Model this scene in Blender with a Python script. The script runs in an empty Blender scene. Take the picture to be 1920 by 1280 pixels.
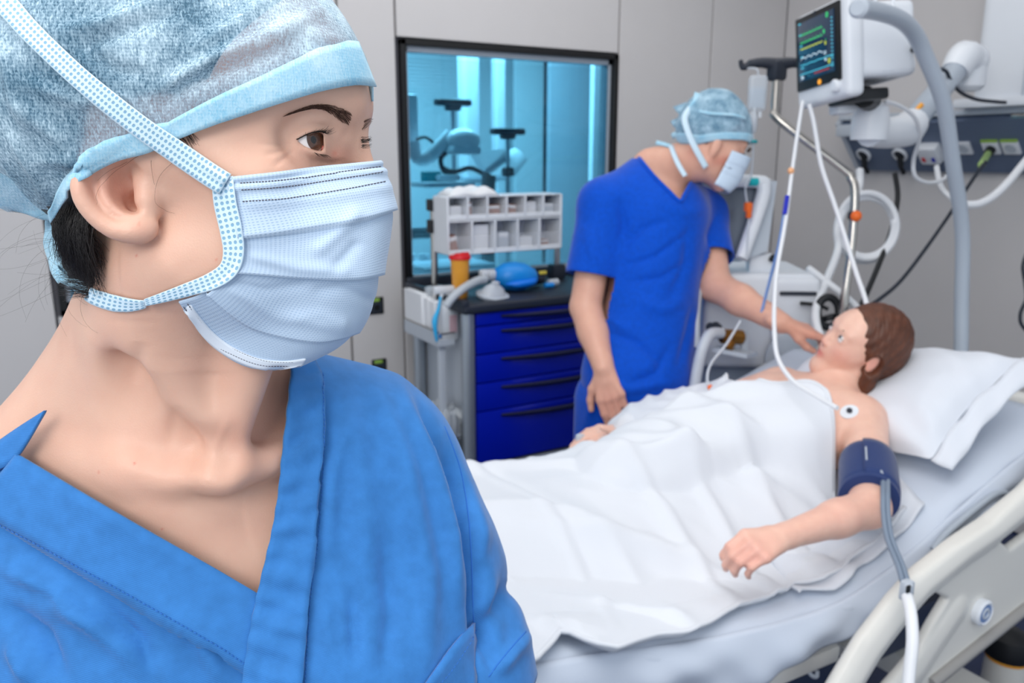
import bpy, bmesh, math, random
import numpy as np
from mathutils import Vector, Matrix, noise as mnoise
from mathutils.bvhtree import BVHTree

SC = bpy.context.scene
COL = SC.collection
# ------------------------------------------------------------------ camera, sky, lights, exposure
FPX = 1515.0; HCAM = 1.5; TH = math.radians(13); YAW = math.radians(30)
FW = np.array([math.sin(YAW)*math.cos(TH), math.cos(YAW)*math.cos(TH), -math.sin(TH)])
RT = np.array([math.cos(YAW), -math.sin(YAW), 0.0]); UP = np.cross(RT, FW)
CAM = np.array([0, 0, HCAM])
cd = bpy.data.cameras.new('camera'); cam = bpy.data.objects.new('camera', cd); COL.objects.link(cam)
cam.location = CAM; cam.rotation_euler = (math.pi/2-TH, 0, -YAW)
cd.sensor_width = 36; cd.lens = 36*FPX/1920; cd.clip_start = .02; cd.clip_end = 60
cd.dof.use_dof = True; cd.dof.focus_distance = .43; cd.dof.aperture_fstop = 13
SC.camera = cam
SC.view_settings.view_transform = 'Standard'; SC.view_settings.look = 'None'
SC.view_settings.exposure = 0.15; SC.view_settings.gamma = 1; SC.view_settings.use_curve_mapping = False
try:
    SC.cycles.use_denoising = True; SC.cycles.max_bounces = 8; SC.cycles.transparent_max_bounces = 24
    SC.cycles.caustics_reflective = False; SC.cycles.caustics_refractive = False
except Exception: pass
wd = bpy.data.worlds.new('sky'); SC.world = wd; wd.use_nodes = True
wd.node_tree.nodes['Background'].inputs[0].default_value = (.80, .89, 1, 1)
wd.node_tree.nodes['Background'].inputs[1].default_value = .78
def area(name, loc, target, sx, sy, power, col=(1, 1, 1)):
    l = bpy.data.lights.new(name, 'AREA'); l.shape = 'RECTANGLE'; l.size = sx; l.size_y = sy
    l.energy = power; l.color = col
    o = bpy.data.objects.new(name, l); COL.objects.link(o); o.location = loc
    d = Vector(target)-Vector(loc); o.rotation_euler = d.to_track_quat('-Z', 'Y').to_euler()
    return o
area('ceiling_lamp_bed', (1.3, 1.3, 2.66), (1.3, 1.3, 0), 3.0, 2.4, 15, (1, .99, .97))
area('ceiling_lamp_front', (.0, .35, 2.66), (.0, .35, 0), 1.6, 1.2, 25, (1, .99, .97))
area('softbox_left', (-1.1, -.7, 2.4), (.3, .7, 1.25), 1.1, 1.1, 24, (1, .97, .93))
area('wall_wash_fill', (1.6, 2.25, 2.66), (1.9, 3.0, 1.2), 2.2, .4, 7, (1, .99, .97))  # added fill light, only there to brighten the rear wall
area('ceiling_lamp_next_room', (2.0, 4.4, 2.6), (2.0, 4.4, 0), 1.6, .8, 170, (1, 1, 1))

def at(x, y, d): return CAM+(FW+RT*((x-960)/FPX)+UP*((640-y)/FPX))*d
def _ray(x, y): return FW+RT*((x-960)/FPX)+UP*((640-y)/FPX)
def on_y(x, y, Y): r = _ray(x, y); return CAM+r*(Y/r[1])
def on_x(x, y, X): r = _ray(x, y); return CAM+r*(X/r[0])
def on_z(x, y, Z): r = _ray(x, y); return CAM+r*((Z-HCAM)/r[2])
def V(*a): return np.array(a if len(a) > 1 else a[0], float)
def unit(v): v = np.asarray(v, float); return v/(np.linalg.norm(v)+1e-12)
rng = np.random.default_rng(7); random.seed(7)

# ------------------------------------------------------------------ materials
def lin(c): return tuple(((v/255)/12.92 if v/255 <= .04045 else ((v/255+.055)/1.055)**2.4) for v in c)+(1,)
def mat(name, rgb, rough=.5, metal=0, spec=.5, bump=0, bscale=40, var=0, vscale=6, trans=0, alpha=1, sss=0, sheen=0, emit=0, coat=0, bdetail=4, ior=1.45):
    m = bpy.data.materials.new(name); m.use_nodes = True; nt = m.node_tree; N = nt.nodes; L = nt.links
    b = N['Principled BSDF']; c = lin(rgb)
    b.inputs['Base Color'].default_value = c; b.inputs['Roughness'].default_value = rough
    b.inputs['Metallic'].default_value = metal; b.inputs['Specular IOR Level'].default_value = spec
    b.inputs['Transmission Weight'].default_value = trans; b.inputs['Alpha'].default_value = alpha
    b.inputs['IOR'].default_value = ior
    if coat: b.inputs['Coat Weight'].default_value = coat
    if sss:
        b.inputs['Subsurface Weight'].default_value = sss; b.inputs['Subsurface Radius'].default_value = (1, .45, .28)
        b.inputs['Subsurface Scale'].default_value = .006
    if sheen: b.inputs['Sheen Weight'].default_value = sheen; b.inputs['Sheen Roughness'].default_value = .4
    if emit:
        b.inputs['Emission Color'].default_value = c; b.inputs['Emission Strength'].default_value = emit
    if bump or var:
        tc = N.new('ShaderNodeTexCoord')
    if bump:
        n = N.new('ShaderNodeTexNoise'); n.inputs['Scale'].default_value = bscale; n.inputs['Detail'].default_value = bdetail
        L.new(tc.outputs['Object'], n.inputs['Vector'])
        bp = N.new('ShaderNodeBump'); bp.inputs['Strength'].default_value = bump; bp.inputs['Distance'].default_value = .002
        L.new(n.outputs['Fac'], bp.inputs['Height']); L.new(bp.outputs['Normal'], b.inputs['Normal'])
    if var:
        n2 = N.new('ShaderNodeTexNoise'); n2.inputs['Scale'].default_value = vscale; n2.inputs['Detail'].default_value = 5
        L.new(tc.outputs['Object'], n2.inputs['Vector'])
        r = N.new('ShaderNodeMapRange'); r.inputs[1].default_value = .3; r.inputs[2].default_value = .7
        r.inputs[3].default_value = 1-var; r.inputs[4].default_value = 1+var*.6
        L.new(n2.outputs['Fac'], r.inputs[0])
        mx = N.new('ShaderNodeMix'); mx.data_type = 'RGBA'; mx.blend_type = 'MULTIPLY'; mx.inputs[0].default_value = 1
        mx.inputs[6].default_value = c; L.new(r.outputs[0], mx.inputs[7]); L.new(mx.outputs[2], b.inputs['Base Color'])
    return m
M = {}
M['wall'] = mat('wall_laminate', (206, 203, 203), .45, bump=.05, bscale=300, var=.015)
M['joint'] = mat('wall_joint', (104, 104, 112), .7)
M['floor'] = mat('floor_vinyl', (34, 48, 84), .4, var=.12, vscale=60, bump=.05, bscale=200)
M['ceiling'] = mat('ceiling_white', (225, 225, 225), .7, bump=.05, bscale=80)
M['black'] = mat('black_plastic', (22, 24, 28), .45, bump=.05, bscale=200)
M['blackframe'] = mat('black_frame', (14, 15, 17), .4)
M['dark'] = mat('dark_plastic', (38, 44, 56), .5, bump=.08, bscale=120)
M['alu'] = mat('brushed_aluminium', (176, 184, 192), .38, metal=.75, bump=.04, bscale=150)
M['steel'] = mat('stainless_steel', (190, 186, 180), .22, metal=1, var=.04)
M['greypaint'] = mat('grey_paint', (172, 182, 194), .38, coat=.2, bump=.03, bscale=100)
M['white'] = mat('white_plastic', (226, 230, 236), .35, bump=.03, bscale=120)
M['offwhite'] = mat('cream_plastic', (222, 220, 214), .38, bump=.03, bscale=120)
M['lightgrey'] = mat('light_grey_plastic', (186, 194, 204), .4, bump=.03, bscale=120)
M['blue'] = mat('blue_lacquer', (0, 26, 176), .33, coat=.15, bump=.02, bscale=80)
M['navyhandle'] = mat('navy_handle', (8, 14, 58), .4)
M['rail'] = mat('slate_blue_panel', (98, 112, 136), .45, bump=.04, bscale=120, var=.02)
M['teal'] = mat('teal_plastic', (0, 170, 178), .4)
M['orange'] = mat('orange_plastic', (240, 110, 40), .4)
M['amber'] = mat('amber_plastic', (248, 172, 64), .42, bump=.02, bscale=60)
M['red'] = mat('red_plastic', (212, 24, 34), .4)
M['brown'] = mat('brown_card', (150, 92, 62), .7, var=.1, vscale=40)
M['brass'] = mat('brass', (150, 104, 50), .35, metal=.9)
M['hose'] = mat('white_hose', (228, 230, 234), .4)
M['hosegrey'] = mat('grey_hose', (120, 134, 152), .45)
M['clearbag'] = mat('clear_film', (225, 232, 240), .18, trans=.0, alpha=.42, bump=.5, bscale=30)
M['tube'] = mat('clear_tube', (214, 220, 228), .25, alpha=.75)
M['fluid'] = mat('clear_fluid', (205, 222, 238), .1, alpha=.5)
M['blueplast'] = mat('blue_silicone', (20, 140, 226), .35, var=.05)
M['paper'] = mat('white_paper', (232, 234, 238), .7, bump=.1, bscale=30)
M['green'] = mat('green_band', (150, 190, 80), .5)
M['rubber'] = mat('grey_bin', (92, 100, 110), .5)
M['nextwall'] = mat('next_room_wall', (222, 228, 232), .6, var=.02)
M['sheet'] = mat('sheet_cotton', (206, 215, 229), .8, bump=.12, bscale=420, sheen=.15)
M['duvet'] = mat('duvet_cotton', (222, 225, 231), .85, bump=.12, bscale=380, sheen=.15)
M['pillow'] = mat('pillow_cotton', (219, 223, 231), .85, bump=.12, bscale=380, sheen=.15)
M['cuff'] = mat('navy_nylon', (30, 52, 104), .75, bump=.35, bscale=700, sheen=.2)
def glass_mat():
    m = bpy.data.materials.new('teal_window_glass'); m.use_nodes = True; N = m.node_tree.nodes; L = m.node_tree.links
    N.remove(N['Principled BSDF']); out = N['Material Output']
    t = N.new('ShaderNodeBsdfTransparent'); t.inputs[0].default_value = lin((150, 198, 214))
    g = N.new('ShaderNodeBsdfGlossy'); g.inputs['Roughness'].default_value = .02
    f = N.new('ShaderNodeFresnel'); f.inputs[0].default_value = 1.35
    mx = N.new('ShaderNodeMixShader'); L.new(f.outputs[0], mx.inputs[0]); L.new(t.outputs[0], mx.inputs[1]); L.new(g.outputs[0], mx.inputs[2])
    L.new(mx.outputs[0], out.inputs[0]); return m
M['glass'] = glass_mat()

# ------------------------------------------------------------------ object helpers
def root_loc(p):
    while p is not None:
        if p.parent is None: return np.array(p.location)
        p = p.parent
    return np.zeros(3)
def _props(o, label=None, cat=None, group=None, kind=None):
    if label: o['label'] = label
    if cat: o['category'] = cat
    if group: o['group'] = group
    if kind: o['kind'] = kind
    return o
def thing(name, loc, label, cat, group=None):
    o = bpy.data.objects.new(name, None); COL.objects.link(o); o.location = Vector(loc); o.empty_display_size = .05
    return _props(o, label, cat, group)
class MB:
    def __init__(s): s.v = []; s.f = []
    def add(s, vs, fs):
        k = len(s.v); s.v.extend([tuple(map(float, p)) for p in vs]); s.f.extend([tuple(i+k for i in f) for f in fs]); return s
    def box(s, c, size, R=None, bev=0, seg=2):
        bm = bmesh.new(); bmesh.ops.create_cube(bm, size=1); bmesh.ops.scale(bm, vec=Vector(size), verts=bm.verts)
        if bev: bmesh.ops.bevel(bm, geom=bm.edges[:], offset=min(bev, min(size)*.48), segments=seg, profile=.6, affect='EDGES')
        P = np.array([v.co[:] for v in bm.verts]); F = [[v.index for v in f.verts] for f in bm.faces]; bm.free()
        if R is not None: P = P@np.array(R).T
        return s.add(P+np.array(c, float), F)
    def tube(s, pts, r, n=10, smooth=4, closed=False, caps=True):
        pts = [np.array(p, float) for p in pts]
        if smooth and len(pts) > 2: pts, r = catmull(pts, r, smooth, closed)
        m = len(pts); rr = r if hasattr(r, '__len__') else [r]*m
        T = [unit((pts[(i+1) % m] if (closed or i < m-1) else pts[i])-(pts[i-1] if (closed or i > 0) else pts[i])) for i in range(m)]
        u = unit(np.cross(T[0], [0.13, .21, 1.0])); vs = []
        for i in range(m):
            u = unit(u-T[i]*np.dot(u, T[i])); w = np.cross(T[i], u)
            for j in range(n):
                a = 2*math.pi*j/n; vs.append(pts[i]+(u*math.cos(a)+w*math.sin(a))*rr[i])
        fs = []
        for i in range(m if closed else m-1):
            for j in range(n):
                a, b = i*n+j, i*n+(j+1) % n; c, d = ((i+1) % m)*n+(j+1) % n, ((i+1) % m)*n+j
                fs.append((a, b, c, d))
        if caps and not closed: fs.append(tuple(range(n))[::-1]); fs.append(tuple((m-1)*n+j for j in range(n)))
        return s.add(vs, fs)
    def lathe(s, prof, c=(0, 0, 0), axis=(0, 0, 1), n=24, sx=1, sy=1, caps=True):
        ax = unit(axis); h = np.array([1., 0, 0]) if abs(ax[0]) < .8 else np.array([0, 1., 0])
        u = unit(h-ax*np.dot(h, ax)); w = np.cross(ax, u); c = np.array(c, float); vs = []; fs = []
        for r, z in prof:
            for j in range(n):
                a = 2*math.pi*j/n; vs.append(c+ax*z+(u*math.cos(a)*sx+w*math.sin(a)*sy)*max(r, 1e-5))
        for i in range(len(prof)-1):
            for j in range(n): fs.append((i*n+j, i*n+(j+1) % n, (i+1)*n+(j+1) % n, (i+1)*n+j))
        if caps and prof[0][0] > 1e-4: fs.append(tuple(range(n))[::-1])
        if caps and prof[-1][0] > 1e-4: fs.append(tuple((len(prof)-1)*n+j for j in range(n)))
        return s.add(vs, fs)
    def cyl(s, a, b, r, n=16, bev=0):
        a, b = np.array(a, float), np.array(b, float); h = np.linalg.norm(b-a)
        bv = min(bev, h*.4, r*.6)
        pr = [(r-bv, 0), (r, bv), (r, h-bv), (r-bv, h)] if bv else [(r, 0), (r, h)]
        return s.lathe(pr, a, b-a, n)
    def prism(s, poly, o, u, w, d):
        o, u, w, d = [np.array(q, float) for q in (o, u, w, d)]; n = len(poly)
        a = [o+u*p[0]+w*p[1] for p in poly]; b = [q+d for q in a]
        return s.add(a+b, [tuple(range(n))[::-1], tuple(range(n, 2*n))]+[(i, (i+1) % n, n+(i+1) % n, n+i) for i in range(n)])
    def ball(s, c, r, n=16, R=None):
        r = np.array(r if hasattr(r, '__len__') else (r, r, r), float); vs = []; fs = []; m = n//2
        for i in range(m+1):
            t = math.pi*i/m
            for j in range(n):
                a = 2*math.pi*j/n; vs.append((math.sin(t)*math.cos(a), math.sin(t)*math.sin(a), math.cos(t)))
        for i in range(m):
            for j in range(n): fs.append((i*n+j, (i+1)*n+j, (i+1)*n+(j+1) % n, i*n+(j+1) % n))
        P = np.array(vs)*r
        if R is not None: P = P@np.array(R).T
        return s.add(P+np.array(c, float), fs)
    def grid(s, G, flip=False, closed=False):
        G = np.asarray(G, float); a, b = G.shape[:2]; fs = []
        for i in range(a-1):
            for j in range(b if closed else b-1):
                q = (i*b+j, (i+1)*b+j, (i+1)*b+(j+1) % b, i*b+(j+1) % b); fs.append(q[::-1] if flip else q)
        return s.add(G.reshape(-1, 3), fs)
def catmull(pts, r, k, closed=False):
    n = len(pts); out = []; ro = []; hr = hasattr(r, '__len__')
    for i in range(n if closed else n-1):
        g = lambda j: pts[j % n] if closed else pts[min(max(j, 0), n-1)]
        p0, p1, p2, p3 = g(i-1), g(i), g(i+1), g(i+2)
        for q in range(k):
            t = q/k; out.append(.5*((2*p1)+(p2-p0)*t+(2*p0-5*p1+4*p2-p3)*t*t+(3*p1-p0-3*p2+p3)*t**3))
            if hr: ro.append(r[i]*(1-t)+r[(i+1) % n]*t)
    if not closed:
        out.append(pts[-1])
        if hr: ro.append(r[-1])
    return out, (ro if hr else r)
def spl(pts, k=8): return np.array(catmull([np.array(p, float) for p in pts], 0, k)[0])
def link(name, me, material, parent):
    o = bpy.data.objects.new(name, me); COL.objects.link(o)
    if material is not None: me.materials.append(M[material] if isinstance(material, str) else material)
    if parent is not None: o.parent = parent
    return o
def part(name, mb, material, parent=None, sharp=40, label=None, kind=None, cat=None, group=None, solid=0, sub=0, recalc=True, flat=False):
    """ONE mesh object; world-space vertices, stored relative to its thing's base."""
    if isinstance(mb, tuple): vs, fs = mb
    else: vs, fs = mb.v, mb.f
    vs = np.asarray(vs, float)
    base = root_loc(parent) if parent is not None else np.array([(vs[:, 0].min()+vs[:, 0].max())/2, (vs[:, 1].min()+vs[:, 1].max())/2, vs[:, 2].min()])
    me = bpy.data.meshes.new(name); me.from_pydata((vs-base).tolist(), [], fs if isinstance(fs, list) else fs.tolist())
    if recalc:
        bm = bmesh.new(); bm.from_mesh(me); bmesh.ops.recalc_face_normals(bm, faces=bm.faces); bm.to_mesh(me); bm.free()
    if not flat:
        me.polygons.foreach_set('use_smooth', [True]*len(me.polygons))
        if sharp < 180: me.set_sharp_from_angle(angle=math.radians(sharp))
    me.update()
    o = link(name, me, material, parent)
    if parent is None: o.location = Vector(base)
    if solid:
        md = o.modifiers.new('thickness', 'SOLIDIFY'); md.thickness = solid; md.offset = 0
    if sub:
        md = o.modifiers.new('smooth', 'SUBSURF'); md.levels = sub; md.render_levels = sub
    return _props(o, label, cat, group, kind)
def dup_tree(o, parent=None, delta=None):
    c = o.copy(); COL.objects.link(c)
    if parent is not None: c.parent = parent
    elif delta is not None: c.location = o.location+Vector(delta)
    for ch in [x for x in COL.objects if x.parent == o]: dup_tree(ch, c)
    return c
def struct(name, mb, material, parent=None, **k):
    return part(name, mb, material, parent, kind='structure' if parent is None else None, **k)
def rot(ax, deg): return np.array(Matrix.Rotation(math.radians(deg), 3, Vector(ax)))
def frame(z, x=(1, 0, 0)):
    z = unit(z); x = unit(np.array(x, float)-z*np.dot(x, z)); return np.stack([x, np.cross(z, x), z], 1)

# ------------------------------------------------------------------ signed distance sculpting
def smin(a, b, k):
    if k <= 0: return np.minimum(a, b)
    h = np.clip(.5+.5*(b-a)/k, 0, 1); return b+(a-b)*h-k*h*(1-h)
def f_ell(c, r, R=None):
    c = np.array(c, np.float32); r = np.array(r, np.float32)
    Rt = None if R is None else np.array(R, np.float32)
    def f(P):
        q = P-c
        if Rt is not None: q = q@Rt
        k0 = np.sqrt(((q/r)**2).sum(-1)); k1 = np.sqrt(((q/(r*r))**2).sum(-1))+1e-9
        return k0*(k0-1)/k1
    m = float(r.max()); return f, c-m, c+m
def f_cone(a, b, ra, rb, flat=None, fs=1.0):
    a = np.array(a, np.float32); b = np.array(b, np.float32); ab = b-a; L2 = float(ab@ab)+1e-12
    fl = None if flat is None else unit(flat).astype(np.float32)
    def f(P):
        q = P-a; t = np.clip((q@ab)/L2, 0, 1); e = q-t[..., None]*ab
        if fl is not None:
            c = e@fl; n2 = (e**2).sum(-1)-c*c+(c/fs)**2; d = np.sqrt(n2)
        else: d = np.sqrt((e**2).sum(-1))
        return d-(ra+(rb-ra)*t)
    m = max(ra, rb)*max(1, fs); return f, np.minimum(a, b)-m, np.maximum(a, b)+m
def f_box(c, h, R=None, rad=0):
    c = np.array(c, np.float32); h = np.array(h, np.float32)-rad; Rt = None if R is None else np.array(R, np.float32)
    def f(P):
        q = P-c
        if Rt is not None: q = q@Rt
        q = np.abs(q)-h
        return np.sqrt((np.maximum(q, 0)**2).sum(-1))+np.minimum(q.max(-1), 0)-rad
    m = float(np.linalg.norm(h)+rad); return f, c-m, c+m
class Field:
    def __init__(s, lo, hi, res):
        s.lo = np.array(lo, np.float32); s.res = res
        s.n = np.ceil((np.array(hi)-np.array(lo))/res).astype(int)+1
        s.v = np.full(tuple(s.n), 9., np.float32)
    def _sl(s, lo, hi, m):
        a = np.maximum(np.floor((np.array(lo)-m-s.lo)/s.res).astype(int), 0); b = np.minimum(np.ceil((np.array(hi)+m-s.lo)/s.res).astype(int)+1, s.n)
        if (b <= a).any(): return None, None
        g = np.meshgrid(*[s.lo[i]+s.res*np.arange(a[i], b[i], dtype=np.float32) for i in range(3)], indexing='ij')
        return tuple(slice(a[i], b[i]) for i in range(3)), np.stack(g, -1).astype(np.float32)
    def add(s, prim, k=.01):
        f, lo, hi = prim; sl, P = s._sl(lo, hi, k+3*s.res)
        if sl is not None: s.v[sl] = smin(s.v[sl], f(P), k)
        return s
    def cut(s, prim, k=.005):
        f, lo, hi = prim; sl, P = s._sl(lo, hi, k+3*s.res)
        if sl is not None: s.v[sl] = -smin(-s.v[sl], f(P), k)
        return s
    def keep(s, fn, k=0):
        sl, P = s._sl(s.lo, s.lo+s.res*s.n, 0); s.v[sl] = -smin(-s.v[sl], -fn(P), k); return s
    def disp(s, fn, lo=None, hi=None):
        lo = s.lo if lo is None else lo; hi = s.lo+s.res*s.n if hi is None else hi
        sl, P = s._sl(lo, hi, 0)
        if sl is not None: s.v[sl] += fn(P).astype(np.float32)
        return s
    def mesh(s):
        v = s.v; n = np.array(v.shape); ins = v < 0
        c = np.zeros(tuple(n-1), np.int8)
        cor = [(i, j, k) for i in (0, 1) for j in (0, 1) for k in (0, 1)]
        for i, j, k in cor: c += ins[i:n[0]-1+i, j:n[1]-1+j, k:n[2]-1+k]
        act = np.argwhere((c > 0) & (c < 8)); idx = np.full(tuple(n-1), -1, np.int32); idx[tuple(act.T)] = np.arange(len(act))
        acc = np.zeros((len(act), 3)); cnt = np.zeros(len(act))
        for a in cor:
            for ax in range(3):
                if a[ax]: continue
                b = list(a); b[ax] = 1; A = act+np.array(a); B = act+np.array(b)
                va = v[tuple(A.T)]; vb = v[tuple(B.T)]; m = (va < 0) != (vb < 0)
                t = va[m]/(va[m]-vb[m]); p = A[m].astype(float); p[:, ax] += t
                acc[m] += p; cnt[m] += 1
        P = s.lo+s.res*(acc/cnt[:, None]); Q = []
        for ax in range(3):
            o = [i for i in range(3) if i != ax]
            sl0 = [slice(None)]*3; sl1 = [slice(None)]*3; sl0[ax] = slice(0, -1); sl1[ax] = slice(1, None)
            e = np.argwhere(ins[tuple(sl0)] != ins[tuple(sl1)])
            e = e[((e[:, o[0]] > 0) & (e[:, o[0]] < n[o[0]]-1) & (e[:, o[1]] > 0) & (e[:, o[1]] < n[o[1]]-1))]
            sgn = ins[tuple(e.T)]
            q = []
            for d0, d1 in ((-1, -1), (0, -1), (0, 0), (-1, 0)):
                f = e.copy(); f[:, o[0]] += d0; f[:, o[1]] += d1; q.append(idx[tuple(f.T)])
            q = np.stack(q, 1); fl = sgn if ax != 1 else ~sgn
            q[~fl] = q[~fl][:, ::-1]; Q.append(q)
        return P, np.concatenate(Q)
def smooth_mesh(P, Q, it=2, lam=.5):
    e = np.concatenate([Q[:, [0, 1]], Q[:, [1, 2]], Q[:, [2, 3]], Q[:, [3, 0]]]); deg = np.bincount(e.ravel(), minlength=len(P)).astype(float)
    for _ in range(it):
        S = np.zeros_like(P)
        for ax in range(3):
            S[:, ax] = np.bincount(e[:, 0], P[e[:, 1], ax], len(P))+np.bincount(e[:, 1], P[e[:, 0], ax], len(P))
        P = P+(S/deg[:, None]-P)*lam
    return P
def vnormals(P, Q):
    nr = np.cross(P[Q[:, 2]]-P[Q[:, 0]], P[Q[:, 3]]-P[Q[:, 1]]); out = np.zeros_like(P)
    for c in range(4):
        for ax in range(3): out[:, ax] += np.bincount(Q[:, c], nr[:, ax], len(P))
    return out/(np.linalg.norm(out, axis=1, keepdims=True)+1e-12)
def keep_faces(P, Q, m):
    Q = Q[m]; used = np.unique(Q); mp = np.full(len(P), -1); mp[used] = np.arange(len(used)); return P[used], mp[Q]
def fbm(P, sc, oct=3, seed=0.):
    """cheap smooth pseudo-noise from sums of rotated sines, vectorised"""
    r = np.random.default_rng(int(seed*10)+1); out = 0; amp = 1; tot = 0
    for o in range(oct):
        for _ in range(4):
            d = r.normal(size=3); d /= np.linalg.norm(d); d2 = r.normal(size=3); d2 /= np.linalg.norm(d2)
            out = out+amp*np.sin(P@d*sc*2**o+r.uniform(0, 6.3)+1.3*np.sin(P@d2*sc*.7*2**o+r.uniform(0, 6.3)))*.25
        tot += amp; amp *= .5
    return out/tot
def attr(o, name, vals):
    a = o.data.attributes.new(name, 'FLOAT', 'POINT'); a.data.foreach_set('value', np.asarray(vals, np.float32))
def vproj(P):
    v = P-CAM; d = v@FW; return np.stack([960+FPX*(v@RT)/d, 640-FPX*(v@UP)/d, d], -1)
def inpoly(xy, poly):
    poly = np.asarray(poly, float); x, y = xy[..., 0], xy[..., 1]; c = np.zeros(x.shape, bool); j = len(poly)-1
    for i in range(len(poly)):
        a, b = poly[i], poly[j]
        t = ((a[1] > y) != (b[1] > y)) & (x < (b[0]-a[0])*(y-a[1])/(b[1]-a[1]+1e-12)+a[0]); c ^= t; j = i
    return c
# ================================================================== THE SETTING
YW = 3.0; XH = 3.3; ZC = 2.7
struct('floor', MB().box((1.0, 2.3, -.03), (5.4, 6.6, .06)), 'floor')
struct('ceiling', MB().box((1.0, 2.3, ZC+.03), (5.4, 6.6, .06)), 'ceiling')
WX0, WX1, WZ0, WZ1 = 1.238, 2.258, .985, 1.925       # window in the rear wall
VX0, VX1 = .02, .985
def wall_panels(wname, backing, rects, mk):
    w = struct(wname, backing, 'joint')
    for r in rects: part('panel', mk(*r), 'wall', w)
    return w
# rear wall: dark backing strips around the two openings, laminate panels in front
bk = MB()
for x0, x1, z0, z1 in ((-1.7, VX0, 0, ZC), (VX1, WX0, 0, ZC), (WX1, XH+.1, 0, ZC), (VX0, VX1, 0, WZ0), (VX0, VX1, WZ1, ZC), (WX0, WX1, 0, WZ0), (WX0, WX1, WZ1, ZC)):
    bk.box(((x0+x1)/2, YW+.06, (z0+z1)/2), (x1-x0, .1, z1-z0))
rects = [(-1.7, -.7, 0, ZC), (-.7, .007, 0, ZC), (1.0, 1.222, 0, ZC), (2.262, 2.80, 0, ZC), (2.80, XH-.012, 0, ZC),
         (.007, 1.0, 0, WZ0), (.007, 1.0, WZ1, ZC), (1.222, 2.262, 0, WZ0-.005), (1.222, 2.262, WZ1+.005, ZC)]
J = .004
wall_panels('wall_back', bk, rects, lambda x0, x1, z0, z1: MB().box(((x0+x1)/2, YW-.002, (z0+z1)/2), (x1-x0-2*J, .024, z1-z0-.004), bev=.002, seg=1))
bk = MB().box((XH+.06, 1.2, ZC/2), (.1, 4.4, ZC))
wall_panels('wall_right', bk, [(1.16, 2.99), (.2, 1.16), (-.9, .2)],
            lambda y0, y1: MB().box((XH-.002, (y0+y1)/2, ZC/2), (.024, y1-y0-2*J, ZC-.01), bev=.002, seg=1))
def window(n, x0, x1, z0, z1):
    fr = MB(); t = .022
    for c, s in ((((x0+x1)/2, z1-t/2), (x1-x0, t)), (((x0+x1)/2, z0+t/2), (x1-x0, t)), ((x0+t/2, (z0+z1)/2), (t, z1-z0)), ((x1-t/2, (z0+z1)/2), (t, z1-z0))):
        fr.box((c[0], YW+.012, c[1]), (s[0], .07, s[1]), bev=.002, seg=1)
    w = struct('window_%d' % n, fr, 'blackframe')
    inr = MB(); a0, a1, b0, b1 = x0+t, x1-t, z0+t, z1-t; q = .02
    for c, s in ((((a0+a1)/2, b1-q/2), (a1-a0, q)), (((a0+a1)/2, b0+q/2), (a1-a0, q)), ((a0+.007, (b0+b1)/2), (.014, b1-b0)), ((a1-.007, (b0+b1)/2), (.014, b1-b0))):
        inr.box((c[0], YW+.03, c[1]), (s[0], .05, s[1]))
    part('inner_frame', inr, 'greypaint', w)
    part('pane', MB().box(((a0+a1)/2, YW+.012, (b0+b1)/2), (a1-a0, .006, b1-b0)), 'glass', w)
    sl = MB(); z = b0+.03
    while z < b1-.03:
        sl.box(((a0+a1)/2, YW+.045, z), (a1-a0-.03, .009, .0008)); z += .0135
    part('blind_slats', sl, 'white', w, kind='stuff', flat=True)
window(1, WX0, WX1, WZ0, WZ1); window(2, VX0, VX1, WZ0, WZ1)
# ---- the room behind the glass
struct('wall_next_room', MB().box((1.2, 6.0, 1.35), (6.4, .08, 2.7)), 'nextwall')
struct('wall_next_room_side', MB().box((4.3, 4.6, 1.35), (.08, 2.8, 2.7)), 'nextwall')
struct('floor_next_room', MB().box((1.2, 5.75, -.02), (6.4, 5.4, .04)), 'floor') if False else None
def column(px0, px1, Y, label):
    a, b = on_y(px0, 200, Y), on_y(px1, 200, Y); w = b[0]-a[0]
    t = thing('column', ((a[0]+b[0])/2, Y, 0), label, 'column', None)
    part('shaft', MB().box(((a[0]+b[0])/2, Y+w/2, 1.35), (w, w, 2.68), bev=w*.3, seg=4), 'white', t)
    part('collar', MB().box(((a[0]+b[0])/2, Y+w/2, 1.35), (w*1.06, w*1.06, .04), bev=.01), 'greypaint', t)
    part('plinth', MB().box(((a[0]+b[0])/2, Y+w/2, .05), (w*1.1, w*1.1, .1), bev=.01), 'lightgrey', t)
column(871, 902, 4.6, 'slim white column behind the window, left of the two')
column(930, 950, 4.9, 'thin white column behind the window, right of the two')
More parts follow.
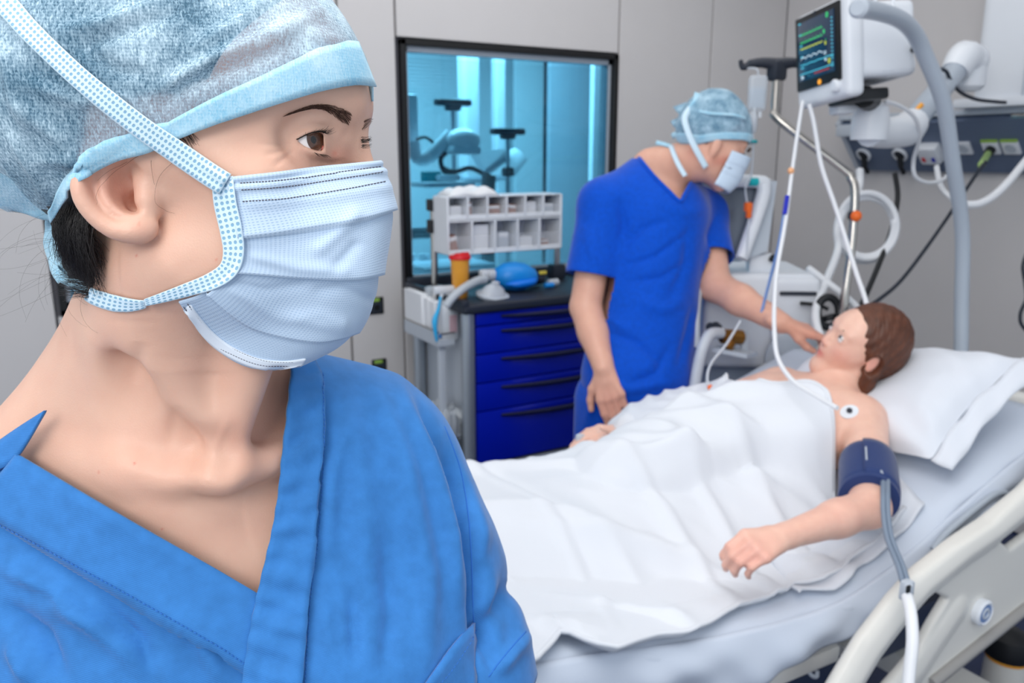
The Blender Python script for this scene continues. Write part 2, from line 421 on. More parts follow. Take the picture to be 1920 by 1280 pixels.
# partition panels of the next room
for i, (a, b, Y, m, lab) in enumerate(((968, 1020, 5.4, 'nextwall', 'broad pale partition panel seen through the window, beside thin column'), (1032, 1105, 5.0, 'lightgrey', 'grey partition panel seen through the window at its right'),
                                 (1113, 1140, 4.4, 'white', 'white door post panel behind the right edge of window'))):
    p, q = on_y(a, 250, Y), on_y(b, 250, Y)
    t = thing('partition_panel', ((p[0]+q[0])/2, Y, 0), lab, 'partition')
    part('board', MB().box(((p[0]+q[0])/2, Y+.03, 1.3), (q[0]-p[0], .05, 2.6), bev=.008), m, t)
    part('edge_trim', MB().box((q[0]+.012, Y+.03, 1.3), (.024, .06, 2.6), bev=.004), 'dark', t)
def far_pole(px, ytop, ybot, d, lab):
    a, b = at(px, ytop, d), at(px, ybot, d)
    t = thing('infusion_stand', (a[0], a[1], 0), lab, 'stand', None)
    part('pole', MB().cyl((a[0], a[1], .05), a, .011, 10), 'alu', t)
    part('hook_head', MB().box(a+V(0, 0, .01), (.2, .05, .035), bev=.014).box(a+V(0, 0, -.01), (.08, .05, .04), bev=.012), 'dark', t)
    part('clamp_knob', MB().box(V(a[0], a[1], a[2]-.2), (.06, .05, .05), bev=.015), 'dark', t)
    b5 = MB()
    for k in range(5):
        an = 2*math.pi*k/5; e = V(a[0]+.24*math.cos(an), a[1]+.24*math.sin(an), .05); b5.tube([V(a[0], a[1], .07), e], .014, 8, 0)
    part('base', b5, 'dark', t)
far_pole(849, 196, 340, 4.1, 'infusion stand with dark hook head behind window, nearer the left column')
far_pole(952, 250, 292, 4.3, 'shorter infusion stand with dark hook head behind window, above white chair')
# treatment chair of white shells beyond the glass
t = thing('treatment_chair', at(940, 500, 4.4)*V(1, 1, 0), 'white treatment chair with tilted shell halves behind the window', 'chair')
def quadslab(pts, d, thick): 
    P = [at(x, y, d) for x, y in pts]; return MB().prism([(0, 0), (1, 0), (1, 1), (0, 1)], P[0], P[1]-P[0], P[3]-P[0], (0, thick, 0)) if False else _slab(P, thick)
def _slab(P, th):
    P = [np.array(p) for p in P]; n = unit(np.cross(P[1]-P[0], P[-1]-P[0])); k = len(P); b = MB()
    return b.add([p+n*th/2 for p in P]+[p-n*th/2 for p in P], [tuple(range(k)), tuple(range(2*k-1, k-1, -1))]+[(i, k+i, k+(i+1) % k, (i+1) % k) for i in range(k)])
part('left_shell', _slab([at(886, 287, 4.3), at(948, 283, 4.4), at(950, 292, 4.4), at(906, 322, 4.3)], .05), 'white', t)
part('right_shell', _slab([at(952, 290, 4.4), at(972, 281, 4.5), at(982, 296, 4.5), at(958, 326, 4.4), at(915, 324, 4.3)], .05), 'white', t)
part('stem', MB().tube([at(925, 325, 4.4), at(915, 360, 4.4), at(915, 420, 4.4)*V(1, 1, 0)+V(0, 0, .03)], .04, 10), 'dark', t)
part('foot', MB().cyl(at(915, 420, 4.4)*V(1, 1, 0), at(915, 420, 4.4)*V(1, 1, 0)+V(0, 0, .04), .25, 24, .01), 'dark', t)
t = thing('surgical_lamp', at(800, 400, 4.0)*V(1, 1, 0), 'white jointed equipment arm with round head behind left of window', 'equipment')
part('arm', MB().tube([at(775, 268, 4.0), at(783, 296, 4.0), at(806, 293, 4.0), at(846, 252, 4.0)], .035, 10, 3), 'white', t)
part('upright', MB().box(at(761, 235, 4.05), (.11, .08, .3), bev=.02), 'white', t)
part('head', MB().ball(at(868, 263, 4.0), (.09, .08, .06)).box(at(868, 282, 4.0), (.16, .1, .04), bev=.015), 'white', t)
part('cable_bundle', MB().tube([at(780, 262, 4.), at(800, 258, 4.), at(822, 280, 4.), at(830, 312, 4.), at(855, 322, 4.)], .008, 8).tube([at(838, 285, 4.), at(826, 300, 4.), at(838, 325, 4.), at(880, 315, 4.), at(905, 325, 4.)], .012, 8), 'dark', t)
part('trolley', MB().box(at(838, 365, 4.0)*V(1, 1, 0)+V(0, 0, .5), (.4, .3, .95), bev=.02), 'lightgrey', t)
part('cyan_display', MB().box(at(808, 331, 3.95), (.1, .03, .05), bev=.006), 'teal', t)
part('tray', MB().box(at(830, 345, 3.98), (.26, .2, .025), bev=.008).box(at(836, 333, 3.98), (.12, .09, .03), bev=.01), 'white', t)
t = thing('counter_unit', at(800, 520, 4.2)*V(1, 1, 0), 'low counter with dark edge seen through bottom left of window', 'counter')
part('body', MB().box(at(800, 500, 4.2)*V(1, 1, 0)+V(0, .1, .42), (.9, .4, .84), bev=.01), 'lightgrey', t)
part('top', MB().box(at(800, 500, 4.2)*V(1, 1, 0)+V(0, .1, .86), (.96, .44, .03), bev=.006), 'nextwall', t)
part('equipment_rail', MB().box(at(785, 437, 4.6), (.35, .05, .06), bev=.01), 'dark', t)
for i, (x, y) in enumerate(((772, 480), (793, 475), (798, 488))):
    p = at(x, y, 4.15); z0 = .875
    part('jar', MB().lathe([(.035, z0), (.035, z0+.09), (.02, z0+.11), (.02, z0+.13)], (p[0], p[1], 0)), 'white', t)
# wall sockets
for (x, y, lab) in ((705, 573, 'upper black wall socket with green strip on the pale panel'), (711, 688, 'lower black wall socket just above the blue shoulder')):
    p = on_y(x, y, YW-.015); t = thing('wall_socket', p+V(0, .0, 0), lab, 'socket', 'sockets on the rear wall')
    part('plate', MB().box(p, (.062, .01, .068), bev=.004), 'black', t)
    part('insert', MB().box(p+V(0, -.006, -.006), (.046, .006, .044), bev=.003), 'dark', t)
    part('status_strip', MB().box(p+V(-.004, -.006, .024), (.034, .004, .012), bev=.001), 'green', t, label='pale green strip')
    part('socket_hole', MB().cyl(p+V(0, -.0095, -.006), p+V(0, -.0088, -.006), .012, 12), 'blackframe', t)

# ================================================================== SUPPLY RAIL ON THE HEAD WALL
YR = 2.475
def rail_pt(y, s, off=0):   # s 0 = upper front edge, 1 = lower edge, of the slanted face
    a, b = V(3.08, y, 1.625), V(3.25, y, 1.432); n = unit(V(-(1.625-1.432), 0, -(3.25-3.08))); return a+(b-a)*s+n*off
FN = unit(V(-.193, 0, -.17)); FD = unit(V(.17, 0, -.193))
RF = np.stack([V(0, -1, 0), -FD, FN], 1)     # face frame: x right, y up, z out
rail = thing('supply_rail', (3.2, 1.7, 1.43), 'long slate blue supply rail with sockets on the grey wall', 'supply rail')
poly = [(3.08, 1.625), (3.25, 1.432), (3.287, 1.432), (3.287, 1.645), (3.1, 1.645)]
part('body', MB().prism(poly, (0, YR-.02, 0), (1, 0, 0), (0, 0, 1), (0, -2.4, 0)), 'rail', rail)
part('end_cap', MB().prism([(3.07, 1.63), (3.245, 1.425), (3.288, 1.425), (3.288, 1.655), (3.09, 1.655)], (0, YR, 0), (1, 0, 0), (0, 0, 1), (0, -.022, 0)), 'lightgrey', rail)
part('top_shelf', MB().box((3.18, YR-1.2, 1.657), (.21, 2.38, .022), bev=.005), 'lightgrey', rail)
part('trim_strip', MB().box((3.088, YR-1.55, 1.634), (.012, 1.6, .022), bev=.003), 'steel', rail)
part('sensor_block', MB().box(on_x(1592, 245, 3.07), (.05, .1, .05), bev=.008), 'lightgrey', rail)
def rail_y(px, py, s):
    y = 2.0
    for _ in range(30):
        q = vproj(rail_pt(y, s)); y += (q[0]-px)*.001
    return y
for k, px in enumerate((1621, 1689)):
    y = rail_y(px, 292, .62); c = rail_pt(y, .62)
    part('outlet_ring', MB().lathe([(.03, 0), (.034, .004), (.034, .012), (.026, .016), (.024, .006)], c, FN, 28), 'white', rail)
    part('outlet_core', MB().cyl(c, c+FN*.012, .023, 20, .004), 'dark', rail)
    part('hose_coupling', MB().cyl(c+FN*.008, c+FN*.03+FD*.05, .012, 12, .003).cyl(c+FN*.03+FD*.045, c+FN*.028+FD*.085, .009, 12), 'black', rail)
y = rail_y(1750, 288, .55); c = rail_pt(y, .55)
part('regulator_box', MB().box(c+FN*.02, (.085, .085, .05), RF, .012), 'white', rail)
part('red_mark', MB().box(c+FN*.046-RF[:, 0]*.02-RF[:, 1]*.012, (.014, .02, .002), RF), 'red', rail)
part('blue_mark', MB().box(c+FN*.046+RF[:, 0]*.022-RF[:, 1]*.012, (.014, .02, .002), RF), 'blue', rail)
for k, (px, gr) in enumerate(((1808, 0), (1860, 1), (1897, 1))):
    y = rail_y(px, 283, .5); c = rail_pt(y, .5)
    p = part('rail_socket', MB().box(c+FN*.004, (.062, .058, .012), RF, .003), 'white', rail)
    part('socket_well', MB().lathe([(.021, .0105), (.019, .012), (.017, .0104)], c, FN, 20), 'lightgrey', p)
    if gr: part('colour_strip', MB().box(c+FN*.005+RF[:, 1]*.034, (.062, .008, .008), RF), 'green', p)

# ---- white ceiling column above the rail, monitor arm, monitor
c0 = on_x(1815, 195, 3.02)
colm = thing('equipment_column', (3.13, c0[1]-.15, 1.67), 'tall white equipment column standing on the supply rail', 'column')
part('shaft', MB().box((3.13, c0[1]-.14, 2.2), (.23, .27, 1.05), bev=.045, seg=4), 'white', colm)
part('foot_collar', MB().box((3.13, c0[1]-.12, 1.685), (.26, .34, .034), bev=.01), 'white', colm)
part('groove', MB().box((3.012, c0[1]-.2, 2.2), (.008, .012, 1.0)), 'lightgrey', colm)
arm = thing('jointed_bracket', at(1815, 150, 2.75), 'grey jointed monitor bracket with white elbows fixed to white column', 'bracket')
ja, jb, jc, jd = at(1818, 148, 2.78), at(1790, 135, 2.72), at(1700, 243, 2.45), at(1632, 228, 2.3)
part('wall_knuckle', MB().cyl(ja+V(0, 0, -.04), ja+V(0, 0, .07), .05, 20, .015).ball(ja+V(0, 0, .06), .055), 'white', arm)
part('upper_elbow', MB().tube([ja+V(0, 0, .05), (ja+jb)/2+V(0, 0, .06), jb], [.05, .055, .045], 14, 4), 'white', arm)
part('tube_arm', MB().tube([jb, jc], .037, 16, 0), 'greypaint', arm)
part('orange_stripe', MB().tube([at(1714, 212, 2.468), at(1728, 196, 2.478)], .0075, 10, 0), 'amber', arm, label='orange warning stripe')
part('lower_elbow', MB().tube([jc+(jb-jc)*.12, jc, jc*.5+jd*.5+V(0, 0, -.02), jd+V(0, 0, -.03)], [.046, .05, .045, .04], 14, 4), 'white', arm)
part('swivel_cup', MB().lathe([(.05, 0), (.052, .05), (.045, .09), (.025, .105), (0, .11)], jd+V(0, 0, -.05)), 'white', arm)
part('pivot_screw', MB().ball(jc+unit(-FW)*.045, .01, 10).ball(ja+V(-.04, -.03, .06), .011, 10), 'black', arm)
# monitor frame from three corners of the screen glass
_q = np.stack([_ray(*p) for p in ((1493, 41), (1573, 3), (1592, 139), (1510, 165))])
_k = np.linalg.solve(np.stack([_q[0], -_q[1], -_q[3]], 1), -_q[2])       # parallelogram through four rays
_k = np.array([_k[0], _k[1], 1, _k[2]]); _k *= 2.15/_k.mean()
TL, TR, BR, BL = [CAM+_q[i]*_k[i] for i in range(4)]
ux = unit(TR-TL); uy = unit((TR-BR)-ux*np.dot(TR-BR, ux)); uz = np.cross(ux, uy)
if np.dot(uz, FW) > 0: uz = -uz
W_, H_ = np.linalg.norm(TR-TL), np.dot(TR-BR, uy); O_ = TL-uy*H_
def mp(x, y, z=0): return O_+ux*x*W_+uy*y*H_+uz*z
MR = np.stack([ux, uy, uz], 1)
mon = thing('patient_monitor', mp(.5, -.2, -.1), 'white patient monitor with dark vital signs screen tilted over the bed', 'monitor')
part('front_casing', MB().box(mp(.52, .4, -.03), (W_*1.22, H_*1.36, .05), MR, .02, 4), 'white', mon)
part('rear_casing', MB().box(mp(.56, .48, -.13), (W_*1.0, H_*1.02, .16), MR, .02, 3).box(mp(.56, .12, -.14), (W_*.9, H_*.3, .17), MR, .025, 3), 'white', mon)
part('bezel', MB().box(mp(.49, .5, -.003), (W_*1.02, H_*1.06, .01), MR, .004), 'blackframe', mon)
def screen_mat():
    m = mat('screen_dark_blue', (8, 38, 62), .12, emit=.55, coat=.3); return m
M['screen'] = screen_mat()
scr = part('screen', MB().box(mp(.49, .52, .003), (W_*.84, H_*.84, .003), MR, .001), 'screen', mon)
for nm, c in (('t_green', (60, 200, 110)), ('t_yellow', (190, 200, 60)), ('t_cyan', (70, 170, 190)), ('t_white', (190, 210, 220)), ('t_red', (170, 60, 60))):
    M[nm] = mat(nm+'_trace', c, .4, emit=.8)
def trace(name, mt, yb, fn, x0=.13, x1=.66, w=.0011, n=110):
    pts = [(x0+(x1-x0)*i/n, yb+fn(i/n)) for i in range(n+1)]; b = MB(); vs = []; fs = []
    for x, y in pts: vs += [mp(x, y, .0055)+uy*w, mp(x, y, .0055)-uy*w]
    for i in range(n): fs.append((2*i, 2*i+1, 2*i+3, 2*i+2))
    part(name, b.add(vs, fs), mt, scr, flat=True)
ecg = lambda t: .045*math.exp(-(((t*6) % 1-.5)/.05)**2)-.012*math.exp(-(((t*6) % 1-.62)/.05)**2)
trace('trace_line', 't_green', .76, ecg); trace('trace_line', 't_green', .65, ecg)
trace('trace_line', 't_yellow', .56, lambda t: .006*math.sin(t*40)); trace('trace_line', 't_white', .42, lambda t: .03*abs(math.sin(t*13))-.01)
trace('trace_line', 't_cyan', .33, lambda t: .004*math.sin(t*25), .13, .9); trace('trace_line', 't_cyan', .2, lambda t: 0, .1, .9); trace('trace_line', 't_red', .16, lambda t: .006*math.sin(t*60), .45, .8)
def digit(x, y, ch, h, mt):       # small upright numerals on the glass
    cu = bpy.data.curves.new('numeral', 'FONT'); cu.body = ch; cu.size = h*H_*1.35; cu.extrude = .0004
    o = bpy.data.objects.new('numeral', cu); dg = bpy.context.evaluated_depsgraph_get(); COL.objects.link(o)
    me = bpy.data.meshes.new_from_object(o.evaluated_get(bpy.context.evaluated_depsgraph_get())); COL.objects.unlink(o); bpy.data.objects.remove(o)
    vs = np.array([v.co[:] for v in me.vertices])
    part('numeral', MB().add([mp(x, y, .0056)+ux*p[0]+uy*p[1]+uz*p[2] for p in vs], [tuple(f.vertices) for f in me.polygons]), mt, scr, flat=True)
for x, y, ch, h, mt in ((.75, .86, '0', .075, 't_green'), (.68, .66, '0', .06, 't_green'), (.71, .50, '0', .055, 't_yellow'), (.68, .37, '12', .05, 't_white'), (.78, .23, '0', .075, 't_yellow'),
                        (.72, .56, '--', .04, 't_green'), (.13, .13, '50', .05, 't_white'), (.3, .14, '--', .04, 't_cyan'), (.85, .3, '27', .04, 't_cyan'), (.7, .28, '36', .04, 't_white')):
    digit(x, y, ch, h, mt)
tk = MB()
for i in range(14): tk.box(mp(.87, .18+.05*i, .005), (.006, .0028, .0006), MR)
for i in range(5): tk.box(mp(.12+.012*i, .93-.16*i, .005), (.012, .003, .0006), MR)
part('menu_marks', tk, 't_cyan', scr, kind='stuff', flat=True)
part('alarm_light', MB().cyl(mp(.55, .02, .001), mp(.55, .02, .004), .007, 14), mat('alarm_amber', (240, 160, 40), .4, emit=.6), mon, label='amber indicator')
part('badge', MB().cyl(mp(.47, 1.0, .001), mp(.47, 1.0, .003), .006, 16), 'dark', mon)
part('dial_knob', MB().lathe([(.017, 0), (.0165, .014), (.013, .018), (0, .018)], mp(.9, -.1, -.008), uz, 24), 'white', mon)
part('handle_recess', MB().box(mp(.99, .45, -.13), (.006, H_*.4, .07), MR, .003), 'lightgrey', mon)
part('vent_strip', MB().box(mp(1.04, .12, -.13), (.006, H_*.2, .04), MR, .002), 'lightgrey', mon)
part('side_plug', MB().cyl(mp(1.06, .3, -.2), mp(1.17, .3, -.2), .008, 10), 'black', mon)
part('mount_bracket', MB().box(mp(.62, -.24, -.1), (.13, .03, .1), MR, .008).tube([mp(.62, -.24, -.12), (mp(.62, -.24, -.12)+jd+V(0, 0, .05))/2, jd+V(0, 0, .05)], [.03, .028, .026], 12, 3), 'black', mon)
part('cable_sockets', MB().box(mp(.28, -.3, -.1), (.05, .05, .06), MR, .01), 'white', mon)

# ---- trapeze lifting pole at the bed head
bp = [at(1799, 700, 2.36), at(1803, 560, 2.34), at(1804, 430, 2.29), at(1786, 300, 2.19), at(1768, 190, 2.1), at(1735, 105, 2.03), at(1714, 62, 1.98), at(1690, 38, 1.92), at(1655, 24, 1.84), at(1614, 16, 1.74)]
pole = thing('lifting_pole', bp[0]*V(1, 1, 0)+V(0, 0, .55), 'thick bent grey lifting pole rising behind the bed head', 'pole')
part('tube', MB().tube([bp[0]*V(1, 1, 0)+V(0, 0, .55), bp[0]]+bp[1:], .0198, 20, 6), 'greypaint', pole)
part('end_cap', MB().cyl(bp[-1]+unit(bp[-1]-bp[-2])*-.004, bp[-1]+unit(bp[-1]-bp[-2])*.02, .021, 20, .006), 'lightgrey', pole)
part('grip_strap', MB().tube([at(1640, 14, 1.8), at(1642, -10, 1.8), at(1644, -60, 1.8)], .004, 8).tube([at(1672, 22, 1.86), at(1676, -10, 1.86), at(1680, -60, 1.86)], .004, 8), 'white', pole)

# ---- drip stand with bent steel pole
ip = [at(1457, 128, 2.42), at(1456, 160, 2.42), at(1454, 205, 2.42), at(1462, 226, 2.41), at(1580, 316, 2.38), at(1596, 335, 2.375), at(1603, 365, 2.37), at(1596, 470, 2.38), at(1580, 590, 2.39)]
base = ip[-1]*V(1, 1, 0)
ivs = thing('drip_stand', base+V(0, 0, .5), 'bent steel drip stand with black four hook head behind the bed', 'drip stand')
part('pole', MB().tube([base+V(0, 0, .5)]+ip[::-1], .0125, 14, 5), 'steel', ivs)
hd = ip[0]
h_ = MB().box(hd+V(0, 0, -.008), (.05, .045, .06), bev=.014)
for k in range(2):
    s = -1 if k else 1; e = hd+RT*.085*s
    h_.tube([hd+V(0, 0, .01), hd+RT*.045*s+V(0, 0, .016), e+V(0, 0, .012)], [.02, .015, .012], 10, 3).tube([e+V(0, 0, .01), e+RT*.018*s+V(0, 0, .002), e+RT*.026*s+V(0, 0, .024)], [.011, .009, .006], 10, 3)
part('hook_head', h_, 'dark', ivs)
kn = at(1605, 405, 2.36)
part('clamp_knob', MB().ball(kn, .0165, 18), 'orange', ivs, label='orange round knob')
part('clamp_sleeve', MB().cyl(at(1601, 404, 2.37)+V(0, 0, -.012), at(1601, 404, 2.37)+V(0, 0, .012), .017, 14, .004), 'dark', ivs)
bag = thing('drip_bag', at(1418, 205, 2.42), 'clear drip bag hanging from the left hook of steel stand', 'drip bag')
bc = at(1420, 175, 2.42)
part('pouch', MB().box(bc, (.055, .03, .105), frame(UP*0+V(0, 0, 1), RT), .014, 4), 'clearbag', bag)
part('fluid', MB().box(bc+V(0, 0, -.012), (.045, .018, .06), frame(V(0, 0, 1), RT), .008, 3), 'fluid', bag)
part('hanger_loop', MB().tube([bc+V(0, 0, .05), bc+V(0, 0, .07)+RT*-.008, hd-RT*.1+V(0, 0, -.0)], .003, 8), 'tube', bag)
part('ports', MB().cyl(bc+V(0, 0, -.052)-RT*.012, bc+V(0, 0, -.075)-RT*.012, .006, 10).cyl(bc+V(0, 0, -.052)+RT*.012, bc+V(0, 0, -.07)+RT*.012, .006, 10), 'white', bag)
dl = thing('drip_line', at(1405, 390, 2.42), 'thin drip line with orange clamp hanging beside the green cap', 'tube')
part('drip_chamber', MB().lathe([(.004, 0), (.01, .008), (.011, .045), (.006, .06), (.004, .075)], at(1412, 250, 2.42)), 'tube', dl)
part('chamber_ring', MB().cyl(at(1412, 268, 2.42), at(1412, 264, 2.42), .013, 14), 'teal', dl)
part('hose', MB().tube([at(1414, 212, 2.42), at(1412, 250, 2.42), at(1412, 290, 2.42), at(1408, 330, 2.43), at(1398, 350, 2.43), at(1400, 375, 2.43), at(1404, 392, 2.43), at(1402, 440, 2.43), at(1400, 480, 2.43)], .0028, 8, 4), 'tube', dl)
part('roller_clamp', MB().box(at(1403, 388, 2.42), (.022, .018, .028), bev=.005).box(at(1404, 400, 2.42), (.014, .014, .028), bev=.004), 'orange', dl, label='orange roller clamp')

# ---- ventilator
vc = at(1420, 590, 2.55); VF = unit(V(-.55, -.83, 0)); VR_ = np.cross(VF, V(0, 0, 1))*-1
VR_ = V(-VF[1], VF[0], 0)     # to the viewer's right
VM = np.stack([VR_, -VF, V(0, 0, 1)], 1)   # local x right, y back, z up
vo = V(vc[0], vc[1], 0)
def vp(x, y, z): return vo+VM@V(x, y, z)
vent = thing('ventilator', vo, 'white hospital ventilator with tilted screen behind the blue clad person', 'ventilator')
ztop = at(1420, 505, 2.5)[2]
part('cabinet', MB().box(vp(-.01, .12, ztop-.16), (.34, .34, .30), VM, .02, 3), 'white', vent)
part('lower_body', MB().box(vp(-.04, .14, (ztop-.31)/2+.06), (.27, .28, ztop-.37), VM, .02, 3), mat('vent_grey_blue', (176, 190, 206), .35), vent)
part('side_module', MB().box(vp(.1, -.0, ztop-.12), (.14, .14, .2), VM, .02, 3), 'white', vent)
part('slot_handle', MB().box(vp(.1, -.072, ztop-.065), (.11, .012, .012), VM, .004), 'dark', vent)
part('round_cover', MB().lathe([(.085, 0), (.085, .012), (.07, .02), (0, .022)], vp(.1, -.06, ztop-.27), VF, 28), 'lightgrey', vent)
pt, pr, pl = at(1340, 338, 2.45), at(1437, 338, 2.5), at(1396, 484, 2.46)
sx_ = unit(pr-pt); sy_ = unit((pr-pl)-sx_*np.dot(pr-pl, sx_)); sz_ = np.cross(sx_, sy_)
if np.dot(sz_, FW) > 0: sz_ = -sz_
SM = np.stack([sx_, sy_, sz_], 1); ctr = at(1352, 412, 2.47)
HW, HH = .15, np.dot(pr-pl, sy_)/2
# casing slants: build from the photographed right edge
cs = MB()
cs.tube([at(1300, 338, 2.44), at(1420, 340, 2.47), at(1432, 350, 2.475), at(1425, 385, 2.475), at(1390, 485, 2.46)], [.02, .02, .022, .022, .02], 12, 4)
part('display_frame', cs, 'white', vent)
part('display', _slab([at(1296, 345, 2.47), at(1421, 347, 2.5), at(1385, 484, 2.49), at(1290, 486, 2.46)], .02), mat('vent_screen', (92, 100, 112), .25, coat=.4), vent)
part('display_back', _slab([at(1300, 340, 2.52), at(1448, 345, 2.55), at(1430, 475, 2.54), at(1396, 487, 2.52), at(1300, 487, 2.5)], .07), 'lightgrey', vent)
part('status_light', MB().tube([at(1405, 341, 2.448), at(1420, 341, 2.452)], .0125, 12, 0), 'teal', vent, label='teal light at the screen corner')
part('display_stem', MB().box(at(1425, 492, 2.55), (.08, .06, .06), VM, .012), 'white', vent)
part('stem_knob', MB().cyl(at(1444, 482, 2.5), at(1452, 486, 2.5), .012, 12, .003), 'black', vent)
part('brass_valve', MB().cyl(at(1352, 630, 2.38), at(1392, 632, 2.4), .022, 14, .004).cyl(at(1372, 640, 2.37), at(1364, 655, 2.36), .014, 12, .003), 'brass', vent, label='brass valve')
part('valve_knob', MB().cyl(at(1340, 612, 2.38), at(1346, 616, 2.4), .016, 12, .003).cyl(at(1330, 612, 2.38), at(1338, 616, 2.4), .014, 12, .003), 'dark', vent)
part('drain_tray', _slab([at(1335, 655, 2.36), at(1400, 668, 2.32), at(1420, 664, 2.38), at(1352, 650, 2.44)], .012).box(at(1396, 642, 2.4), (.02, .02, .07), VM, .005), 'lightgrey', vent)
part('breathing_hose', MB().tube([at(1352, 624, 2.35), at(1332, 626, 2.32), at(1318, 650, 2.3), at(1308, 690, 2.3), at(1300, 740, 2.3)], .016, 12, 5).tube([at(1312, 530, 2.4), at(1306, 570, 2.38), at(1304, 610, 2.36), at(1306, 650, 2.36)], .013, 12, 5), 'tube', vent)
part('base', MB().box(vp(-.02, .1, .06), (.4, .42, .06), VM, .02), 'lightgrey', vent)
for sx in (-1, 1):
    for sy in (-1, 1): part('caster', MB().cyl(vp(-.02+.17*sx-.012, .1+.17*sy, .032), vp(-.02+.17*sx+.012, .1+.17*sy, .032), .032, 14, .004), 'black', vent)

# ---- hoses and cables at the wall
def hose(name, pts, r, m, label, group=None, extra=None, n=10, k=6):
    b = MB().tube([at(*p) for p in pts], r, n, k)
    if extra: extra(b)
    return part(name, b, m, None, label=label, cat='cable' if 'cable' in name else 'hose', group=group, sharp=180)
def coil(b):
    pts = []
    for i in range(64):
        a = 2*math.pi*i/21.3; rr = 54+6*math.sin(i*.31); pts.append(at(1622+rr*math.cos(a)+4*math.sin(i*.1), 420+rr*1.12*math.sin(a)+(i-32)*.25, 2.62+.012*math.sin(i*.2)+i*.0006))
    b.tube(pts, .0105, 10, 2)
hose('coiled_hose', [(1612, 318, 2.72), (1612, 345, 2.7), (1604, 370, 2.66), (1585, 390, 2.64), (1570, 430, 2.63), (1571, 470, 2.62), (1548, 530, 2.5), (1531, 575, 2.42), (1530, 605, 2.38), (1538, 630, 2.36)], .0125, 'hose', 'white hose coiled in loops under the supply rail', extra=coil)
hose('crossing_hose', [(1516, 503, 2.55), (1545, 525, 2.5), (1580, 552, 2.46), (1605, 575, 2.38), (1620, 596, 2.28)], .011, 'hose', 'short white hose crossing behind the steel stand')
hose('black_cable', [(1678, 325, 2.72), (1683, 370, 2.7), (1672, 430, 2.66), (1650, 490, 2.6), (1625, 550, 2.5), (1600, 605, 2.4), (1590, 640, 2.35)], .0085, 'black', 'thick black cable dropping from the second round outlet')
hose('plug_cable', [(1848, 303, 2.72), (1825, 335, 2.7), (1785, 395, 2.66), (1740, 460, 2.62), (1690, 525, 2.55), (1650, 560, 2.46), (1605, 590, 2.38), (1590, 620, 2.36)], .0062, 'dark', 'dark mains cable running from the green plug down to the bed')
pg = thing('mains_plug', at(1850, 300, 2.75), 'black mains plug with green collar in the supply rail', 'plug')
pc = rail_pt(rail_y(1862, 283, .5), .5)
part('plug_body', MB().cyl(pc+FN*.008, pc+FN*.04, .017, 14, .004), 'black', pg)
part('collar', MB().cyl(pc+FN*.035, pc*0+at(1840, 309, 2.72), .012, 12, .003), mat('pale_green', (160, 190, 120), .5), pg, label='green collar')
hose('monitor_cable', [(1660, 190, 2.25), (1690, 200, 2.3), (1716, 222, 2.35), (1724, 258, 2.42), (1713, 300, 2.5), (1716, 330, 2.52), (1738, 342, 2.55), (1765, 338, 2.6), (1780, 325, 2.66)], .006, 'hose', 'white loop of monitor cable in front of slate blue rail')
hose('regulator_hose', [(1756, 312, 2.72), (1760, 335, 2.7), (1768, 356, 2.66), (1784, 372, 2.62), (1796, 384, 2.6)], .009, 'hose', 'white hose below the regulator box passing behind grey pole')
hose('corrugated_hose', [(1806, 384, 2.5), (1835, 382, 2.5), (1862, 368, 2.52), (1890, 342, 2.55), (1915, 312, 2.6), (1945, 275, 2.65)], .0125, 'hose', 'white ribbed hose curving off at right edge of wall')
hose('column_cable', [(1745, 128, 2.6), (1772, 132, 2.6), (1782, 150, 2.62), (1800, 172, 2.66), (1830, 186, 2.7), (1870, 191, 2.72), (1885, 192, 2.74)], .006, 'dark', 'dark grey cable curving under the white column')
hose('wall_cable', [(1925, 475, 2.6), (1918, 500, 2.6), (1922, 530, 2.6), (1924, 560, 2.6), (1914, 585, 2.6), (1914, 605, 2.6), (1926, 622, 2.6)], .0055, 'dark', 'dark cable at the right edge of the grey wall')
hose('sensor_cable', [(1517, 196, 2.2), (1526, 230, 2.2), (1540, 310, 2.19), (1562, 375, 2.18), (1580, 430, 2.16), (1605, 510, 2.1), (1622, 560, 2.05), (1633, 610, 2.0), (1640, 640, 1.98)], .0062, 'hosegrey' if False else 'hose', 'pale sensor cable falling from the monitor to the patient head')
il = thing('infusion_line', at(1455, 600, 2.1), 'white infusion line with blue strip hanging across the bent arm', 'tube')
part('line', MB().tube([at(1505, 190, 2.2), at(1494, 260, 2.17), at(1484, 330, 2.13), at(1472, 420, 2.06), at(1457, 505, 2.0), at(1452, 570, 1.93), at(1452, 620, 1.88), at(1458, 670, 1.82), at(1485, 712, 1.75), at(1530, 742, 1.68), at(1570, 765, 1.62)], .0052, 10, 6), 'hose', il)
part('label_strip', MB().tube([at(1476, 368, 2.09), at(1471, 402, 2.07)], .0062, 10, 0), 'blue', il, label='blue label strip')
part('injection_port', MB().ball(at(1483, 320, 2.13), .009, 12), mat('peach', (240, 178, 130), .4), il, label='orange tinted port')
part('blue_line', MB().tube([at(1470, 402, 2.075), at(1462, 450, 2.1), at(1450, 500, 2.15), at(1437, 550, 2.2), at(1428, 585, 2.22)], .0042, 8, 4), mat('pale_blue_tube', (120, 156, 214), .3), il)
dv = thing('tubing_reel', at(1555, 590, 2.42), 'black cable reel hanging behind the pillow', 'cable reel')
part('coil', MB().tube([at(1553+20*math.cos(a), 585+28*math.sin(a), 2.42) for a in np.linspace(0, 6.28, 20)[:-1]], .012, 10, 2, closed=True), 'black', dv)
part('bracket', MB().tube([at(1500, 568, 2.45), at(1535, 572, 2.43), at(1553, 580, 2.42)], .006, 8, 4).cyl(at(1553, 590, 2.42), at(1556, 600, 2.42), .02, 12, .004), 'black', dv)
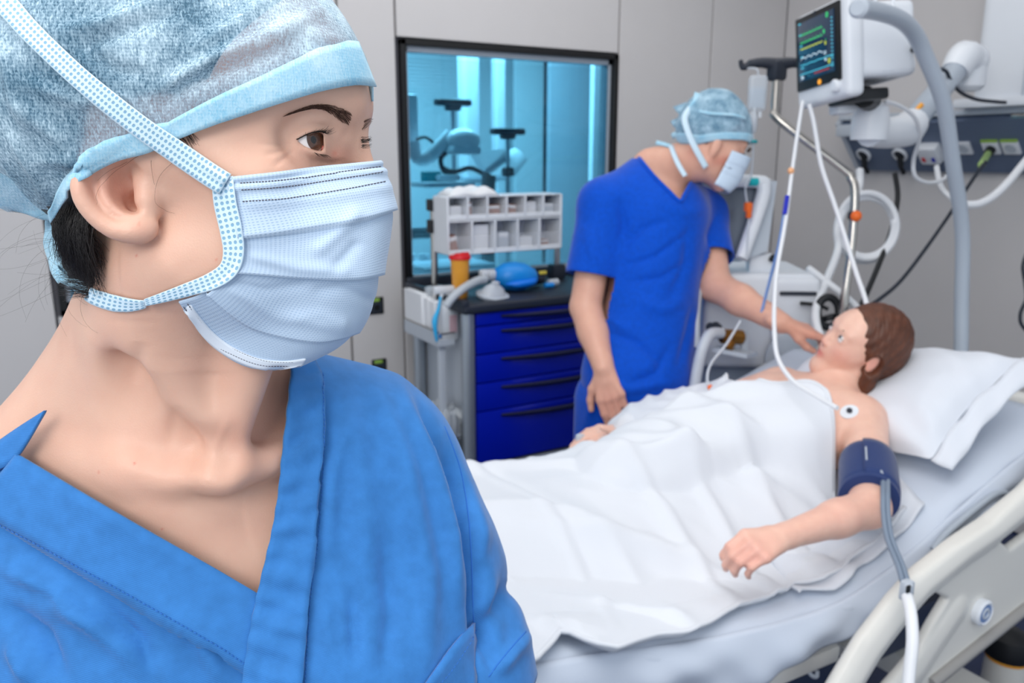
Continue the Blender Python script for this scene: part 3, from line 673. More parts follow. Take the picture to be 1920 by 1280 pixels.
# ================================================================== DRAWER CART
CY = 2.443; CX0 = 1.262; CX1 = 1.885; CD = .46
zt = on_y(900, 586, CY)[2]; zb = on_y(903, 870, CY)[2]
cart = thing('drawer_cart', ((CX0+CX1)/2, CY+CD/2, 0), 'blue five drawer medical cart with dark top beside the standing person', 'cart')
part('carcass', MB().box(((CX0+CX1)/2, CY+CD/2+.015, (zt+zb)/2), (CX1-CX0-.01, CD-.03, zt-zb), bev=.004), 'lightgrey', cart)
for sx in (0, 1):
    x = CX0-.022 if sx == 0 else CX1+.022
    for yy in (CY+.012, CY+CD-.02):
        part('corner_post', MB().cyl((x, yy, zb-.03), (x, yy, zt+.005), .024, 18, .004), 'alu', cart)
splits = [zt]+[on_y(905, y, CY)[2] for y in (611, 664, 718, 771)]+[zb]
for i in range(5):
    z1, z0 = splits[i]-.002, splits[i+1]+.002
    d = part('drawer', MB().box(((CX0+CX1)/2, CY+.006, (z0+z1)/2), (CX1-CX0-.006, .024, z1-z0), bev=.004), 'blue', cart)
    hz = z1-.016 if i == 0 else z1-.021
    xs = np.linspace(CX0+.1, CX1-.04, 13); bw = 4*((xs-xs[0])/(xs[-1]-xs[0]))*(1-(xs-xs[0])/(xs[-1]-xs[0]))
    part('handle', MB().tube([V(x, CY-.008-.024*b, hz-.004*b) for x, b in zip(xs, bw)], [.005+.006*b for b in bw], 10, 2), 'navyhandle', d)
part('base_frame', MB().box(((CX0+CX1)/2, CY+CD/2, zb-.018), (CX1-CX0+.09, CD+.03, .024), bev=.01, seg=3), 'alu', cart)
part('plinth', MB().box(((CX0+CX1)/2, CY+CD/2+.02, zb-.05), (CX1-CX0-.02, CD-.04, .05), bev=.008), 'black', cart)
for x in (CX0, CX1):
    for yy in (CY+.03, CY+CD-.03):
        c = part('caster', MB().cyl((x-.016, yy, .055), (x+.016, yy, .055), .055, 20, .008), 'black', cart)
        part('caster_stem', MB().cyl((x, yy, .1), (x, yy, zb-.02), .014, 10), 'alu', c)
zt2 = zt+.045
part('top_tray', MB().box(((CX0+CX1)/2-.005, CY+CD/2, zt+.018), (CX1-CX0+.1, CD+.05, .034), bev=.012, seg=3)
     .box((CX0-.045, CY+CD/2, zt+.036), (.03, CD+.05, .03), bev=.01).box(((CX0+CX1)/2, CY+CD+.015, zt+.042), (CX1-CX0+.1, .03, .05), bev=.01)
     .box((CX1+.04, CY+CD/2, zt+.036), (.03, CD+.05, .03), bev=.01), 'dark', cart)
ZT = zt+.036
# side utensil tray, with legs, beside the cart
pA, pB, pC = on_y(822, 650, CY+.06), on_y(872, 640, CY+.06), None
tz = on_y(822, 650, CY+.06)[2]; tx0 = pA[0]; tx1 = CX0-.05
tr = MB(); ty0, ty1 = CY+.06, CY+.36
xc = (tx0+tx1)/2; xw = tx1-tx0
tr.box((xc, (ty0+ty1)/2, tz), (xw, ty1-ty0, .006)); tr.box((tx0, (ty0+ty1)/2, tz+.025), (.006, ty1-ty0, .05), bev=.002, seg=1).box((xc, ty0, tz+.012), (xw, .006, .024), bev=.002, seg=1).box((xc, ty1, tz+.025), (xw, .006, .05), bev=.002, seg=1)
part('side_tray', tr, 'lightgrey', cart)
part('tray_leg', MB().box((tx0+.025, ty0+.03, tz/2+.04), (.024, .024, tz-.09), bev=.003), 'lightgrey', cart)
part('tray_guard', MB().tube([(tx0+.01, ty0-.004, tz+.045), (tx1, ty0-.004, tz+.045)], .0035, 8, 0).tube([(tx0, ty0, tz+.05), (tx0, ty1, tz+.05)], .0035, 8, 0), 'steel', cart)
part('low_frame', MB().tube([(tx1, ty0-.03, .33), (tx0-.03, ty0-.03, .33), (tx0-.03, ty1, .33), (tx1, ty1, .33)], .006, 8, 0).tube([(tx1, ty0-.03, .52), (tx0-.03, ty0-.03, .52), (tx0-.03, ty1, .52), (tx1, ty1, .52)], .005, 8, 0).box((xc, (ty0+ty1)/2, .295), (xw+.06, ty1-ty0+.06, .02), bev=.004), 'alu', cart)
# rack posts and bin rack on the cart
RY = 2.72
def post(px, y0, y1, Y):
    a, b = on_y(px, y0, Y), on_y(px, y1, Y); a[2] = ZT; return V(b[0], Y, a[2]), b
a, b = post(812, 520, 372, RY+.06); part('rack_post', MB().cyl(a*V(1, 1, 0)+V(0, 0, tz), b, .013, 14, .003), 'steel', cart)
pp = part('post_clamp', MB().box(on_y(812, 384, RY+.06), (.04, .045, .045), bev=.006), 'black', cart)
part('post_clamp', MB().box(on_y(813, 424, RY+.06), (.04, .045, .05), bev=.006), 'black', cart)
a2, b2 = post(1045, 520, 400, RY+.06); part('rack_post', MB().cyl(a2, b2, .013, 14, .003), 'steel', cart)
part('post_foot', MB().box(a2+V(0, 0, .03), (.06, .05, .06), bev=.008), 'dark', cart)
q0, q1 = on_y(840, 370, RY-.08), on_y(1053, 366, RY-.08); q2 = on_y(840, 478, RY-.08)
rx0, rx1, rz1, rz0 = q0[0], q1[0], q0[2], q2[2]; rzm = on_y(840, 412, RY-.08)[2]; ry0, ry1 = RY-.08, RY+.04
rack = thing('bin_rack', ((rx0+rx1)/2, RY, rz0), 'white two row rack of small open bins above the blue cart', 'rack')
t_ = .006
case = MB().box(((rx0+rx1)/2, ry1, (rz0+rz1)/2), (rx1-rx0, t_, rz1-rz0)).box((rx0, (ry0+ry1)/2, (rz0+rz1)/2), (.009, ry1-ry0, rz1-rz0), bev=.002, seg=1).box((rx1, (ry0+ry1)/2, (rz0+rz1)/2), (.009, ry1-ry0, rz1-rz0), bev=.002, seg=1)
for z in (rz0, rzm, rzm-.008, rz1): case.box(((rx0+rx1)/2, (ry0+ry1)/2, z), (rx1-rx0, ry1-ry0, t_), bev=.002, seg=1)
part('casing', case, 'white', rack)
M['binfront'] = mat('clear_bin_front', (232, 236, 242), .2, alpha=.14)
bins = []
for n, za, zb_ in ((6, rzm, rz1), (5, rz0, rzm-.008)):
    for i in range(n):
        x0 = rx0+(rx1-rx0)*i/n; x1 = rx0+(rx1-rx0)*(i+1)/n; bins.append((x0, x1, za, zb_))
        w = MB()
        if i: w.box((x0, (ry0+ry1)/2, (za+zb_)/2), (.007, ry1-ry0, zb_-za), bev=.001, seg=1)
        w.box(((x0+x1)/2, ry0+.008, za+.008), (x1-x0-.008, .012, .012), bev=.002, seg=1)
        part('bin_divider', w, 'white', rack)
        part('bin_front', MB().box(((x0+x1)/2, ry0+.006, za+(zb_-za)*.3), (x1-x0-.012, .002, (zb_-za)*.5)), 'binfront', rack)
def in_bin(k, name, m, lab, cat, dx=.5, w=.5, h=.6, d=.05, group=None, tilt=0, n=1):
    x0, x1, za, zb_ = bins[k]; cx = x0+(x1-x0)*dx
    t = thing(name, (cx, ry0+.06, za+.004), lab, cat, group)
    hh = (zb_-za)*h; b = MB()
    part('carton', MB().box((cx, ry0+.055, za+.006+hh/2), ((x1-x0)*w, d, hh), rot((0, 1, 0), tilt), .002, 1), m, t)
    part('flap', MB().box((cx, ry0+.055-d/2-.001, za+.006+hh*.8), ((x1-x0)*w*.8, .002, hh*.25), rot((0, 1, 0), tilt)), 'paper', t)
in_bin(0, 'packet', 'paper', 'pale packet in the first upper bin of the white rack', 'packet', .55, .6, .5)
in_bin(1, 'carton', 'brown', 'narrow brown carton in the second upper bin of rack', 'carton', .25, .22, .66)
in_bin(2, 'carton', 'brown', 'flat brown carton in the third upper bin of rack', 'carton', .5, .7, .5)
in_bin(3, 'carton', 'brown', 'broad brown carton leaning in the fourth upper bin of rack', 'carton', .45, .55, .5, tilt=8)
in_bin(4, 'packet', 'paper', 'white packet in the fifth upper bin of rack', 'packet', .5, .6, .6)
in_bin(5, 'packet', 'lightgrey', 'pale grey packet in the sixth upper bin of rack', 'packet', .5, .6, .5)
in_bin(6, 'carton', 'brown', 'slanted brown carton in the first lower bin above the orange bucket', 'carton', .3, .4, .5, tilt=-14)
in_bin(7, 'packet', 'paper', 'tall white packet in the second lower bin of rack', 'packet', .5, .7, .8)
in_bin(8, 'packet', 'lightgrey', 'grey packet in the third lower bin of rack', 'packet', .5, .5, .55)
in_bin(9, 'packet', 'paper', 'low white packet in the fourth lower bin of rack', 'packet', .5, .7, .35)
in_bin(10, 'packet', 'brown', 'small tan packet in the last lower bin of rack', 'packet', .4, .4, .22)
# soft white pack on the rack
sp = MB(); G = []
for i in range(17):
    row = []
    for j in range(13):
        u, v = i/16*2-1, j/12*2-1; h = max(0, (1-u**4)*(1-v**4))**.5
        p = V(rx0+.11+u*.10, ry0+.06+v*.06, rz1+.004+.022*h*(1+.35*math.sin(u*6+v*3)+.2*math.sin(v*9)))
        row.append(p)
    G.append(row)
part('soft_pack', sp.grid(G), 'paper', None, solid=.003, label='soft white pack lying on top of the bin rack', cat='pack')
# sharps bucket
bb = on_y(868, 553, CY+.1); bb = V(bb[0], CY+.12, ZT); top = on_y(868, 482, CY+.12)[2]; hgt = top-ZT
bk_ = thing('sharps_bucket', bb, 'orange sharps bucket with red lid on the cart top', 'bucket')
part('bucket', MB().lathe([(.024, 0), (.026, .003), (.034, hgt-.01), (.036, hgt-.006), (.036, hgt)], bb, n=28), 'amber', bk_)
part('lid', MB().lathe([(.039, hgt-.006), (.04, hgt+.002), (.037, hgt+.008), (.02, hgt+.01), (.018, hgt+.014), (0, hgt+.014)], bb, n=28).box(bb+V(.02, 0, hgt+.012), (.03, .012, .01), bev=.003), 'red', bk_, label='red lid')
# spray bottle standing in the side tray
sb = on_y(843, 640, ty0+.06); sb = V(sb[0], ty0+.07, tz+.004); hs = on_y(843, 560, ty0+.06)[2]-sb[2]
sp_ = thing('spray_bottle', sb, 'white spray bottle with trigger head in the side tray', 'bottle')
part('body', MB().lathe([(.036, 0), (.041, .006), (.041, hs*.75), (.034, hs*.92), (.016, hs), (.014, hs+.01)], sb, n=24, sx=1, sy=.75), 'white', sp_)
part('label_patch', MB().box(sb+V(.006, -.031, hs*.42), (.03, .002, hs*.42), bev=.0008), mat('pinkish_label', (210, 176, 186), .6), sp_)
th = MB().cyl(sb+V(0, 0, hs+.005), sb+V(0, 0, hs+.02), .015, 14, .003).box(sb+V(-.012, -.006, hs+.034), (.09, .026, .026), bev=.008).box(sb+V(.03, -.01, hs+.034), (.02, .018, .018), bev=.004)
th.tube([sb+V(-.024, -.008, hs+.026), sb+V(-.034, -.012, hs+.0), sb+V(-.046, -.014, hs-.024)], [.008, .006, .005], 10, 3)
part('trigger_head', th, 'white', sp_)
def tray_box(px, name, lab, m, w=.03, d=.1, h=.14, dy=.1, tilt=0, cat='box', group=None, pm='blueplast'):
    p = on_y(px, 600, ty0+dy); c = V(p[0], ty0+dy, tz+.005+h/2)
    t = thing(name, c-V(0, 0, h/2), lab, cat, group)
    part('sleeve', MB().box(c, (w, d, h), rot((0, 1, 0), tilt), .003, 1), m, t)
    part('print', MB().box(c+V(0, -d/2-.001, -h*.36), (w*.7, .001, h*.1), rot((0, 1, 0), tilt)), pm, t)
tray_box(781, 'glove_box', 'leftmost white upright pack in the side tray', 'paper', .026, .16, .16, .22)
tray_box(795, 'glove_box', 'second white upright pack in the tray, behind the leftmost', 'paper', .026, .14, .15, .17)
tray_box(807, 'glove_box', 'third white upright pack in the tray, next to the spray bottle', 'paper', .028, .14, .145, .12)
c = on_y(816, 553, ty0+.15)
fb = thing('film_bag', c, 'bluish clear film bag behind the spray trigger in tray', 'bag')
part('film', MB().box(c, (.075, .04, .07), bev=.016, seg=3), 'clearbag', fb); part('print', MB().box(c+V(-.01, -.022, .004), (.02, .002, .03)), 'paper', fb)
st = [on_y(826, 556, ty0+.03), on_y(822, 580, ty0+.01), on_y(815, 603, ty0-.005), on_y(819, 640, ty0-.005)]
part('glove_cuff', MB().tube(st, [.004, .006, .0105, .004], 12, 4), mat('cyan_glove', (50, 176, 232), .5), None, label='bright blue glove hanging over the tray in front of bottle', cat='glove')
# waste bins with liners
for (px, yy, lab) in ((842, ty0+.0, 'grey waste bin with clear liner, front one under the side tray'), (878, ty0+.2, 'grey waste bin with clear liner, rear one near the cart post')):
    c = on_y(px, 820, yy); zt_ = on_y(px, 790, yy)[2]; c = V(c[0], yy+.06, .31)
    wbn = thing('waste_bin', c, lab, 'bin')
    h = zt_-.31
    part('tub', MB().box(c+V(0, 0, h/2), (.11, .16, h), bev=.014, seg=3), 'rubber', wbn)
    G = []
    for i in range(41):
        a = 2*math.pi*i/40; row = []
        for j, (sc_, zz) in enumerate(((1.04, h-.05), (1.08, h-.02), (1.1, h+.01), (1.02, h+.03), (.7, h+.035), (.3, h+.02))):
            k = (abs(math.cos(a))**5+abs(math.sin(a))**5)**-.2; wv = 1+.06*math.sin(a*9+j)+.04*math.sin(a*17)
            row.append(c+V(.058*sc_*math.cos(a)*k*wv, .083*sc_*math.sin(a)*k*wv, zz+.014*math.sin(a*7+j*2)))
        G.append(row)
    part('liner', MB().grid(G), 'clearbag', wbn, sharp=30)
# resuscitator bag with hose and mask lying on the cart
rc = on_y(975, 533, CY+.13); rc = V(rc[0], CY+.16, ZT+.052)
rs = thing('resuscitator', V(rc[0], rc[1], ZT), 'blue resuscitator bag with clear fittings lying on the cart top', 'resuscitator')
part('bag', MB().lathe([(.012, -.09), (.03, -.082), (.05, -.05), (.056, -.01), (.052, .03), (.034, .07), (.016, .085)], rc, (1, -.15, -.08), 28), 'blueplast', rs)
part('hand_strap', MB().tube([rc+V(-.06, -.03, -.02), rc+V(-.02, -.056, -.02), rc+V(.04, -.054, -.016), rc+V(.07, -.03, -.01)], [.006, .014, .014, .006], 10, 4), mat('deep_blue_silicone', (0, 120, 230), .4), rs)
part('valve', MB().cyl(rc+V(-.085, .012, .01), rc+V(-.115, .016, .014), .022, 16, .004).cyl(rc+V(-.11, .016, .014), rc+V(-.135, .018, .016), .014, 14, .003), 'tube', rs)
part('elbow_joint', MB().box(rc+V(-.128, .018, .018), (.03, .028, .03), bev=.007), 'white', rs)
part('reservoir_valve', MB().cyl(rc+V(.085, -.012, -.008), rc+V(.115, -.016, -.014), .02, 14, .004).box(rc+V(.11, -.015, .006), (.03, .02, .008), bev=.002), 'dark', rs)
part('yellow_tag', MB().box(rc+V(.1, -.03, .012), (.03, .012, .012), bev=.003), mat('yellow_plastic', (220, 200, 80), .4), rs, label='yellow port cap')
hp = [on_y(910, 523, CY+.08), on_y(893, 527, CY+.06), on_y(870, 540, CY+.02), on_y(850, 556, CY-.0), on_y(836, 574, CY-.0)]
pth, _ = catmull(hp, 0, 9); part('corrugated_hose', MB().tube(pth, [.0135+.0022*(i % 2) for i in range(len(pth))], 14, 0), mat('smoke_tube', (196, 204, 212), .3, alpha=.85), rs, sharp=180)
fm = on_y(925, 548, CY+.06); fm = V(fm[0], CY+.07, ZT)
fmk = thing('face_mask', fm, 'clear breathing mask lying in front of the blue bag', 'mask')
part('cup', MB().lathe([(.042, .004), (.046, .012), (.04, .02), (.03, .038), (.014, .05), (.012, .06)], fm, (.1, -.3, 1), 24, 1.2, .9), 'tube', fmk)
part('cushion', MB().lathe([(.04, 0), (.052, .004), (.054, .012), (.044, .016)], fm, (.1, -.3, 1), 24, 1.2, .9), 'lightgrey', fmk)
dp = thing('connector', on_y(1005, 540, CY+.2)*V(1, 1, 0)+V(0, 0, ZT), 'dark hose connectors lying right of the blue bag', 'connector')
c = V(*dp.location)
part('joint', MB().cyl(c+V(-.03, 0, .02), c+V(.03, .02, .02), .016, 14, .004), 'dark', dp); part('joint_clear', MB().cyl(c+V(.03, -.04, .016), c+V(.08, -.03, .016), .014, 14, .004), 'tube', dp)
part('joint_blue', MB().cyl(c+V(-.0, -.06, .012), c+V(.04, -.065, .012), .01, 12, .003), 'blueplast', dp)

# ================================================================== THE BED
BX = [-.15, .1, .54, .84, 1.05, 1.19, 1.30, 1.42, 1.65, 1.80, 1.98]
BZ = [.855, .845, .803, .742, .712, .705, .722, .76, .848, .895, .945]
_bx, _bz = spl(list(zip(BX, BZ)), 8).T
def bedz(x): return np.interp(x, _bx, _bz)
BY0, BY1 = .862, 1.66
XA, XB = -.12, 1.95
bed = thing('hospital_bed', (1.0, 1.26, 0), 'cream hospital bed frame with raised backrest under the white mattress', 'bed')
# mattress: rounded slab following the bent bed platform
G = []; nx = 90
for i in range(nx+1):
    x = XA+(XB-XA)*i/nx; sl = (bedz(x+.02)-bedz(x-.02))/.04; nrm = unit(V(-sl, 0, 1)); row = []
    for q in range(56):
        a = 2*math.pi*q/56; cy, sz = math.cos(a), math.sin(a)
        e = .16
        yy = (BY0+BY1)/2+(BY1-BY0)/2*math.copysign(abs(cy)**e, cy); zz = .055*math.copysign(abs(sz)**.5, sz)
        near = max(0, -cy)**4
        wr = .006*near*(math.sin(x*17+2*math.sin(x*9)+zz*40)+.6*math.sin(x*41+zz*70))*(1 if sz < .9 else .3)
        p = V(x, yy-wr, bedz(x)-.055)+nrm*zz
        row.append(p)
    G.append(row)
mb = MB().grid(G, closed=True); n_ = len(G[0])
mb.f.append(tuple(range(n_))); mb.f.append(tuple(range(nx*n_, nx*n_+n_))[::-1])
mt = part('mattress', mb, 'sheet', None, sharp=180, label='bent mattress in a pale blue white fitted sheet on the bed', cat='mattress')
# loose sheet wrinkle hanging on the near side
G = []
for i in range(121):
    x = .2+1.7*i/120; row = []
    for j in range(12):
        t = j/11; yy = BY0-.006-.010*math.sin(t*3.1)-.006*(math.sin(x*23+t*4)+.7*math.sin(x*57-t*6))*t
        zz = bedz(x)-.012-.085*t*(1+.16*math.sin(x*13+1))
        row.append(V(x-.02*t, yy+.012*(1-t)**2, zz))
    G.append(row)
part('sheet_overhang', MB().grid(G), 'sheet', mt, sharp=180, solid=.002)
# platform, frame, foot and head boards, undercarriage
for k, (x0, x1) in enumerate(((XA, .5), (.5, 1.12), (1.15, 1.42), (1.42, 1.96))):
    a, b = V(x0, 0, bedz(x0)-.128), V(x1, 0, bedz(x1)-.128); c = (a+b)/2+V(0, 1.26, 0)
    part('platform_section', MB().box(c, (np.linalg.norm(b-a)-.012, .74, .022), rot((0, 1, 0), -math.degrees(math.atan2(b[2]-a[2], b[0]-a[0]))), .006), 'offwhite', bed)
def bar_px(p, q, Y, w, h, name='frame_bar', m='offwhite', bev=.006):
    a, b = on_y(p[0], p[1], Y), on_y(q[0], q[1], Y); c = (a+b)/2; L = np.linalg.norm(b-a)
    return part(name, MB().box(c, (L, w, h), rot((0, 1, 0), -math.degrees(math.atan2(b[2]-a[2], b[0]-a[0]))), bev), m, bed)
bar_px((1340, 1300), (1555, 1212), .90, .05, .034); bar_px((1180, 1330), (1385, 1275), .90, .05, .034)
part('frame_bar', MB().box(on_y(1600, 1182, .95), (.13, .06, .035), rot((0, 1, 0), -14), .006), 'offwhite', bed)
part('hook', MB().tube([on_y(1512, 1230, .89), on_y(1513, 1252, .885), on_y(1522, 1266, .88), on_y(1531, 1268, .88), on_y(1532, 1258, .88)], .004, 8, 4), 'lightgrey', bed)
part('chassis', MB().box((.95, 1.05, .40), (1.9, .07, .1), bev=.012).box((.95, 1.48, .40), (1.9, .07, .1), bev=.012).box((.95, 1.26, .34), (.5, .4, .12), bev=.02), mat('chassis_navy', (40, 52, 78), .5), bed)
for x in (.45, 1.5): part('lift_column', MB().box((x, 1.26, .5), (.16, .2, .3), bev=.02), 'dark', bed)
for x in (-.02, 1.75):
    part('axle_beam', MB().box((x, 1.26, .27), (.1, .8, .07), bev=.02), 'offwhite', bed)
    for y in (.88, 1.64):
        w = part('castor_wheel', MB().cyl((x-.025, y, .075), (x+.025, y, .075), .075, 24, .012), 'dark', bed); part('castor_cover', MB().lathe([(.05, 0), (.056, .03), (.05, .08), (.035, .1)], (x, y, .14)), 'offwhite', w)
# visible black capped post at lower right of frame
pz_ = at(1888, 1232, 2.15)
part('corner_foot', MB().lathe([(.055, -.14), (.052, -.03), (.05, 0)], pz_, n=24), 'offwhite', bed)
part('corner_band', MB().lathe([(.052, 0), (.054, .004), (.054, .01), (.05, .012)], pz_, n=24), 'amber', bed, label='orange ring on castor post')
part('corner_cap', MB().lathe([(.056, .01), (.06, .03), (.052, .065), (.03, .08), (0, .083)], pz_, n=24), 'black', bed)
part('corner_socket', MB().cyl(pz_+V(-.03, -.045, -.07), pz_+V(-.034, -.056, -.07), .024, 18, .003), 'black', bed)
# headboard bar
hb = [on_x(1840, 715, 2.03), on_x(1900, 738, 2.03), on_x(1960, 768, 2.03)]
dirv = unit(hb[2]-hb[0]); 
part('headboard', MB().box(((2.04), 1.24, hb[1][2]-.02), (.05, .86, .05), bev=.02, seg=3).box((2.045, 1.24, hb[1][2]-.16), (.025, .78, .26), bev=.01), 'offwhite', bed)
part('footboard', MB().box((-.2, 1.26, .85), (.05, .84, .05), bev=.02, seg=3).box((-.2, 1.26, .68), (.025, .78, .34), bev=.01), 'offwhite', bed)
# mattress retainer beside the near edge
part('retainer', MB().tube([on_y(*q, .845) for q in ((1750, 1030), (1775, 1000), (1815, 965), (1850, 937), (1870, 925), (1886, 925), (1888, 935))], .007, 10, 4), 'greypaint', bed)
part('retainer_plate', _slab([on_y(*q, .85) for q in ((1755, 1025), (1815, 967), (1868, 928), (1884, 932), (1850, 970), (1775, 1035))], .006), 'lightgrey', bed)
# near side rail: rounded moulded plate with slots, sculpted in its own plane
YRL = .785; Z5 = 2.908
def rp(x, y): p = on_y(1540+x/Z5, 840+y/Z5, YRL); return (p[0], p[2])
OUT = [rp(*p) for p in ((20, 1340), (60, 1270), (190, 1050), (350, 840), (470, 700), (700, 520), (900, 390), (1105, 205))]+[(1.80, .94), (1.90, .93), (1.95, .86), (1.95, .72), (1.9, .66)]+[rp(*p) for p in ((1300, 720), (1105, 860), (850, 1070), (600, 1280), (480, 1400), (200, 1450), (60, 1420))]
S1 = [rp(*p) for p in ((200, 1300), (330, 1060), (470, 905), (585, 765), (668, 812), (592, 935), (512, 1085), (448, 1165), (310, 1325))]
S2 = [rp(*p) for p in ((940, 485), (1105, 375), (1180, 330), (1240, 380), (1105, 465), (1005, 540))]
def sd_poly(px, pz, poly):
    v = np.array(poly, np.float32); d = np.full(px.shape, 1e9, np.float32); s = np.ones(px.shape, np.float32); n = len(v); j = n-1
    for i in range(n):
        e = v[j]-v[i]; wx, wz = px-v[i, 0], pz-v[i, 1]; t = np.clip((wx*e[0]+wz*e[1])/(e@e+1e-12), 0, 1)
        bx, bz = wx-e[0]*t, wz-e[1]*t; d = np.minimum(d, bx*bx+bz*bz)
        c1 = pz >= v[i, 1]; c2 = pz < v[j, 1]; c3 = e[0]*wz > e[1]*wx
        s = np.where((c1 & c2 & c3) | (~c1 & ~c2 & ~c3), -s, s); j = i
    return s*np.sqrt(d)
fld = Field((.95, YRL-.045, .42), (2.0, YRL+.035, 1.02), .0045)
def railfn(P):
    X, Y, Z = P[:, 0, :, 0], P[0, :, 0, 1], P[:, 0, :, 2]
    o = sd_poly(X, Z, OUT); s = np.maximum(o, -np.minimum(sd_poly(X, Z, S1), sd_poly(X, Z, S2)))
    top = np.array([rp(x, y) for x, y in ((60, 1400), (135, 1270), (250, 1080), (410, 870), (530, 735), (750, 555), (920, 440), (1105, 290))]+[(1.8, .915), (1.9, .90)], np.float32)
    low = np.array([rp(x, y) for x, y in ((385, 1330), (505, 1190), (610, 1030), (720, 870))], np.float32)
    def pl(pts):
        d = np.full(X.shape, 1e9, np.float32)
        for i in range(len(pts)-1):
            e = pts[i+1]-pts[i]; wx, wz = X-pts[i, 0], Z-pts[i, 1]; t = np.clip((wx*e[0]+wz*e[1])/(e@e), 0, 1); d = np.minimum(d, np.hypot(wx-e[0]*t, wz-e[1]*t))
        return d
    hb_ = .010+.015*np.clip(1-pl(top)/.032, 0, 1)**.5+.008*np.clip(1-pl(low)/.03, 0, 1)**.5
    y = np.abs(Y-YRL)[None, :, None]-hb_[:, None, :]; s3 = np.broadcast_to((s+.006)[:, None, :], (X.shape[0], len(Y), X.shape[1])); y = y+.006
    return np.minimum(np.maximum(s3, y), 0)+np.hypot(np.maximum(s3, 0), np.maximum(y, 0))-.006
fld.v[...] = railfn(fld._sl(fld.lo, fld.lo+fld.res*fld.n, 0)[1]) if False else 9
_sl_, _P = fld._sl(fld.lo, fld.lo+fld.res*(fld.n-1), 0); fld.v[_sl_] = railfn(_P)
P_, Q_ = fld.mesh(); P_ = smooth_mesh(P_, Q_, 2, .4)
rl = part('side_rail', (P_, Q_), 'offwhite', bed, sharp=50)
bt = V(rp(830, 870)[0], YRL-.012, rp(830, 870)[1])
bn = part('control_button', MB().lathe([(.026, -.002), (.027, .01), (.022, .014), (.019, .012)], bt, (0, -1, 0), 32), 'white', rl)
part('button_disc', MB().lathe([(.02, .009), (.019, .0125), (0, .0125)], bt, (0, -1, 0), 32), mat('button_blue_grey', (120, 146, 190), .35), rl, label='blue grey button disc')
part('button_ring', MB().lathe([(.012, .0124), (.011, .0145), (.007, .0145), (.006, .0124)], bt, (0, -1, 0), 28), 'lightgrey', rl)
part('trim_band', MB().tube([V(*[rp(*p)[0], YRL-.014, rp(*p)[1]]) for p in ((560, 1260), (850, 1030), (1105, 830), (1300, 690))], .012, 10, 4), mat('warm_grey', (150, 148, 146), .5), rl, label='warm grey strip')
# far side rail, its top just above the far mattress edge
fr_ = [on_y(*q, 1.70) for q in ((1290, 800), (1338, 752), (1390, 722), (1440, 692), (1490, 668), (1560, 640))]
f2 = MB().tube(fr_, .02, 14, 6)
part('side_rail', f2.tube([V(1.45, 1.70, .66), V(1.95, 1.70, .82)], .014, 10, 0), 'offwhite', bed)

# ---- pillow
pcx, sh = V(1.70, 1.20, .932), V(.29, .0, .175); L_ = .265
e1 = unit(V(0, 1, -.15)); e2 = unit(sh); e3 = np.cross(e2, e1); e3 = e3 if e3[2] > 0 else -e3
HEADC = at(1606, 652, 1.95)
def pillow_pt(u, v, s):
    bow = .93+.07*abs(u*v)**1.5
    th = .072*max(0, (1-abs(u)**2.6)*(1-abs(v)**2.6))**.45
    p = pcx+e1*(u*L_*bow)+e2*(v*.175*bow)
    wr = .0065*fbm(p[None]*V(1, .8, 1), 38, 3, 1.)[0]+.006*(abs(u*v)**.8)*math.sin(14*(u-v))
    return p+e3*(s*th*(1 if s > 0 else .5)+wr*(.3+.7*min(1, th/.03)))
G1 = [[pillow_pt(i/36*2-1, j/28*2-1, 1) for j in range(29)] for i in range(37)]
G2 = [[pillow_pt(i/36*2-1, j/28*2-1, -1) for j in range(29)] for i in range(37)]
for g in G1:                      # the head sinks into the filling
    for k, p in enumerate(g):
        d = math.hypot(*(p-HEADC)[[0, 1]]) if True else 0
        g[k] = p-e3*.03*math.exp(-(d/.11)**2)
pw = thing('pillow', pcx, 'white pillow behind the reclining person with open seam end', 'pillow')
part('cushion', MB().grid(G1).grid(G2, flip=True), 'pillow', pw, sharp=180, sub=1)
fl = []
for j in range(25):
    v = j/24*2-1; b = pcx-e1*(L_*(.93+.07*abs(v)**1.5))+e2*(v*.175*(.93+.07*abs(v)**1.5)); row = []
    for k in range(5): row.append(b-e1*.010*k+e3*(.004*math.sin(v*9+k)-.006*k)+e2*0)
    fl.append(row)
part('open_hem', MB().grid(fl), 'pillow', pw, solid=.003, sharp=180)

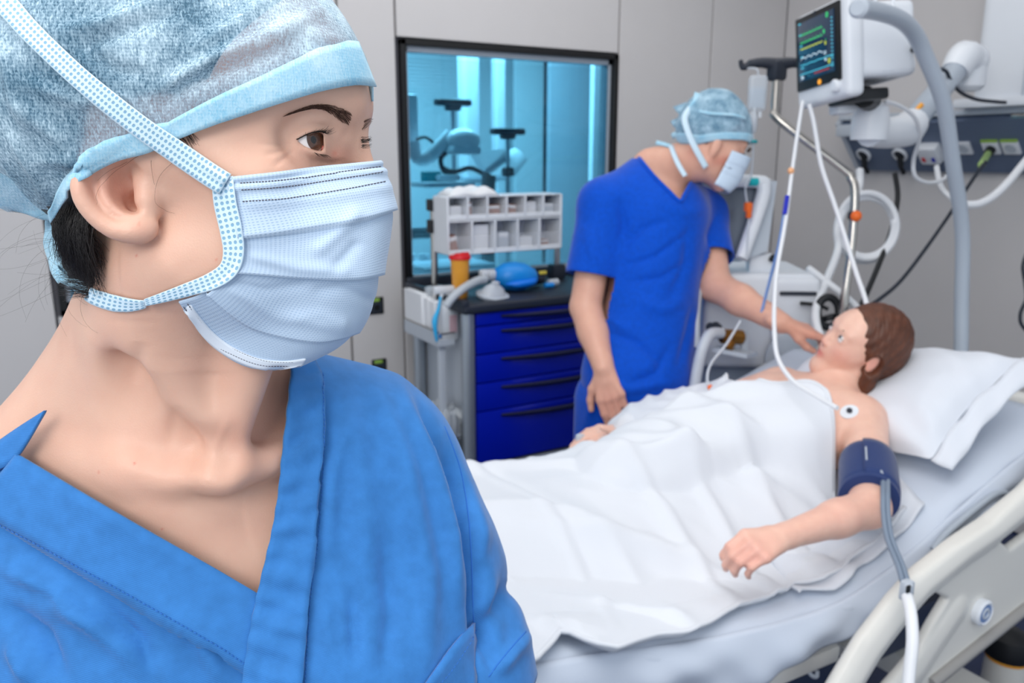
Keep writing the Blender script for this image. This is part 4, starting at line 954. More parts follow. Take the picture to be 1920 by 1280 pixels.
# ================================================================== FOREGROUND PERSON
SKIN = {}
def skin_mat(name, rgb, flush=(206, 118, 100), rough=.42):
    m = mat(name, rgb, rough, sss=.18, spec=.45); nt = m.node_tree; N = nt.nodes; L = nt.links; b = N['Principled BSDF']
    tc = N.new('ShaderNodeTexCoord')
    n1 = N.new('ShaderNodeTexNoise'); n1.inputs['Scale'].default_value = 38; n1.inputs['Detail'].default_value = 6
    n2 = N.new('ShaderNodeTexNoise'); n2.inputs['Scale'].default_value = 700; n2.inputs['Detail'].default_value = 3
    v = N.new('ShaderNodeTexVoronoi'); v.inputs['Scale'].default_value = 900
    for n in (n1, n2, v): L.new(tc.outputs['Object'], n.inputs['Vector'])
    r = N.new('ShaderNodeValToRGB'); e = r.color_ramp.elements
    a, c = np.array(lin(rgb)), np.array(lin(flush))
    e[0].position = .3; e[0].color = tuple(a*.88+c*.12); e[1].position = .7; e[1].color = tuple(np.minimum(a*1.04, 1))
    L.new(n1.outputs['Fac'], r.inputs[0])
    at_ = N.new('ShaderNodeAttribute'); at_.attribute_name = 'flush'
    mx = N.new('ShaderNodeMix'); mx.data_type = 'RGBA'; mx.inputs[7].default_value = lin(flush)
    L.new(at_.outputs['Fac'], mx.inputs[0]); L.new(r.outputs[0], mx.inputs[6]); L.new(mx.outputs[2], b.inputs['Base Color'])
    ad = N.new('ShaderNodeMath'); ad.operation = 'ADD'; L.new(n2.outputs['Fac'], ad.inputs[0]); L.new(v.outputs['Distance'], ad.inputs[1])
    bp = N.new('ShaderNodeBump'); bp.inputs['Strength'].default_value = .10; bp.inputs['Distance'].default_value = .0006
    L.new(ad.outputs[0], bp.inputs['Height']); L.new(bp.outputs['Normal'], b.inputs['Normal'])
    return m
M['skin'] = skin_mat('skin_fair', (217, 176, 155))
M['hair'] = mat('hair_dark_brown', (26, 20, 20), .38, spec=.6)
M['brow'] = mat('brow_brown', (84, 58, 46), .6)
M['lash'] = mat('lash_black', (14, 10, 10), .5)
def twill(name, rgb, scale=2600, sheen=.25):
    m = mat(name, rgb, .78, sheen=sheen, spec=.2); nt = m.node_tree; N = nt.nodes; L = nt.links; b = N['Principled BSDF']
    tc = N.new('ShaderNodeTexCoord'); w = N.new('ShaderNodeTexWave'); w.inputs['Scale'].default_value = scale/6; w.inputs['Distortion'].default_value = 1.5; w.bands_direction = 'DIAGONAL'
    n = N.new('ShaderNodeTexNoise'); n.inputs['Scale'].default_value = 90; n.inputs['Detail'].default_value = 6
    L.new(tc.outputs['Object'], w.inputs['Vector']); L.new(tc.outputs['Object'], n.inputs['Vector'])
    bp = N.new('ShaderNodeBump'); bp.inputs['Strength'].default_value = .22; bp.inputs['Distance'].default_value = .0005
    L.new(w.outputs['Fac'], bp.inputs['Height']); L.new(bp.outputs['Normal'], b.inputs['Normal'])
    r = N.new('ShaderNodeValToRGB'); c = np.array(lin(rgb)); e = r.color_ramp.elements
    e[0].position = .32; e[0].color = tuple(c*.9); e[1].position = .68; e[1].color = tuple(np.minimum(c*1.08, 1)); L.new(n.outputs['Fac'], r.inputs[0]); L.new(r.outputs[0], b.inputs['Base Color'])
    return m
M['scrub'] = twill('scrub_light_blue', (56, 120, 188))
M['scrub_dark'] = twill('scrub_royal_blue', (0, 78, 196))
def fibre(name, c0, c1, alpha0, alpha1, scale=900):
    """non-woven fabric: fine fibres and embossed dots, partly see-through"""
    m = mat(name, c1, .75, spec=.25, sheen=.2); nt = m.node_tree; N = nt.nodes; L = nt.links; b = N['Principled BSDF']
    tc = N.new('ShaderNodeTexCoord'); mp_ = N.new('ShaderNodeMapping'); mp_.inputs['Scale'].default_value = (1, 1, .35); mp_.inputs['Rotation'].default_value = (.3, .6, .2)
    n = N.new('ShaderNodeTexNoise'); n.inputs['Scale'].default_value = scale; n.inputs['Detail'].default_value = 5; n.inputs['Distortion'].default_value = 1.2
    n2 = N.new('ShaderNodeTexNoise'); n2.inputs['Scale'].default_value = 36; n2.inputs['Detail'].default_value = 5
    v = N.new('ShaderNodeTexVoronoi'); v.inputs['Scale'].default_value = 620; v.inputs['Randomness'].default_value = .3
    L.new(tc.outputs['Object'], mp_.inputs[0]); L.new(mp_.outputs[0], n.inputs['Vector']); L.new(tc.outputs['Object'], n2.inputs['Vector']); L.new(tc.outputs['Object'], v.inputs['Vector'])
    a = N.new('ShaderNodeMath'); a.operation = 'ADD'; L.new(n.outputs['Fac'], a.inputs[0]); L.new(n2.outputs['Fac'], a.inputs[1])
    a2 = N.new('ShaderNodeMath'); a2.operation = 'MULTIPLY_ADD'; a2.inputs[1].default_value = .35; L.new(v.outputs['Distance'], a2.inputs[0]); L.new(a.outputs[0], a2.inputs[2])
    r = N.new('ShaderNodeMapRange'); r.inputs[1].default_value = .85; r.inputs[2].default_value = 1.5; L.new(a2.outputs[0], r.inputs[0])
    mx = N.new('ShaderNodeMix'); mx.data_type = 'RGBA'; mx.inputs[6].default_value = lin(c0); mx.inputs[7].default_value = lin(c1); L.new(r.outputs[0], mx.inputs[0]); L.new(mx.outputs[2], b.inputs['Base Color'])
    r2 = N.new('ShaderNodeMapRange'); r2.inputs[1].default_value = .85; r2.inputs[2].default_value = 1.5; r2.inputs[3].default_value = alpha0; r2.inputs[4].default_value = alpha1; L.new(a2.outputs[0], r2.inputs[0]); L.new(r2.outputs[0], b.inputs['Alpha'])
    bp = N.new('ShaderNodeBump'); bp.inputs['Strength'].default_value = .35; bp.inputs['Distance'].default_value = .0006; L.new(a2.outputs[0], bp.inputs['Height']); L.new(bp.outputs['Normal'], b.inputs['Normal'])
    return m
M['cap'] = fibre('cap_nonwoven', (74, 140, 176), (204, 227, 240), .32, .93)
M['capband'] = fibre('cap_band', (140, 198, 226), (196, 228, 242), 1, 1)
M['maskcloth'] = fibre('mask_nonwoven', (170, 202, 232), (212, 228, 244), 1, 1, 500)
M['maskinner'] = mat('mask_white_lining', (226, 234, 244), .8)
def uv_dots(name, base, dot, nu, nv, lo=.35, hi=.6, bump=.5):
    m = mat(name, base, .7, spec=.25, sheen=.15); nt = m.node_tree; N = nt.nodes; L = nt.links; b = N['Principled BSDF']
    uv = N.new('ShaderNodeUVMap'); sp = N.new('ShaderNodeSeparateXYZ'); L.new(uv.outputs[0], sp.inputs[0]); o = []
    for k, n in ((0, nu), (1, nv)):
        q = N.new('ShaderNodeMath'); q.operation = 'MULTIPLY'; q.inputs[1].default_value = n*math.pi; L.new(sp.outputs[k], q.inputs[0])
        s = N.new('ShaderNodeMath'); s.operation = 'SINE'; L.new(q.outputs[0], s.inputs[0]); a = N.new('ShaderNodeMath'); a.operation = 'ABSOLUTE'; L.new(s.outputs[0], a.inputs[0]); o.append(a)
    p = N.new('ShaderNodeMath'); p.operation = 'MULTIPLY'; L.new(o[0].outputs[0], p.inputs[0]); L.new(o[1].outputs[0], p.inputs[1])
    r = N.new('ShaderNodeMapRange'); r.inputs[1].default_value = lo; r.inputs[2].default_value = hi; L.new(p.outputs[0], r.inputs[0])
    mx = N.new('ShaderNodeMix'); mx.data_type = 'RGBA'; mx.inputs[6].default_value = lin(base); mx.inputs[7].default_value = lin(dot); L.new(r.outputs[0], mx.inputs[0]); L.new(mx.outputs[2], b.inputs['Base Color'])
    bp = N.new('ShaderNodeBump'); bp.invert = True; bp.inputs['Strength'].default_value = bump; bp.inputs['Distance'].default_value = .0008; L.new(r.outputs[0], bp.inputs['Height']); L.new(bp.outputs['Normal'], b.inputs['Normal'])
    return m
M['strap'] = uv_dots('strap_perforated', (208, 230, 244), (132, 174, 202), 64, 4, .52, .68)
M['masktex'] = uv_dots('mask_embossed', (190, 209, 230), (166, 190, 217), 110, 110, .45, .95, .25)

def biggest(P, Q):
    lab = np.arange(len(P))
    for _ in range(400):
        m = lab[Q].min(1); l2 = lab.copy(); np.minimum.at(l2, Q.ravel(), np.repeat(m, 4)); l2 = l2[l2]
        if (l2 == lab).all(): break
        lab = l2
    k = np.bincount(lab[Q[:, 0]]).argmax(); return keep_faces(P, Q, lab[Q[:, 0]] == k)
def border(Q):
    e = np.sort(np.concatenate([Q[:, [0, 1]], Q[:, [1, 2]], Q[:, [2, 3]], Q[:, [3, 0]]]), 1); u, c = np.unique(e, axis=0, return_counts=True); return np.unique(u[c == 1])
def snap(P, Q, poly, tol=16, closed=True):
    """trim a ragged cut edge back to a clean line"""
    b = border(Q); xy = vpx(P[b]); poly = np.array(poly, float); best = np.full(len(b), 1e9); tgt = xy.copy(); n = len(poly)
    for i in range(n if closed else n-1):
        a, e = poly[i], poly[(i+1) % n]-poly[i]; r = xy-a; t = np.clip((r@e)/(e@e+1e-9), 0, 1); q = a+t[:, None]*e; d = np.linalg.norm(xy-q, axis=1); m = d < best; best[m] = d[m]; tgt[m] = q[m]
    m = (best < tol); d = -P[b[m], 2]; P = P.copy(); P[b[m], 0] = (tgt[m, 0]-960)/FPX*d; P[b[m], 1] = (640-tgt[m, 1])/FPX*d; return P
def vw(x, y, d): return np.array([(x-960)/FPX*d, (640-y)/FPX*d, -d])
def v2w(P): P = np.asarray(P, float); return CAM+P[..., 0:1]*RT+P[..., 1:2]*UP-P[..., 2:3]*FW
def vpx(P): return np.stack([960+FPX*P[..., 0]/-P[..., 2], 640-FPX*P[..., 1]/-P[..., 2]], -1)
HO = V(-.1844, .1003, -.4833); HF = unit(V(.992, -.115, .0)); HU = V(.115, .960, .25); HU = unit(HU-HF*HU@HF); HR = np.cross(HF, HU)*1.0
if HR[2] < 0: HR = -HR
HB = np.stack([HF, HR, HU], 1)
def hd(F, R, U): return HO+HB@(V(F, R, U)/1000)
def h_ell(c, r): return f_ell(hd(*c), V(*r)/1000, HB)
def h_cone(a, b, ra, rb): return f_cone(hd(*a), hd(*b), ra/1000, rb/1000)
def p_cone(a, b, ra, rb): return f_cone(vw(*a), vw(*b), ra/1000, rb/1000)
def p_chain(fld, pts, k=.006):
    for a, b in zip(pts[:-1], pts[1:]): fld.add(f_cone(vw(*a[:3]), vw(*b[:3]), a[3]/1000, b[3]/1000), k)
def strokes(P, Nn, sts, Q=None):
    """shallow ridges and furrows of cloth or skin: each a polyline with its own height and width"""
    xy = vpx(P); out = np.zeros(len(P))
    for pts, amp, w in sts:
        pts = np.array(pts, float); d = np.full(len(P), 1e9); tt = np.zeros(len(P)); n = len(pts)-1
        m = (xy[:, 0] > pts[:, 0].min()-4*w) & (xy[:, 0] < pts[:, 0].max()+4*w) & (xy[:, 1] > pts[:, 1].min()-4*w) & (xy[:, 1] < pts[:, 1].max()+4*w) & (Nn[:, 2] > -.2)
        if not m.any(): continue
        q = xy[m]; dm = np.full(len(q), 1e9); tm = np.zeros(len(q))
        for i in range(n):
            e = pts[i+1]-pts[i]; r = q-pts[i]; t = np.clip((r@e)/(e@e), 0, 1); dd = np.linalg.norm(r-t[:, None]*e, axis=1); b = dd < dm; dm[b] = dd[b]; tm[b] = (i+t[b])/n
        out[m] += amp/1000*np.exp(-(dm/w)**2)*np.minimum(1, 4*tm*(1-tm)+.12)
    return P+Nn*out[:, None]

woman = thing('person', v2w(vw(350, 900, .56))*V(1, 1, 0), 'person in light blue scrubs, blue cap and mask looking right in the foreground', 'person')
# ---------------------------------------------------------------- body: head, neck, chest, one continuous skin
EC = V(-.1174, .1113, -.4500)                     # centre of the near eyeball
ECF = hd(68, -32, 28)
def torso(F_, g=0.):
    k = .03
    F_.add(p_cone((335, 560, .515), (330, 830, .545), 50+max(g, 0), 56+max(g, 0)), k)                       # neck
    F_.add(p_cone((250, 620, .535), (60, 918, .575), 42+g, 48+g), .035)                     # trapezius, near side
    F_.add(p_cone((450, 745, .56), (648, 838, .60), 42+(g if g > 0 else g*2), 40+(g if g > 0 else g*2)), .035)
    F_.add(p_cone((60, 940, .575), (-190, 1010, .56), 52+(g if g > 0 else g*2), 58+(g if g > 0 else g*2)), .03)                      # shoulders
    F_.add(p_cone((540, 852, .59), (670, 882, .605), 52+(g if g > 0 else g*2.4), 53+(g if g > 0 else g*2.4)), .03)
    F_.add(f_ell(vw(300, 1010, .58), V(.150, .10, .085)+g/1000), .05)                      # upper chest
    F_.add(f_ell(vw(380, 1300, .60), V(.165, .15, .10)+g/1000), .06)
    F_.add(f_ell(vw(640, 1050, .62), V(.10, .13, .075)+g/1000), .05)
    F_.add(f_ell(vw(210, 1260, .56), V(.07, .07, .06)+g/1000), .05)
    F_.add(f_ell(vw(640, 1270, .58), V(.07, .07, .062)+g/1000), .05)
HFLD = Field((-.40, -.215, -.66), (-.045, .245, -.385), .00125)
B_ = HFLD
B_.add(h_ell((-8, 0, 36), (100, 73, 88)), .01)
B_.add(h_ell((42, 0, 42), (55, 61, 46)), .02)
B_.add(h_ell((36, 0, -18), (49, 53, 72)), .02)
B_.add(h_cone((50, 47, 0), (0, 58, 6), 17, 13), .02)
B_.add(h_ell((36, 40, -36), (38, 24, 36)), .02)
B_.add(h_cone((86, 12, 50), (62, 44, 52), 11, 10), .012)
B_.add(h_cone((86, -12, 50), (62, -44, 52), 11, 10), .012)
B_.add(h_cone((87, 0, 36), (99, 0, 6), 7.5, 8.5), .012)
B_.add(h_cone((2, 47, -48), (62, 10, -76), 12, 13), .03); B_.add(h_cone((2, -47, -48), (62, -10, -76), 12, 13), .03)
B_.cut(f_ell(EC+unit(V(.62, -.05, .75))*.0145, (.0150, .0110, .0150)), .016)
B_.cut(f_ell(ECF+unit(V(.9, 0, -.5))*.014, (.014, .011, .014)), .014)
B_.add(f_ell(EC, (.0143, .0143, .0143)), .009); B_.add(f_ell(ECF, (.0143,)*3), .007)
torso(B_, -4)
B_.add(p_cone((300, 520, .463), (310, 620, .488), 24, 33), .03)
# sternomastoid cords, collar bones, throat hollow
B_.add(p_cone((255, 520, .472), (408, 862, .490), 15, 9), .014)
B_.add(p_cone((262, 560, .478), (330, 865, .500), 13, 8), .02)
B_.add(p_cone((470, 650, .49), (425, 862, .492), 17, 8.5), .014)
B_.add(p_cone((392, 884, .492), (250, 872, .500), 9.5, 9.5), .016); B_.add(p_cone((250, 872, .500), (90, 846, .53), 9.5, 10), .018)
B_.add(p_cone((428, 886, .494), (560, 850, .53), 9, 9.5), .018)
B_.cut(f_ell(vw(416, 852, .474), (.009, .012, .013)), .014)
B_.cut(f_ell(vw(322, 838, .478), (.016, .012, .012)), .018)
B_.cut(f_ell(vw(242, 740, .475), (.012, .026, .012)), .022)
# ear: helix rim, antihelix, concha, tragus, lobe
B_.add(f_ell(vw(224, 370, .431), (.018, .022, .007), rot((0, 0, 1), 14)), .006)
p_chain(B_, [tuple(q) for q in spl([(268, 300, .427, 3.6), (222, 292, .418, 3.2), (178, 307, .411, 3.3), (152, 338, .408, 3.4), (156, 374, .409, 3.4), (182, 409, .412, 3.4), (220, 432, .415, 4.0), (258, 432, .418, 5.5)], 4)], .0035)
B_.add(f_ell(vw(264, 424, .4195), (.0092, .0088, .0058)), .004)
B_.add(f_ell(vw(194, 346, .4195), (.013, .0215, .0058), rot((0, 0, 1), 20)), .005)
B_.cut(f_ell(vw(184, 345, .4050), (.0058, .0130, .0068), rot((0, 0, 1), 22)), .003)
p_chain(B_, [tuple(q) for q in spl([(228, 308, .421, 2.6), (205, 330, .4165, 2.6), (198, 360, .4155, 2.8), (212, 385, .4155, 2.8), (238, 398, .4165, 2.8), (262, 400, .418, 3.0), (282, 396, .421, 2.6)], 4)], .0035)
B_.cut(f_ell(vw(240, 350, .413), (.0098, .0140, .0135), rot((0, 0, 1), 14)), .003)
B_.cut(f_ell(vw(252, 372, .424), (.0042, .0052, .010)), .003)
p_chain(B_, [(262, 320, .422, 4), (272, 350, .420, 4.4), (274, 376, .4195, 4.6), (284, 396, .422, 3.6)], .004)
p_chain(B_, [(288, 300, .425, 6), (300, 360, .426, 6)], .01)
# eyelids: open the almond shaped slit
ALM = [(556, 263), (568, 257), (580, 252), (592, 248.5), (602, 248), (606, 252), (606, 266), (607, 279), (602, 284), (589, 281), (573, 275)]
def almond(P):
    xy = vpx(P); d = sd_poly(xy[..., 0], xy[..., 1], ALM).astype(np.float32)*.00029
    r = np.sqrt(((P-EC.astype(np.float32))**2).sum(-1)); return np.maximum(np.maximum(d, r-.0185), .0080-r)
_lo, _hi = EC-.02, EC+.02; B_.cut((almond, _lo, _hi), .0009)
def almond2(P):
    q = (P-ECF.astype(np.float32))@HB.astype(np.float32); r = np.sqrt((q**2).sum(-1))
    return np.maximum(np.maximum((np.abs(q[..., 2])/.0048)+(np.abs(q[..., 1])/.014)**2-1, 0)*.004+np.where((np.abs(q[..., 2])/.0048)+(np.abs(q[..., 1])/.014)**2 < 1, -.002, 0), np.maximum(r-.0185, np.maximum(.0080-r, -q[..., 0])))
B_.cut((almond2, ECF-.02, ECF+.02), .0009)
P, Q = biggest(*B_.mesh())
# far side of the lower chest stays under the scrub top
P = smooth_mesh(P, Q, 4, .45); Nn = vnormals(P, Q)
P = strokes(P, Nn, [([(552, 268), (520, 272), (482, 268)], -1.0, 5), ([(550, 272), (520, 284), (494, 290)], -.9, 5), ([(556, 277), (534, 296), (512, 312)], -.8, 5),
    ([(562, 284), (590, 300), (625, 306), (650, 300)], -1.1, 6), ([(575, 296), (600, 314), (640, 318)], -.7, 6), ([(560, 290), (578, 306), (600, 325)], -.4, 4),
    ([(545, 256), (562, 243), (584, 235), (606, 236), (624, 246)], -1.0, 4.5), ([(610, 292), (640, 300), (668, 306)], .5, 10), ([(640, 205), (655, 240), (645, 265)], -.8, 9), ([(556, 228), (590, 222), (622, 228)], .9, 10),
    ([(285, 470), (330, 520), (380, 560)], .6, 18), ([(430, 780), (400, 850)], .6, 8), ([(262, 640), (255, 720)], -1.5, 16), ([(330, 760), (318, 840)], -1.2, 14), ([(200, 600), (300, 605)], -.2, 6)])
xy = vpx(P)
def spot(x, y, rx, ry): return np.exp(-((xy[:, 0]-x)/rx)**2-((xy[:, 1]-y)/ry)**2)*(Nn[:, 2] > -.3)
fl = .30*spot(225, 352, 40, 40)+.22*spot(175, 330, 30, 40)+.15*spot(265, 430, 26, 20)+.30*spot(640, 292, 26, 20)+.12*spot(560, 300, 60, 25)+.35*spot(627, 288, 6, 6)+.12*spot(470, 800, 60, 90)+.08*spot(250, 850, 120, 60)
for (x, y) in ((256, 480), (405, 488), (304, 992), (252, 868), (185, 885)): fl += .9*spot(x, y, 2.2, 2.2)
fl += .8*spot(260, 420, 1.8, 2.6)
skin = part('body', (v2w(P), Q), 'skin', woman, sharp=180, recalc=False); attr(skin, 'flush', fl)
SKV, SKQ = P, Q
bskin = BVHTree.FromPolygons(P.tolist(), Q.tolist())
# ---------------------------------------------------------------- eyes
def eye(c, g, name='eyeball'):
    z = unit(g); x = unit(np.cross([0, 1, 0], z)); y = np.cross(z, x); R3 = np.stack([x, y, z], 1); r = .0120
    wm = MB(); prof = []
    for i in range(25):
        t = math.pi*i/24; prof.append((r*math.sin(t), r*math.cos(t)))
    prof = [p for p in prof if p[1] < r*.875]; e = prof[0]
    wm.lathe(prof[::-1], (0, 0, 0), (0, 0, 1), 32, caps=False)
    ir = MB().lathe([(e[0]+.0001, e[1]), (.0035, e[1]-.0008), (.0021, e[1]-.0009)], (0, 0, 0), (0, 0, 1), 32, caps=False)
    pu = MB().lathe([(.0022, e[1]-.0009), (0, e[1]-.0009)], (0, 0, 0), (0, 0, 1), 24)
    co = MB().lathe([(0, r*1.02+.0007), (.002, r*1.01+.0006), (.004, r*.985+.0001), (e[0]+.0006, e[1]-.0003)], (0, 0, 0), (0, 0, 1), 32, caps=False)
    f = lambda b: (v2w(np.array(b.v)@R3.T+c), b.f)
    o = part(name, f(wm), 'sclera', woman, sharp=180)
    part('iris', f(ir), 'iris', o, sharp=180); part('pupil', f(pu), 'lash', o, sharp=180); part('cornea', f(co), 'cornea', o, sharp=180)
M['sclera'] = mat('eye_white', (232, 226, 224), .15, var=.04, vscale=200, coat=.6)
M['iris'] = mat('iris_brown', (92, 56, 36), .3, var=.4, vscale=900)
M['cornea'] = glass_mat(); M['cornea'].name = 'cornea_clear'
_n = M['cornea'].node_tree; _n.nodes['Transparent BSDF'].inputs[0].default_value = (1, 1, 1, 1)
for l_ in list(_n.links):
    if l_.from_node.type == 'FRESNEL': _n.links.remove(l_)
_n.nodes['Mix Shader'].inputs[0].default_value = .06
eye(EC, V(.85, -.03, .52)); eye(ECF, V(.9, 0, .3))
part('tear_corner', MB().ball(v2w(vw(607, 279, .4512)[None])[0], (.0017, .0019, .002), 12), mat('pink_wet', (196, 112, 100), .2), woman, label='pink inner corner of the eye')
# ---------------------------------------------------------------- scrub top
def cast(b, x, y, off=0., fall=None):
    d = Vector(vw(x, y, 1.)).normalized(); h = b.ray_cast(Vector((0, 0, 0)), d)
    if h[0] is None: return None
    n = np.array(h[1]); n = n if n@np.array(d) < 0 else -n
    return np.array(h[0])+n*off
def drape(bs, rows, off, lift=0.0):
    """strip of cloth laid on the surfaces below it; rows = grid of picture points"""
    out = []; last = None
    for row in rows:
        r = []
        for (x, y) in row:
            best = None
            for b in bs:
                p = cast(b, x, y, off)
                if p is not None and (best is None or -p[2] < -best[2]): best = p
            if best is None: best = vw(x, y, (-last[2] if last is not None else .5)+.004)
            last = best; r.append(best)
        out.append(r)
    return np.array(out)
def relax(G, it=4):
    G = G.copy()
    for _ in range(it):
        d = -G[:, :, 2]; s = G/d[..., None]
        dd = d.copy(); dd[1:-1] = (d[:-2]+2*d[1:-1]+d[2:])/4; dd[:, 1:-1] = (dd[:, :-2]+2*dd[:, 1:-1]+dd[:, 2:])/4
        G = s*dd[..., None]
    return G
def taut(G, rows, env=5, sg=9):
    """a ribbon under tension: follows the high points below it and spans the hollows"""
    d = -G[:, :, 2]; s = np.array([[vw(x, y, 1.) for x, y in r] for r in rows]); n = len(d)
    k = np.exp(-(np.arange(-3*sg, 3*sg+1)/sg)**2/2); k /= k.sum()
    sm = lambda a: np.convolve(np.pad(a, 3*sg, mode='reflect', reflect_type='odd'), k, mode='valid')
    m = np.median(d, axis=1); e = np.array([np.median(m[max(0, i-env):i+env+1]) for i in range(n)]); base = sm(e)-.0006
    out = np.stack([base+.6*sm(d[:, j]-m) for j in range(d.shape[1])], 1); return s*out[..., None]
def strip_rows(path, w, nu=60, nv=7, k=8):
    c = spl([np.array(p, float) for p in path], k); L_ = np.concatenate([[0], np.cumsum(np.linalg.norm(np.diff(c, axis=0), axis=1))]); t = np.linspace(0, L_[-1], nu)
    c = np.stack([np.interp(t, L_, c[:, i]) for i in (0, 1)], 1); tg = np.gradient(c, axis=0); tg /= np.linalg.norm(tg, axis=1)[:, None]; nm = np.stack([-tg[:, 1], tg[:, 0]], 1)
    ww = np.interp(np.linspace(0, 1, nu), np.linspace(0, 1, len(w)), w) if hasattr(w, '__len__') else np.full(nu, w)
    return [[tuple(c[i]+nm[i]*ww[i]*(j/(nv-1)-.5)) for j in range(nv)] for i in range(nu)]
def cloth(name, G, m, parent, thick=.0012, uv=None, sharp=180, sub=0, **kw):
    G = np.asarray(G); b = MB().grid(v2w(G))
    o = part(name, b, m, parent, sharp=sharp, solid=thick, sub=sub, recalc=False, **kw)
    me = o.data; uvl = me.uv_layers.new(name='UVMap'); a, c = G.shape[:2]
    for lp in me.loops:
        i, j = divmod(lp.vertex_index, c); uvl.data[lp.index].uv = (i/(a-1)*(uv[0] if uv else 1), j/(c-1)*(uv[1] if uv else 1))
    return o
TF = Field((-.44, -.46, -.74), (.075, .07, -.40), .0034)
torso(TF, 6)
TF.add(p_cone((674, 896, .612), (748, 1040, .62), 56, 60), .03); TF.add(p_cone((748, 1040, .62), (858, 1262, .625), 60, 55), .03); TF.add(p_cone((858, 1262, .625), (884, 1332, .627), 55, 53), .02)     # sleeve
TF.add(p_cone((-190, 960, .56), (-270, 1350, .55), 62, 58), .02)
TF.add(f_ell(vw(420, 1500, .64), (.17, .2, .105)), .06)
SLN = unit(V(.30, -.95, .0)).astype(np.float32)
def slv(P): # sleeve hem, cut square to the arm
    return np.where(P[..., 0] > -.11, ((P-vw(950, 1280, .625).astype(np.float32))@SLN.astype(np.float32)), -1)
P, Q = TF.mesh(); P = smooth_mesh(P, Q, 3, .5); Nn = vnormals(P, Q)
W0 = fbm(P*V(1.2, .6, 1), 30, 3, 7.)*.0020+fbm(P*V(1.3, .5, 1), 15, 1, 2.)*.0030
P = P+Nn*W0[:, None]
ST = [([(735, 700), (800, 850), (845, 1000), (860, 1150)], 4, 16), ([(700, 700), (760, 880), (800, 1080), (800, 1280)], 3, 22), ([(640, 720), (680, 900), (690, 1100)], 2, 26),
      ([(775, 740), (850, 900), (880, 1060)], -4, 14), ([(835, 820), (868, 920), (885, 1080), (892, 1290)], -5, 9), ([(870, 900), (905, 1060), (925, 1200)], 4, 16), ([(900, 950), (950, 1100), (985, 1230)], 3, 16),
      ([(905, 1010), (895, 1140), (925, 1260)], -4, 14), ([(940, 1090), (900, 1230)], -4, 14), ([(985, 1190), (930, 1260)], 3, 12), ([(650, 780), (620, 900), (615, 1050)], 2, 14), ([(720, 1000), (735, 1150), (720, 1280)], -2.5, 20),
      ([(0, 1060), (110, 1100), (200, 1190)], 3.5, 16), ([(60, 1120), (170, 1160), (330, 1290)], 3, 20), ([(0, 1130), (80, 1190), (120, 1280)], -4, 18), ([(180, 1130), (260, 1200), (300, 1290)], -3, 16), ([(20, 1200), (60, 1280)], 3, 14), ([(240, 1110), (380, 1200), (420, 1290)], 2.5, 16),
      ([(600, 1110), (625, 1250)], 1.2, 12), ([(660, 1100), (665, 1250)], -2, 12)]
P = strokes(P, Nn, [(a_, b_*2.1, c_) for a_, b_, c_ in ST])
btop = BVHTree.FromPolygons(P.tolist(), Q.tolist())
xy = vpx(P); NECK = [(36, 868), (130, 922), (300, 1020), (470, 1118), (496, 1112), (516, 1010), (530, 900), (542, 800), (549, 690), (552, 640), (560, 500), (100, 400), (-200, 400), (-200, 900), (0, 850), (38, 852)]
def topcut(P, Q):
    c = P[Q].mean(1); q = vpx(c); front = c[:, 2] > -.60
    rm = inpoly(q, NECK) & ((c[:, 2] > -.545) | (q[:, 1] < 800))
    arm = (c[:, 0] > -.075) & (slv(c) > 0)
    return ~(rm | arm)
Pt, Qt = keep_faces(P, Q, topcut(P, Q)); Pt, Qt = biggest(Pt, Qt); Pt = snap(Pt, Qt, NECK)
b_ = border(Qt); h_ = slv(Pt[b_]); m_ = (np.abs(h_) < .012) & (Pt[b_, 0] > -.11) & (Pt[b_, 1] < -.15); Pt[b_[m_]] -= h_[m_][:, None]*SLN
top_ = part('scrub_top', (v2w(Pt), Qt), 'scrub', woman, sharp=180, solid=.0014, recalc=False)
# neck bands: two wide folded strips crossing at the V, each laid on the top
lb = [[(41-j*14+i/60*512, 850+i/60*301+j*17+i/60*j*2) for j in range(7)] for i in range(61)]
GB = drape([btop], lb, .0035); GB = relax(GB, 10)
cloth('neck_band', GB, 'scrub', top_, .0022)
in_ = spl([(534, 684), (531, 760), (524, 860), (515, 950), (500, 1030), (480, 1115), (466, 1200), (455, 1290)], 10); ou = spl([(578, 682), (598, 720), (605, 790), (603, 900), (594, 1000), (580, 1110), (574, 1200), (568, 1290)], 10)
rb = [[tuple(a*(1-j/8)+b*j/8) for j in range(9)] for a, b in zip(in_, ou)]
GA = drape([btop], rb, .006); GA = relax(GA, 10)
for i in range(GA.shape[0]):
    for j in range(GA.shape[1]): GA[i, j, 2] += .0012*math.sin(i*.55+j*.35)*math.sin(math.pi*j/8)+.0009*math.sin(i*1.3-j*.6)
cloth('neck_band', GA, 'scrub', top_, .0024)
def seam(path, w=2.2, off=.0008, bs=None, name='seam', m='seamblue', parent=None, k=10):
    c = spl(path, k); pts = [cast_any(bs or [btop], x, y, off) for x, y in c]; pts = [p for p in pts if p is not None]
    return part(name, MB().tube([v2w(p[None])[0] for p in pts], w*.0002, 6, 0), m, parent or top_, sharp=180)
def cast_any(bs, x, y, off):
    best = None
    for b in bs:
        p = cast(b, x, y, off)
        if p is not None and (best is None or -p[2] < -best[2]): best = p
    return best
ca_, cb2 = spl([(-40, 862), (0, 832), (50, 797), (95, 768)], 6), spl([(-40, 905), (0, 884), (42, 856), (93, 773)], 6)
cloth('collar_back', relax(drape([btop, bskin], [[tuple(p*(1-t)+q*t) for t in np.linspace(0, 1, 5)] for p, q in zip(ca_, cb2)], .0035), 8), 'scrub', top_, .002)
M['seamblue'] = mat('seam_blue', (42, 108, 192), .8)
